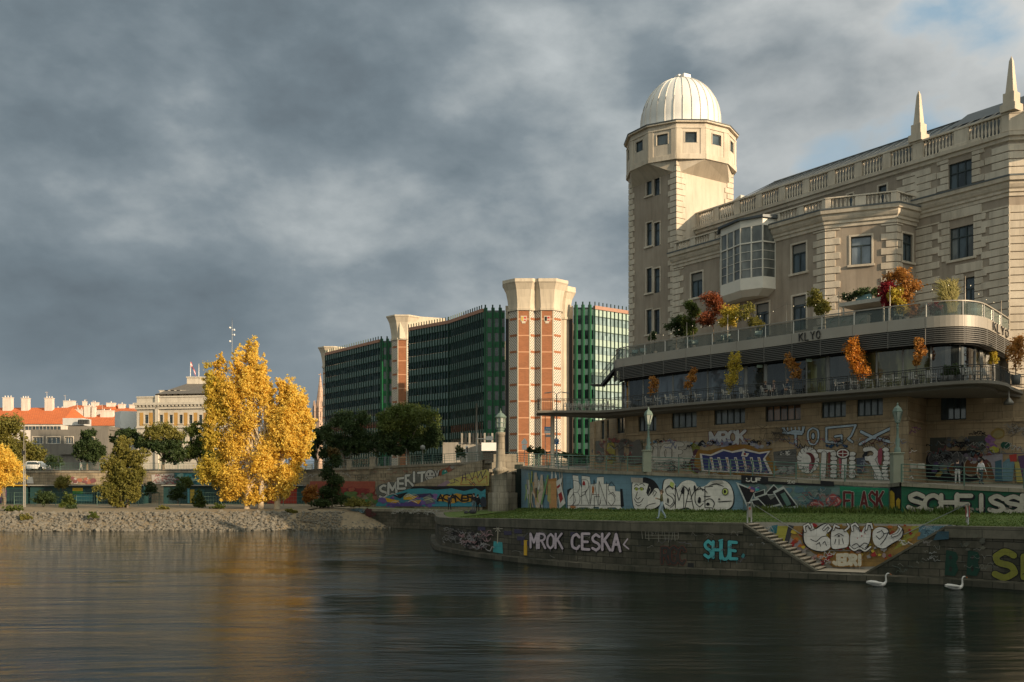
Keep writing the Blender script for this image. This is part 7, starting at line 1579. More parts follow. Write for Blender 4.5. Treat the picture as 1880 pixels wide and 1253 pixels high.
for i, (x, y, rx, ry, m_, Y, lb) in enumerate(((340, 885, 17, 13, LG_GRN, 132, 'light green shrub in front of the turquoise mural'), (326, 905, 14, 16, LG_DK, 128, 'dark round shrub left of the leafy column shrub'), (366, 915, 11, 22, LG_GRN, 125, 'narrow leafy shrub just left of the golden poplar'),
        (115, 885, 16, 14, LG_OL, 134, 'olive shrub in front of the long green hut'), (80, 912, 20, 15, LG_DK, 128, 'dark spreading shrub left on the sand'), (124, 918, 13, 16, LG_GRN, 125, 'small dark shrub with spiky top near the flagpoles'), (275, 895, 12, 16, LG_DK, 136, 'dark shrub right of the bushy tree'),
        (572, 905, 14, 20, LG_OR, 130, 'orange tinted shrub between poplar and dark conifer'), (590, 922, 18, 12, LG_DK, 125, 'low dark shrub at the foot of the conifer'), (100, 848, 16, 13, LG_DK, 154, 'dark shrub behind the street wall left of the round tree'), (30, 934, 18, 6, LG_GRN, 117, 'low weeds at the top of the rocks, far left'), (172, 946, 9, 6, LG_GRN, 113, 'small weed clump among the rocks'), (45, 950, 12, 6, LG_OL, 113, 'olive weeds growing in the rocks near the left edge'), (300, 932, 16, 5, LG_OL, 119, 'low olive weeds on the sand right of the bushy tree'), (400, 930, 14, 6, LG_GRN, 121, 'green weeds at the left foot of the golden poplar'), (535, 938, 12, 5, LG_OL, 117, 'weeds at the right foot of the golden poplar'),
        (130, 930, 10, 5, LG_DK, 121, 'low green patch below the spiky shrub'), (660, 922, 22, 10, LG_OL, 124, 'low reddish weeds before the river wall'), (846, 830, 10, 14, LG_DK, 126, 'dark bush on top of the ramp beside the podium'))):
    tree('shrub', lb, x, Y, PZ(y+ry, Y), [(x, y, rx, ry), (x-rx*0.4, y+ry*0.4, rx*0.7, ry*0.6), (x+rx*0.4, y+ry*0.4, rx*0.7, ry*0.6)], int(rx*ry*9), 0.24, m_, cat='shrub', seed=40+i, tw=0.05)
# thin leafy saplings in front of the office towers
tree('hedge', 'dark green hedge at the foot of the brick tower', 985, 132, PZ(838, 132), [(972, 826, 8, 8), (985, 830, 9, 9), (998, 832, 10, 8), (1020, 834, 12, 7), (1040, 836, 14, 6), (1065, 838, 16, 6)], 4200, 0.3, LG_DK, cat='hedge', seed=60)

POTM = flat('planter_grey', (0.10, 0.10, 0.095), 0.7)
def pot(T, c, r=0.28, h=0.5, m=POTM):
    mb = MB(); mb.lathe(c, [(0, 0), (r*0.75, 0), (r, h), (r*0.86, h), (r*0.8, h*0.85), (0, h*0.85)], 12); mb.build('pot', m, T)
def plant(name, label, poly, off, zb, px, y0, y1, rx, m_, n=900, size=0.16, lobes=3, seed=1, stem=True, group=None, pots=True):
    q = inpoly(poly, off, px)
    if q is None: q = P(px, 0, 75)
    rx *= 1.3; n = int(n*1.3)
    Y = q.y; T = thing(name, label, 'plant', (q.x, Y, zb), group); rg = random.Random(seed); s = Y/F
    if pots: pot(T, (q.x, Y, zb))
    zt, zl = PZ(y0, Y), max(PZ(y1, Y), zb+0.35); L3 = []
    for i in range(lobes):
        f = (i+0.5)/lobes; L3.append((q.x+rg.uniform(-.55, .55)*rx*s, Y+rg.uniform(-.3, .3)*rx*s, zl+(zt-zl)*f, rx*s*(1-0.4*abs(f-0.45)), rx*s*0.8, (zt-zl)/lobes*0.9))
    mb = MB(); mb.tube([(q.x, Y, zb+0.2), (q.x+0.05, Y, (zb+zl)/2+0.2), (q.x, Y, zt-0.2*(zt-zl))], [0.05, 0.04, 0.012], 5)
    for l in L3: mb.tube([(q.x, Y, zl), l[:3]], [0.03, 0.008], 4)
    mb.build('stem', WOOD, T); leaves('foliage', [q for l in L3 for q in sublobes(l, rg)], int(n*1.3), size*0.9, m_, T, seed, 0.5, 10)
    return T
up = dict(poly=EU, zb=ZD)
for i, (nm, lb, px, y0, y1, rx, m_, n, off, lo) in enumerate((
    ('round_shrub', 'dark round shrub at the left end of the upper terrace', 1241, 586, 616, 18, LG_DK, 2600, -2.0, 2), ('tall_shrub', 'tall light green shrub right of the dark round one on the upper terrace', 1272, 556, 610, 12, LG_GRN, 2200, -1.8, 4),
    ('maple_tree', 'rust red maple in a pot on the upper terrace under the glazed bay', 1309, 544, 598, 20, LG_RED, 3000, -1.8, 3), ('golden_shrub', 'golden green rounded shrub right of the red maple', 1341, 566, 600, 16, LG_YG, 2200, -1.5, 2),
    ('olive_shrub', 'loose dark olive shrub left of the terrace door', 1377, 560, 604, 15, LG_OL, 1100, -1.8, 3), ('weeping_plant', 'drooping green plant on a stem left of the terrace kiosk', 1508, 540, 574, 15, LG_OL, 2000, -2.0, 2),
    ('maroon_shrub', 'crimson leaved shrub at the right end of the terrace kiosk', 1632, 516, 560, 13, LG_MAR, 1900, -1.6, 3), ('amber_maple', 'big amber and orange maple in the middle of the upper terrace', 1662, 502, 580, 22, LG_OR, 4600, -2.2, 5), ('young_shrub', 'small yellow-green bush in front of the amber maple', 1645, 532, 575, 12, LG_YG, 1300, -1.2, 3),
    ('small_plant', 'low green pot plant at the left tip of the upper terrace', 1201, 612, 624, 7, LG_DK, 350, -1.6, 1), ('small_plant', 'dark palm-like plant by the terrace corner', 1722, 560, 577, 9, LG_MAR, 400, -1.2, 1))):
    plant(nm, lb, EU, off, ZD, px, y0, y1, rx, m_, n, 0.19, lo, 70+i)
for i, (nm, lb, px, y0, y1, rx, m_, n, off) in enumerate((
    ('orange_shrub', 'sparse orange shrub at the left end of the lower balcony', 1199, 693, 722, 9, LG_OR, 500, -1.6), ('amber_column', 'amber columnar shrub, second from left on the lower balcony', 1268, 677, 715, 8, LG_OR, 800, -1.5),
    ('amber_column', 'bushy amber shrub left of the seated guests on the lower balcony', 1346, 656, 712, 12, LG_YG, 1300, -1.4), ('pink_orange_shrub', 'pinkish orange shrub between the two terrace doors', 1455, 655, 692, 10, LG_OR, 900, -1.8),
    ('bright_orange_shrub', 'bright orange forked shrub in front of the louvres', 1573, 625, 690, 15, leafmat('leaf_bright_orange', (0.50, 0.17, 0.02), (0.55, 0.24, 0.03), 0.35, 1.5), 2000, -1.4), ('slim_orange_shrub', 'slim orange shrub left of the curved glass corner', 1682, 622, 668, 9, LG_OR, 1200, -1.4),
    ('yellow_shrub', 'small yellow-green shrub behind the corner chairs', 1823, 646, 668, 8, LG_YG, 500, -2.3))):
    plant(nm, lb, SE, off, ZS, px, y0, y1, rx, m_, n, 0.17, 3, 90+i)
T = thing('amber_tree', 'amber leaved tree in a pot beside the pavilion at the right edge', 'plant', P(1865, 700, 72)); q = P(1865, 700, 72); pot(T, (q.x, q.y, ZS+0.2), 0.35, 0.7); mb = MB(); mb.tube([(q.x, q.y, ZS+0.3), (q.x, q.y, ZS+3)], [0.05, 0.02], 5); mb.build('stem', WOOD, T)
leaves('foliage', [(PX(1865, 72), 72, PZ(648, 72), 0.6, 0.55, 1.1), (PX(1868, 72), 72, PZ(632, 72), 0.5, 0.5, 0.6)], 1600, 0.17, LG_OR, T, 99, 0.4, 14)
for i, (px, h) in enumerate(((1735, 0.9), (1748, 1.0), (1766, 0.8))): plant('dark_plant', ['dark bushy pot plant left of the curved glass', 'dark leafy pot plant in the middle of the curved glass', 'dark low pot plant right of the curved glass'][i], SE, -1.0, ZS, px, 672, 690, 7, LG_DK, 450, 0.15, 2, 110+i)
# pampas grass on the corner
q = inpoly(EU, -2.4, 1745); T = thing('pampas_grass', 'tall pale straw-coloured ornamental grass blown left at the terrace corner', 'plant', (q.x, q.y, ZD)); pot(T, q+Vector((0, 0, ZD)), 0.4, 0.5)
vs, fs = [], []; rg = random.Random(8)
for k in range(620):
    h = rg.uniform(1.5, 4.2); dx = -rg.random()*1.2-0.05 if rg.random() < .7 else rg.random()*0.5; dy = rg.uniform(-.5, .5); b0 = Vector((rg.uniform(-.3, .4), rg.uniform(-.3, .3), 0.4)); w_ = rg.uniform(0.015, 0.035); prev = None
    for j in range(5):
        f = j/4; p = b0+Vector((dx*f*f, dy*f*f, h*f-0.35*h*f*f*f)); ww = w_*(1.4 if j == 3 else 1-0.4*f); i0 = len(vs); vs += [tuple(p+Vector((-ww, 0, 0))), tuple(p+Vector((ww, 0, 0)))]
        if prev is not None: fs.append((prev, prev+1, i0+1, i0))
        prev = i0
me = bpy.data.meshes.new('blades'); me.from_pydata(vs, [], fs); me.materials.append(LG_PAM); o = bpy.data.objects.new('blades', me); COL.objects.link(o); o.parent = T

# ================================================================== railings
def green_rail(name, label, pts, zs, h=1.05, sp=2.1, nr=4, mat=GREENR, off=-0.2, vert=0.0, parts=True):
    T = thing(name, label, 'railing', (pts[0][0], pts[0][1], zs[0])); o = [(p.x, p.y) for p in offpoly(pts, off)]
    for i in range(len(o)-1):
        a, c = Vector(o[i]), Vector(o[i+1]); L = (c-a).length; n = max(1, round(L/sp))
        for k in range(n):
            p, q = a.lerp(c, k/n), a.lerp(c, (k+1)/n); z0, z1 = zs[i]+(zs[i+1]-zs[i])*k/n, zs[i]+(zs[i+1]-zs[i])*(k+1)/n; mb = MB()
            mb.box(p.x-0.035, p.x+0.035, p.y-0.035, p.y+0.035, z0-0.1, z0+h)
            for r_ in range(nr): f = h*(1-r_*0.98/nr) if r_ else h; mb.tube([(p.x, p.y, z0+f-0.01), (q.x, q.y, z1+f-0.01)], 0.030 if r_ == 0 else 0.018, 4)
            if vert:
                m_ = max(2, int(L/n/vert))
                for j in range(1, m_): e = p.lerp(q, j/m_); ze = z0+(z1-z0)*j/m_; mb.box(e.x-0.01, e.x+0.01, e.y-0.01, e.y+0.01, ze+0.1, ze+h*0.75)
            mb.build('railing_panel', mat, T)
    return T
green_rail('railing', 'grey-green iron railing on the blue mural wall in front of the basement graffiti', WP[1:], WZ[1:], 1.1, 1.9, 5, vert=0.5)
green_rail('railing', 'grey-green iron railing above the green and silver mural at the right edge', WR[:4], WRZ[:4], 1.15, 3.1, 5)
t_, n_ = frame(RA, RB)
green_rail('railing', 'green street railing on the river wall left of the pier', [RA, RB], [7.62, 8.02], 1.15, 2.4, 4, vert=0.35, off=-0.3)
green_rail('railing', 'green street railing along the left bank wall', [(-110, 150), (-33, 151.5)], [7.5, 7.5], 1.15, 3.0, 4, vert=0.4, off=-0.2)
green_rail('railing', 'far green bridge railing in front of the brick tower', [(3, 124), (14, 119), (22, 116)], [7.7, 7.4, 7.2], 1.2, 2.2, 5, vert=0.35)
green_rail('railing', 'pale bridge parapet railing right of the lantern column', [(-1.0, 104), (6.5, 101)], [7.3, 6.9], 1.2, 1.6, 5, vert=0.3)
T = thing('mesh_fence', 'dark green mesh fence between the sand bank and the huts', 'fence', (PX(250, 134), 134, 2.6))
for k in range(16):
    a, c = PX(-12+38*k, 134), PX(26+38*k, 134); mb = MB(); mb.tube([(a, 134, 2.3), (a, 134, PZ(904, 134))], 0.05, 5)
    for zz_ in (2.7, 3.2, 3.7, 4.2): mb.tube([(a, 134, zz_), (c, 134, zz_)], 0.016, 4)
    for j in range(1, 8): x = a+(c-a)*j/8; mb.tube([(x, 134, 2.6), (x, 134, 4.2)], 0.011, 3)
    mb.build('fence_panel', GREENR, T)
for i, (x0, x1, y0, y1, Y) in enumerate(((637, 646, 846, 862, 139), (679, 689, 841, 854, 133.5))):
    T = thing('stone_post', ['square stone post on the river wall, nearer the golden tree', 'square stone post on the river wall, nearer the pier'][i], 'post', (PX((x0+x1)/2, Y), Y, 7.5)); Yw = hitY(RA, RB, (x0+x1)/2)
    mb = MB(); mb.box(PX(x0, Yw), PX(x1, Yw), Yw-0.4, Yw+0.5, 7.4, PZ(y0, Yw)); mb.box(PX(x0, Yw)-.06, PX(x1, Yw)+.06, Yw-0.46, Yw+0.56, PZ(y0, Yw)+0.003, PZ(y0, Yw)+0.12); mb.build('block', PIERST, T, bevel=0.03)
# handrail over the river stair
T = thing('handrail', 'thin pale handrail dropping into the river stair and rising again on its far side', 'handrail', (*MURAL[0], 2.8)); A_ = MURAL[0]; B_ = MURAL[1]
def mp(px, py, d=0.12): u = hitu(A_, B_, px); t, n = frame(A_, B_); return wpt(A_, B_, u, d, PZ(py, A_[1]+t.y*u))
mb = MB(); hp = [mp(1384, 926), mp(1519, 1011), mp(1599, 1012), mp(1700, 962), mp(1778, 925)]; mb.tube(hp, 0.022, 6)
for q in (hp[1], hp[2]): mb.tube([q, q+Vector((0, 0.14, -0.25))], 0.02, 4)
mb.build('rail', flat('galvanised', (0.26, 0.27, 0.26), 0.5, 0.4), T)
mb = MB(); mb.tube([hp[-1], (hp[-1].x, hp[-1].y, 2.8)], 0.03, 5); mb.build('end_post', MATS['galvanised'], T)

# ================================================================== street furniture
def street_lamp(px, Y, zb, y_top, label, ped=None):
    c = Vector((PX(px, Y), Y, zb)); T = thing('street_lamp', label, 'lamp', c, 'green lantern lamps on the promenade wall')
    zt = PZ(y_top, Y); z0 = zb
    if ped:
        x0, x1, yt = ped; mb = MB(); zp = PZ(yt, Y); mb.box(PX(x0, Y), PX(x1, Y), Y-0.3, Y+0.3, zb, zp); mb.box(PX(x0, Y)-.05, PX(x1, Y)+.05, Y-0.36, Y+0.36, zp+0.002, zp+0.1); mb.build('pedestal', flat('pedestal_sage', (0.24, 0.25, 0.19), 0.8, 0, 0.2, 2), T, bevel=0.02); z0 = zp+0.1
    H = zt-z0; hl = 1.35
    mb = MB(); mb.lathe((c.x, c.y, z0), [(0.20, 0), (0.20, 0.25), (0.12, 0.35), (0.14, 0.8), (0.08, 1.0), (0.07, 1.5), (0.095, 1.55), (0.06, 1.62), (0.045, H-hl-0.2), (0.09, H-hl-0.15), (0.05, H-hl), (0, H-hl)], 12); mb.build('post', LAMPG, T)
    zl = z0+H-hl; mb = MB(); mb.lathe((c.x, c.y, zl), [(0, 0), (0.13, 0.02), (0.15, 0.08), (0.12, 0.1)], 6, smooth=False); mb.lathe((c.x, c.y, zl), [(0.31, 0.72), (0.33, 0.76), (0.24, 0.98), (0.10, 1.10), (0.05, 1.18), (0.06, 1.24), (0.0, 1.35)], 6, smooth=False)
    for i in range(6): a = math.pi/3*i; mb.tube([(c.x+.13*math.cos(a), c.y+.13*math.sin(a), zl+.08), (c.x+.33*math.cos(a), c.y+.33*math.sin(a), zl+.73)], 0.018, 4)
    l = mb.build('lantern', LAMPG, T); mb = MB(); mb.lathe((c.x, c.y, zl), [(0.115, 0.1), (0.31, 0.72)], 6, smooth=False); mb.build('lantern_glass', MATS['lamp_glass'], l)
street_lamp(1190.5, 72.2, 5.86, 747, 'green lantern lamp on a sage pedestal above the cartoon head', (1180, 1195, 829)); street_lamp(1648, 63.2, 4.95, 739, 'green lantern lamp on the corner pedestal above the black and yellow corner', (1637, 1656, 834))
# twin-arm road lamp behind the jetty
T = thing('road_lamp', 'tall twin-armed road lamp seen behind the tip of the jetty', 'lamp', (PX(1022, 128), 128, 7.5)); mb = MB(); q = P(1022, 724, 128); mb.tube([(q.x, q.y, 7.4), q], [0.12, 0.07], 8); mb.build('post', flat('road_lamp_grey', (0.25, 0.25, 0.23), 0.5), T)
for s_ in (-1, 1): mb = MB(); mb.tube([q, q+Vector((s_*0.5, 0, 0.3)), q+Vector((s_*0.8, 0, 0.25))], 0.04, 5); mb.obox(q+Vector((s_*1.15, 0, 0.18)), (0.42, 0, -0.05*s_), (0, 0.16, 0), (0, 0, 0.05)); mb.build('lamp_head', MATS['road_lamp_grey'], T)
def sign(name, label, px, Y, zb, ytop, boards, cat='sign'):
    c = Vector((PX(px, Y), Y, zb)); T = thing(name, label, cat, c); mb = MB(); mb.tube([(c.x, Y, zb), (c.x, Y, PZ(ytop, Y))], 0.04, 6); mb.build('post', STEEL, T)
    for (x0, x1, y0, y1, m_, nm, pts) in boards:
        mb = MB(); p = pts or [(x0, y1), (x1, y1), (x1, y0), (x0, y0)]
        fr = [P(x, y, Y-0.06) for x, y in p]; bk = [v+Vector((0, 0.03, 0)) for v in fr]; n = len(fr); mb.add(fr+bk, [tuple(range(n)), tuple(reversed(range(n, 2*n)))]+[(i, (i+1) % n, n+(i+1) % n, n+i) for i in range(n)]); bo = mb.build(nm, m_, T)
    return T
SGB = flat('sign_blue', (0.03, 0.13, 0.32), 0.4); SGW = flat('sign_white', (0.62, 0.62, 0.60), 0.5)
sign('road_sign', 'white arrow-shaped road sign at the foot of the brick tower', 963, 112, 7.0, 806, [(0, 0, 0, 0, SGW, 'arrow_board', [(957.5, 816), (957.5, 811), (963, 804.5), (968, 811), (968, 816)]), (958.5, 967, 817, 826, SGW, 'board', None)])
T = sign('tram_stop_sign', 'blue and white stop sign board hanging below the jetty tip', 1001, 104, 6.8, 764, [(999.5, 1013, 784, 791, flat('sign_cyan', (0.05, 0.20, 0.38), 0.4), 'blue_board', None), (999.5, 1013, 791.3, 796, SGW, 'white_board', None), (1002, 1014, 798, 803, flat('sign_grey', (0.3, 0.3, 0.3), 0.5), 'grey_board', None)])
mb = MB(); Y = 103.88
for k, x in enumerate((1002, 1004.5, 1007, 1009.5)): mb.box(PX(x, Y), PX(x+1.5, Y), Y-0.01, Y, PZ(789.5, Y), PZ(786, Y)-0.05*(k % 2))
mb.build('lettering', SGW, T)
T = sign('parking_sign', 'small blue parking sign with a white P right of the slim column', 1021, 106, 6.8, 803, [(1017, 1026, 806, 816, SGB, 'blue_board', None)])
mb = MB(); Y = 105.88; q = lambda x, y: P(x, y, Y); mb.tube([q(1020, 814.5), q(1020, 807.5), q(1023, 808), q(1023.5, 810), q(1020, 811)], 0.035, 4); mb.build('lettering', SGW, T)
T = thing('traffic_light', 'black and white traffic light beside the podium', 'traffic light', (PX(857, 124), 124, 7.8)); Y = 124; mb = MB(); mb.tube([(PX(857, Y), Y, 7.7), (PX(857, Y), Y, PZ(822, Y))], 0.05, 6); mb.build('post', STEEL, T)
mb = MB(); mb.box(PX(855, Y), PX(859, Y), Y-0.2, Y-0.05, PZ(833, Y), PZ(819, Y)); h_ = mb.build('backboard', SGW, T); mb = MB(); mb.box(PX(856.5, Y), PX(859, Y), Y-0.4, Y-0.205, PZ(831, Y), PZ(821, Y)); mb.build('light_housing', BLACK, T)
for i, (px, yt, yb, Y, w_, lb) in enumerate(((43.5, 783, 925, 118, 0.09, 'pale tall pole with a small speaker at the far left of the bank'), (46.5, 813, 925, 117, 0.05, 'thinner shorter pole right beside the tall pale pole'), (875, 741, 850, 120, 0.13, 'grey street mast left of the lantern column'), (746, 824, 850, 134, 0.07, 'white pole behind the street railing under the largest street tree'), (776, 818, 850, 131, 0.05, 'thin pole with a round sign under the street tree'), (856, 0, 0, 0, 0, ''))):
    if not lb: continue
    T = thing('pole', lb, 'pole', (PX(px, Y), Y, PZ(yb, Y))); mb = MB(); mb.tube([(PX(px, Y), Y, PZ(yb, Y)-0.4), (PX(px, Y), Y, PZ(yt, Y))], [w_, w_*0.7], 8); mb.build('shaft', flat('pole_pale', (0.24, 0.225, 0.19), 0.5), T)
    if i == 0: mb = MB(); mb.box(PX(41.5, Y), PX(45.5, Y), Y-0.25, Y+0.1, PZ(835, Y), PZ(828, Y)); mb.build('speaker', DKMET, T)
    if i == 4: mb = MB(); mb.lathe((PX(px, Y), Y, PZ(822, Y)), [(0, -0.35), (0.3, -0.2), (0.3, 0.2), (0, 0.35)], 8); mb.build('round_sign', flat('pole_sign', (0.2, 0.2, 0.18), 0.5), T)
    if i == 2: mb = MB(); mb.tube([(PX(875, Y), Y, PZ(806, Y)), (PX(912, Y), Y-1, PZ(808, Y))], 0.06, 5); mb.box(PX(893, Y), PX(905, Y), Y-0.9, Y-0.5, PZ(809, Y), PZ(802, Y)); mb.build('cross_arm', STEEL, T)
# life-buoy posts on the quay
T = thing('lifebuoy_post', 'pale metal life-saving post at the top of the river stair', 'post', P(1376, 957, 55)); Y = 54.6; mb = MB()
for x in (1372.5, 1379.5): mb.tube([(PX(x, Y), Y, 2.7), (PX(x, Y), Y, PZ(924, Y))], 0.045, 6)
mb.tube([(PX(1372, Y), Y, PZ(924, Y)), (PX(1380, Y), Y, PZ(924, Y))], 0.05, 6); mb.build('frame', flat('post_white', (0.32, 0.31, 0.28), 0.5), T); mb = MB(); mb.box(PX(1373, Y), PX(1378.5, Y), Y-0.12, Y-0.02, PZ(950, Y), PZ(930, Y)); mb.build('board', CONC, T); mb = MB(); mb.box(PX(1374, Y), PX(1377, Y), Y-0.14, Y-0.123, PZ(936, Y), PZ(932, Y)); mb.build('sticker', flat('sticker_red', (0.4, 0.08, 0.05), 0.5), T)
T = thing('lifebuoy_post', 'red and white life-saving post standing on the grass in front of the silver letters', 'post', P(1776, 960, 52)); Y = 52; mb = MB(); mb.tube([(PX(1776, Y), Y, 2.7), (PX(1776, Y), Y, PZ(942, Y))], 0.08, 8); mb.build('frame', CONC, T)
mb = MB(); mb.prism([(PX(1773.5, Y), Y-0.15), (PX(1779, Y), Y-0.15), (PX(1779, Y), Y+0.1), (PX(1773.5, Y), Y+0.1)], PZ(950, Y), PZ(929, Y)); mb.build('red_cover', flat('cover_red', (0.34, 0.08, 0.07), 0.6), T, bevel=0.04); mb = MB(); mb.tube([P(1775, 930, Y-0.2), P(1777, 940, Y-0.2), P(1775.5, 949, Y-0.2)], 0.035, 5); mb.build('white_rope', WHITE, T)
# grey boards on the promenade railing
T = thing('railing_board', 'pair of speckled grey boards behind the railing near the pillar', 'board', P(1680, 860, 66)); 
for x0, x1 in ((1671, 1683), (1685, 1698)): mb = MB(); Y = 63.5; mb.box(PX(x0, Y), PX(x1, Y), Y, Y+0.04, PZ(861, Y), PZ(851, Y)); mb.build('board', CONC, T)

# ================================================================== café furniture
WCH = flat('chair_white', (0.52, 0.50, 0.46), 0.5)
def make_chair():
    T = thing('armchair', 'x', 'chair', (0, 0, 0))
    mb = MB()
    for i in range(6): mb.box(-0.24+0.08*i, -0.175+0.08*i, -0.24, 0.24, 0.44, 0.465)
    mb.build('seat', WCH, T)
    mb = MB()
    for i in range(6):
        x = -0.2+0.08*i; mb.obox((x, 0.28, 0.67), (0.027, 0, 0), (0, 0.012, 0), (0, 0.05, 0.21))
    mb.obox((0, 0.335, 0.89), (0.25, 0, 0), (0, 0.015, 0), (0, 0, 0.03)); mb.build('backrest', WCH, T)
    for sx_ in (-1, 1):
        for sy_ in (-1, 1): mb = MB(); mb.tube([(sx_*0.25, sy_*0.23, 0.66 if sy_ < 0 else 0.5), (sx_*0.27, sy_*0.27, 0)], 0.018, 6); mb.build('leg', WCH, T)
        mb = MB(); mb.obox((sx_*0.265, 0.0, 0.67), (0.028, 0, 0), (0, 0.26, 0), (0, 0, 0.013)); mb.build('armrest', WCH, T)
    return T
def make_table():
    T = thing('cafe_table', 'x', 'table', (0, 0, 0)); mb = MB(); mb.lathe((0, 0, 0), [(0, 0.72), (0.36, 0.72), (0.37, 0.735), (0.36, 0.75), (0, 0.75)], 18); mb.build('tabletop', flat('table_grey', (0.16, 0.16, 0.15), 0.4, 0.3), T)
    mb = MB(); mb.lathe((0, 0, 0), [(0, 0.02), (0.24, 0), (0.22, 0.03), (0.03, 0.05), (0.025, 0.72)], 12); mb.build('pedestal', DKMET, T); return T
CH0 = make_chair(); TB0 = make_table(); used = {'c': False, 't': False}
def place(kind, loc, rz, label, group):
    src = CH0 if kind == 'c' else TB0
    o = src if not used[kind] else copy_tree(src); used[kind] = True
    o.location = loc; o.rotation_euler = (0, 0, rz); o['label'] = label; o['group'] = group; return o
rg = random.Random(3)
row = [1152, 1191, 1209, 1228, 1237, 1255, 1282, 1304, 1333, 1366, 1405, 1418, 1446, 1541, 1569, 1596, 1619, 1630, 1647, 1677, 1709, 1774, 1785, 1797, 1811]
ORD = ['first', 'second', 'third', 'fourth', 'fifth', 'sixth', 'seventh', 'eighth', 'ninth', 'tenth', 'eleventh', 'twelfth', 'thirteenth', 'fourteenth', 'fifteenth', 'sixteenth', 'seventeenth', 'eighteenth', 'nineteenth', 'twentieth', 'twenty-first', 'twenty-second', 'twenty-third', 'twenty-fourth', 'twenty-fifth']
land = ['left of the first orange shrub', 'below the left end of the café louvres', 'below the second amber column', 'left of the bushy amber shrub', 'beside the seated guests', 'between the doors and the bright orange shrub', 'between the orange shrubs', 'by the curved glass corner']
for i, px in enumerate(row):
    q = inpoly(SE, -0.75, px)
    if q is None: continue
    place('c', (q.x, q.y, ZS), R(rg.choice([90, 100, -80, 115, 75, -105, 95])+rg.uniform(-12, 12)), 'white slatted armchair, %s from the left in the balcony front row' % ORD[i], 'white armchairs on the café balcony')
for i, px in enumerate((1172, 1218, 1268, 1319, 1350, 1412, 1554, 1608, 1662, 1692, 1790)):
    q = inpoly(SE, -1.2, px)
    if q is not None: place('t', (q.x, q.y, ZS), 0, 'small round grey café table on the lower balcony, %s from the left' % ORD[i], 'round café tables on the balcony')
for i in range(16):
    px = 1040+i*6.0; Y = 92.6+(1.3 if i % 2 else 0); place('c', (PX(px, Y), Y+0.9, ZS), R(rg.choice([90, -90, 80, -100])+rg.uniform(-10, 10)), 'white slatted armchair on the narrow jetty, %s from its tip' % ORD[i], 'white armchairs on the jetty')
TEALC = flat('chair_pale_teal', (0.30, 0.38, 0.36), 0.5)
def make_tub():
    T = thing('tub_chair', 'x', 'chair', (0, 0, 0)); mb = MB(); mb.lathe((0, 0, 0), [(0, 0.40), (0.30, 0.42), (0.33, 0.46), (0.30, 0.48), (0, 0.47)], 14); mb.build('seat', TEALC, T)
    mb = MB(); mb.lathe((0, 0, 0), [(0.30, 0.44), (0.35, 0.62), (0.38, 0.86), (0.35, 0.86), (0.32, 0.62), (0.27, 0.46)], 16, 0, True, R(10), R(170)); mb.build('backrest', TEALC, T)
    for a in (45, 135, 225, 315): mb = MB(); mb.tube([(0.2*math.cos(R(a)), 0.2*math.sin(R(a)), 0.42), (0.27*math.cos(R(a)), 0.27*math.sin(R(a)), 0)], 0.018, 5); mb.build('leg', TEALC, T)
    return T
TU0 = make_tub()
for i, px in enumerate((1165, 1181, 1262, 1276, 1322, 1337, 1392, 1650, 1790, 1832)):
    q = inpoly(EU, -1.0, px); o = TU0 if i == 0 else copy_tree(TU0); o.location = (q.x, q.y, ZD); o.rotation_euler = (0, 0, R(rg.uniform(0, 360))); o['label'] = 'pale teal tub chair behind the upper glass parapet, %s from the left' % ORD[i]; o['group'] = 'pale tub chairs on the upper terrace'
# terrace bar and kiosk
q0, q1 = inpoly(EU, -1.1, 1516), inpoly(EU, -1.1, 1592); T = thing('terrace_bar', 'white painted bar counter with faint leaf decoration behind the glass parapet', 'bar counter', (q0.x, q0.y, ZD)); A_, B_ = (q0.x, q0.y), (q1.x, q1.y); L = dist(A_, B_)
mb = MB(); mb.wbox(A_, B_, 0, L, -0.5, 0, ZD, ZD+0.92); mb.build('counter', flat('bar_white', (0.50, 0.49, 0.44), 0.5, 0, 0.2, 2), T); mb = MB(); mb.wbox(A_, B_, -0.1, L+0.1, -0.6, 0.08, ZD+0.923, ZD+0.98); mb.build('bar_top', CONC, T)
a = Art([A_, B_], T, 0.01, 'leaf_decoration')
for px in (1524, 1545, 1560, 1578): a.stroke([(px, 594), (px+3, 588), (px+9, 584)], 1.0, (0.20, 0.32, 0.26), 3); a.stroke([(px+2, 592), (px+8, 591)], 0.9, (0.36, 0.20, 0.16), 1)
a.done()
q0, q1 = inpoly(EU, -3.4, 1546), inpoly(EU, -3.4, 1624); T = thing('terrace_kiosk', 'small terrace kiosk with a patterned flat roof, dark opening and plants on top', 'kiosk', (q0.x, q0.y, ZD)); A_, B_ = (q0.x, q0.y), (q1.x, q1.y); L = dist(A_, B_)
mb = MB(); mb.wbox(A_, B_, -0.1, L+0.1, -2.4, 0.25, ZD+2.15, ZD+2.45); mb.build('roof', flat('kiosk_roof', (0.42, 0.40, 0.35), 0.7, 0, 0.35, 3), T)
mb = MB(); mb.wbox(A_, B_, 0, L, -2.3, -2.2, ZD, ZD+2.147); mb.build('back_wall', BLACK, T)
for u in (0.05, L-0.15): mb = MB(); mb.wbox(A_, B_, u, u+0.1, -0.1, 0.0, ZD, ZD+2.147); mb.build('post', WHITEF, T)
c = wpt(A_, B_, L*0.45, -0.6, ZD+2.45); mb = MB(); mb.wbox(A_, B_, L*0.28, L*0.62, -0.7, -0.3, ZD+2.453, ZD+2.95); T2 = thing('planter_box', 'blue-green planter box with a trailing green hedge on the kiosk roof', 'planter', c); mb.build('box', flat('planter_teal', (0.12, 0.22, 0.24), 0.6), T2)
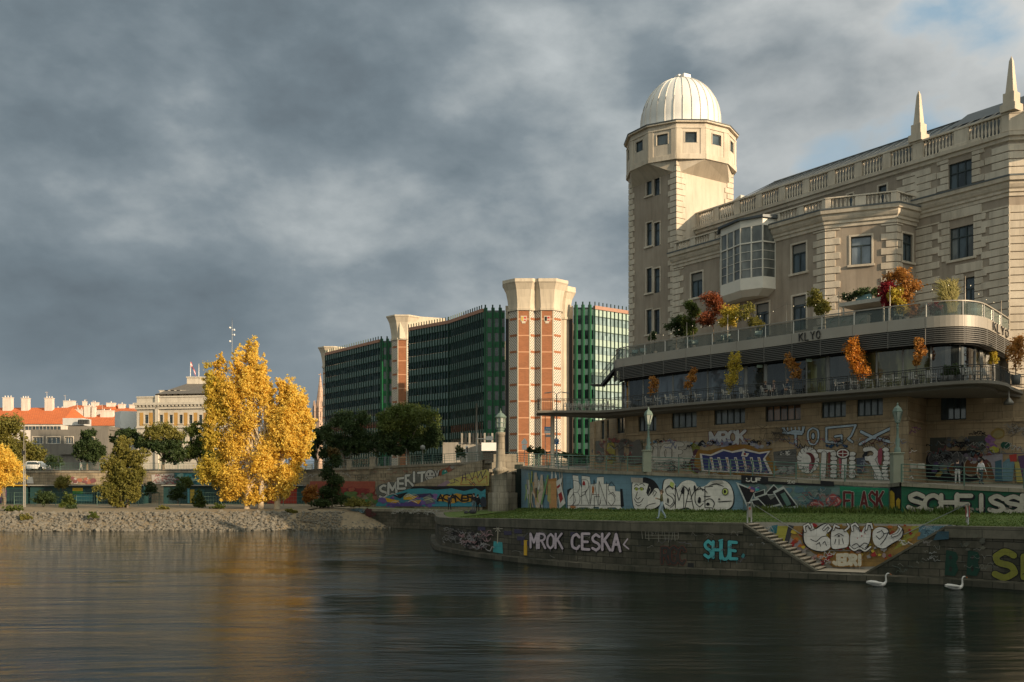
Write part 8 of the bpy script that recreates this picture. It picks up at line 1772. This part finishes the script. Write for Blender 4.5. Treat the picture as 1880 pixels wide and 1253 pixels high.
leaves('foliage', [(c.x, c.y, ZD+3.15, 1.25, 0.5, 0.38), (c.x-1.2, c.y+0.5, ZD+2.9, 0.8, 0.4, 0.3), (c.x+1.1, c.y-0.7, ZD+3.05, 0.9, 0.4, 0.38)], 2600, 0.16, LG_DK, T2, 5, 0.35, 14)
# festoon poles with strings of small bulbs
T = thing('festoon_lights', 'slim posts with a string of small bulbs along the upper terrace', 'string lights', (EU[20][0], EU[20][1], ZD)); tops = []
for px, h in ((1195, 2.2), (1261, 2.4), (1336, 2.5), (1444, 2.7), (1540, 2.8), (1634, 2.7), (1772, 2.9), (1838, 2.4)):
    q = inpoly(EU, -0.6, px); mb = MB(); mb.tube([(q.x, q.y, ZD), (q.x, q.y, ZD+h)], 0.035, 6); mb.build('post', flat('post_pale', (0.50, 0.44, 0.36), 0.5), T); tops.append(Vector((q.x, q.y, ZD+h-0.1)))
for i in range(len(tops)-1):
    mb = MB(); pts = [tops[i].lerp(tops[i+1], j/14)-Vector((0, 0, 2.2*(j/14)*(1-j/14))) for j in range(15)]; mb.tube(pts, 0.006, 4); w0 = mb.build('cable', DKMET, T)
    mb = MB()
    for p in pts[2:-1:3]: mb.lathe(p-Vector((0, 0, 0.05)), [(0, -0.04), (0.025, 0), (0.02, 0.03), (0, 0.05)], 6)
    mt = MATS.get('bulb')
    if not mt: mt, nt, bs = newmat('bulb'); setp(nt, bs, **{'Base Color': (0.8, 0.7, 0.5), 'Emission Color': (1.0, 0.8, 0.5), 'Emission Strength': 0.7})
    mb.build('bulbs', mt, w0)
# small green exit-light boxes over the doors
for i, px in enumerate((1396, 1487)):
    q = inpoly(GI, 0.05, px); T = thing('exit_light', ['pale green exit light box over the left café door', 'pale green exit light box over the right café door'][i], 'exit light', (q.x, q.y, ZLV-0.3)); mb = MB(); mb.box(q.x-0.3, q.x+0.3, q.y-0.08, q.y, ZLV-0.28, ZLV-0.05); mb.build('box', flat('exit_pale', (0.40, 0.50, 0.40), 0.5), T)

# ================================================================== people and swans
def skinmesh(name, vs, es, rs, root=0, sub=2):
    me = bpy.data.meshes.new('tmp'); me.from_pydata(vs, es, []); o = bpy.data.objects.new('tmp', me); COL.objects.link(o)
    sk = o.modifiers.new('s', 'SKIN'); 
    for i, r in enumerate(rs): d = me.skin_vertices[0].data[i] if me.skin_vertices else None; 
    if not me.skin_vertices:
        bm = bmesh.new(); bm.from_mesh(me); bm.verts.layers.skin.verify(); bm.to_mesh(me); bm.free()
    for i, r in enumerate(rs):
        d = me.skin_vertices[0].data[i]; d.radius = r if isinstance(r, tuple) else (r, r); d.use_root = (i == root)
    sb = o.modifiers.new('b', 'SUBSURF'); sb.levels = sub; sb.render_levels = sub
    dg = bpy.context.evaluated_depsgraph_get(); dg.update(); ev = o.evaluated_get(dg); out = bpy.data.meshes.new_from_object(ev); out.name = name
    bpy.data.objects.remove(o); 
    for p in out.polygons: p.use_smooth = True
    return out
def person(label, loc, rz, jacket, trousers, hair=(0.03, 0.02, 0.015), pose='walk', scale=1.0, shoes=(0.03, 0.03, 0.03), arms='down', group=None):
    V, E, Rr, Lb = [], [], [], []
    def add(p, r, lab, par=None):
        V.append(p); Rr.append(r); Lb.append(lab)
        if par is not None: E.append((par, len(V)-1))
        return len(V)-1
    sit = pose == 'sit'; hz = 0.50 if sit else 0.95; dz = hz-0.95
    pel = add((0, 0, hz), (0.15, 0.12), 1); sp = add((0.01, 0, 1.14+dz), (0.145, 0.11), 0, pel); ch = add((0.02, 0, 1.33+dz), (0.165, 0.12), 0, sp); nk = add((0.02, 0, 1.49+dz), 0.055, 2, ch); hd = add((0.035, 0, 1.58+dz), (0.078, 0.085), 2, nk); ht = add((0.03, 0, 1.68+dz), (0.078, 0.09), 2, hd); hx = add((0.02, 0, 1.735+dz), (0.045, 0.05), 2, ht)
    for s in (-1, 1):
        if sit: kn, an, to = (0.43, s*0.11, 0.50), (0.45, s*0.11, 0.09), (0.60, s*0.12, 0.04)
        elif pose == 'walk': kn, an, to = ((0.14, s*0.09, 0.50), (0.20, s*0.09, 0.09), (0.37, s*0.09, 0.05)) if s > 0 else ((-0.02, s*0.09, 0.50), (-0.25, s*0.09, 0.13), (-0.12, s*0.09, 0.04))
        else: kn, an, to = (0.02, s*0.11, 0.50), (0.0, s*0.13, 0.09), (0.15, s*0.14, 0.04)
        h = add((0.0, s*0.09, hz-0.06), 0.10, 1, pel); k = add(kn, 0.062, 1, h); c_ = add(tuple(Vector(kn).lerp(Vector(an), 0.35)), 0.058, 1, k); a = add(an, 0.042, 1, c_); t = add(to, (0.045, 0.032), 3, a)
        sh_ = add((0.01, s*0.175, 1.42+dz), 0.062, 0, ch)
        if arms == 'phone': el, wr = (0.06, s*0.25, 1.17+dz), (0.27, s*0.13, 1.22+dz)
        elif arms == 'reach' and s > 0: el, wr = (0.22, s*0.22, 1.36+dz), (0.45, s*0.18, 1.46+dz)
        elif pose == 'walk': el, wr = (-0.05*s, s*0.24, 1.14), (0.12*-s+0.06, s*0.25, 0.90)
        else: el, wr = (0.0, s*0.24, 1.14+dz), (0.12, s*0.22, 0.92+dz+(0.12 if sit else 0))
        e = add(el, 0.045, 0, sh_); w2 = add(wr, 0.032, 0, e); dr = (Vector(wr)-Vector(el)).normalized(); side = Vector((0, -s, 0)); side = (side-dr*side.dot(dr)).normalized(); nrm = dr.cross(side)
        pm = Vector(wr)+dr*0.07; p_ = add(tuple(pm), (0.034, 0.020), 2, w2)
        for fi, (off, ln) in enumerate(((-0.030, 0.062), (-0.010, 0.075), (0.010, 0.070), (0.030, 0.055))):
            b0 = pm+dr*0.035+nrm*off; k1 = add(tuple(b0), 0.009, 2, p_); k2 = add(tuple(b0+dr*ln*0.6+side*0.012), 0.008, 2, k1); add(tuple(b0+dr*ln*0.9+side*0.032), 0.007, 2, k2)
        t1 = add(tuple(Vector(wr)+dr*0.04+nrm*-0.045+side*0.01), 0.011, 2, p_); add(tuple(Vector(wr)+dr*0.085+nrm*-0.055+side*0.025), 0.009, 2, t1)
    me = skinmesh('body', V, E, Rr, pel, 2)
    mats = [flat('cloth_%d' % len(MATS), jacket, 0.9, 0, 0.2, 4), flat('cloth_%d' % (len(MATS)+1000), trousers, 0.9, 0, 0.2, 4), SKIN, flat('shoe_%d' % len(MATS), shoes, 0.6)]
    for m_ in mats: me.materials.append(m_)
    A = np.array(V)
    for p in me.polygons: p.material_index = Lb[int(np.argmin(((A-np.array(p.center))**2).sum(1)))]
    T = thing('person', label, 'person', loc, group); T.rotation_euler = (0, 0, rz); T.scale = (scale,)*3
    o = bpy.data.objects.new('body', me); COL.objects.link(o); o.parent = T
    H = MB(); H.lathe((0.012, 0, 1.655+dz), [(0.092, -0.02), (0.102, 0.03), (0.088, 0.075), (0.045, 0.108), (0, 0.116)], 14); H.lathe((-0.045, 0, 1.60+dz), [(0.0, -0.06), (0.06, -0.03), (0.075, 0.04), (0.05, 0.09), (0, 0.1)], 10)
    h = H.build('hair', flat('hair_%d' % len(MATS), hair, 0.8), None); h.parent = T
    Fm = MB(); 
    for s in (-1, 1): Fm.lathe((0.112, s*0.032, 1.64+dz), [(0, -0.010), (0.010, 0), (0, 0.010)], 6, 0); Fm.lathe((0.025, s*0.088, 1.62+dz), [(0, -0.03), (0.016, -0.015), (0.018, 0.012), (0, 0.028)], 6, 1)
    Fm.add([(0.112, -0.014, 1.595+dz), (0.112, 0.014, 1.595+dz), (0.140, 0, 1.598+dz), (0.115, 0, 1.635+dz)], [(0, 1, 2), (1, 3, 2), (3, 0, 2)], 1); Fm.obox((0.113, 0, 1.567+dz), (0.004, 0, 0), (0, 0.022, 0), (0, 0, 0.004), 2)
    fc = Fm.build('face', [BLACK, SKIN, flat('lip', (0.35, 0.13, 0.10), 0.5)], None); fc.parent = T
    return T
def wallfoot(px, f):   # point on the lawn seen in column px, f = 0 quay edge .. 1 wall
    pass
pz = lambda px, Y, z: (PX(px, Y), Y, z)
Pw = person('person in olive vest and pale blue jeans walking along the quay edge', pz(1215, 60.5, 2.80), R(175), (0.10, 0.085, 0.035), (0.30, 0.36, 0.42), (0.12, 0.08, 0.05), 'walk', 1.02, arms='phone')
person('person in a white top and dark jeans strolling on the promenade behind the railing', pz(1801, 66, 4.92), R(20), (0.60, 0.58, 0.56), (0.04, 0.06, 0.07), pose='walk', scale=0.98)
person('person in a black jacket and pale trousers standing by the brown throw-up', pz(1758, 67, 4.95), R(60), (0.02, 0.02, 0.025), (0.40, 0.39, 0.37), pose='stand', scale=0.97)
person('person in dark clothes spraying the turquoise mural, left one', pz(825, 112, 2.3), R(80), (0.025, 0.04, 0.055), (0.02, 0.02, 0.025), pose='stand', scale=1.0, arms='reach')
person('person with dark hoodie and grey jeans near the pier, right one at the mural', pz(870, 92, 2.5), R(120), (0.02, 0.02, 0.028), (0.12, 0.15, 0.17), pose='stand', scale=1.02)
person('person in black standing with a black bag beside the mural', pz(877, 93, 2.5), R(60), (0.015, 0.015, 0.018), (0.015, 0.015, 0.018), pose='stand', scale=0.95)
person('tiny person in white on the far street behind the railing left', pz(148, 156, 7.6), R(10), (0.5, 0.48, 0.45), (0.3, 0.3, 0.3), pose='walk')
T = thing('rucksack', 'dark bags lying in the grass at the feet of the mural sprayers', 'bag', pz(868, 84, 2.56)); mb = MB(); q = Vector(pz(868, 84, 2.56)); mb.lathe(q, [(0, 0), (0.28, 0.02), (0.32, 0.18), (0.22, 0.34), (0, 0.38)], 10); mb.lathe(q+Vector((-0.55, 0.1, 0)), [(0, 0), (0.2, 0.02), (0.24, 0.12), (0.12, 0.22), (0, 0.24)], 9); mb.build('bag', flat('bag_black', (0.03, 0.03, 0.035), 0.8), T)
for i, (px, rz, j, t_) in enumerate(((1405, -10, (0.025, 0.025, 0.03), (0.10, 0.06, 0.05)), (1421, 170, (0.42, 0.30, 0.28), (0.05, 0.05, 0.05)), (1446, 190, (0.03, 0.06, 0.10), (0.02, 0.03, 0.05)))):
    q = inpoly(SE, -0.75, px); person(['guest in a dark jacket seated at the balcony table, left', 'guest in a pinkish top seated at the balcony table, middle', 'guest in a blue jacket seated at the balcony table, right'][i], (q.x, q.y, ZS), R(rz), j, t_, (0.15, 0.09, 0.05), 'sit', 1.0)
def swan(px, py, label, s=1.0, flip=1):
    Y = CZ*F/(py-900); c = Vector((PX(px, Y), Y, 0.0)); T = thing('swan', label, 'swan', c, 'swans on the dark water')
    V = [(-0.62, 0, 0.20), (-0.45, 0, 0.16), (-0.25, 0, 0.13), (0.0, 0, 0.11), (0.20, 0, 0.10), (0.34, 0, 0.14), (0.42, 0, 0.26), (0.41, 0, 0.42), (0.40, 0, 0.55), (0.44, 0, 0.67), (0.52, 0, 0.71), (0.60, 0, 0.68)]
    rr_ = [(0.03, 0.02), (0.12, 0.06), (0.19, 0.12), (0.22, 0.15), (0.19, 0.14), (0.11, 0.09), (0.062, 0.062), (0.045, 0.045), (0.040, 0.040), (0.042, 0.042), (0.058, 0.05), (0.03, 0.025)]
    me = skinmesh('body', V, [(i, i+1) for i in range(len(V)-1)], rr_, 3, 2); me.materials.append(flat('swan_white', (0.52, 0.50, 0.47), 0.7, 0, 0.05)); o = bpy.data.objects.new('body', me); COL.objects.link(o); o.parent = T
    mb = MB(); mb.tube([(0.60, 0, 0.68), (0.66, 0, 0.655), (0.72, 0, 0.63)], [0.026, 0.02, 0.008], 8); mb.build('beak', flat('beak_orange', (0.45, 0.14, 0.03), 0.5), None).parent = T
    mb = MB(); mb.lathe((0.60, 0, 0.70), [(0, -0.02), (0.025, 0), (0, 0.02)], 8); mb.build('knob', BLACK, None).parent = T
    for sd in (-1, 1):
        mb = MB(); pts = [Vector((-0.60, sd*0.03, 0.26)), Vector((-0.35, sd*0.17, 0.24)), Vector((-0.05, sd*0.215, 0.20)), Vector((0.16, sd*0.17, 0.17))]; mb.tube(pts, [0.015, 0.075, 0.085, 0.02], 8); mb.build('wing', MATS['swan_white'], None).parent = T
    T.rotation_euler = (0, 0, R(-8*flip)); T.scale = (s,)*3; return T
swan(1612, 1077, 'white swan swimming right, the left one below the stair landing', 0.88); swan(1754, 1083, 'white swan with lowered beak, the right one nearer the edge of the picture', 0.85, -1)
T = thing('waste_bin', 'white container beside the podium behind the street railing', 'container', pz(600, 155, 7.7))
mb = MB(); mb.box(PX(560, 156), PX(572, 156), 156, 157, 7.6, PZ(852, 156)); mb.build('body', SGW, T, bevel=0.04)
T = thing('parked_car', 'small white car on the street behind the left bank wall', 'car', pz(235/1.0, 156, 7.6)); 
q = Vector(pz(64, 155, 7.55)); T.location = q
mb = MB(); prof_ = [(-2.0, 0.35), (-2.0, 0.8), (-1.3, 0.95), (-0.8, 1.42), (0.7, 1.45), (1.4, 0.95), (2.0, 0.85), (2.05, 0.35)]
n = len(prof_); fr = [q+Vector((x, -0.8, z)) for x, z in prof_]; bk = [q+Vector((x, 0.8, z)) for x, z in prof_]; mb.add(fr+bk, [tuple(range(n)), tuple(reversed(range(n, 2*n)))]+[(i, (i+1) % n, n+(i+1) % n, n+i) for i in range(n)]); mb.build('body', WHITE, T, bevel=0.06)
for sx_ in (-1.25, 1.25):
    mb = MB(); mb.tube([q+Vector((sx_, -0.84, 0.34)), q+Vector((sx_, -0.6, 0.34))], 0.33, 14); mb.build('wheel', BLACK, T)
mb = MB(); mb.add([q+Vector((-0.95, -0.815, 0.98)), q+Vector((1.05, -0.815, 0.98)), q+Vector((0.6, -0.815, 1.36)), q+Vector((-0.72, -0.815, 1.36))], [(0, 1, 2, 3)]); mb.build('side_window', GLASSD, T)
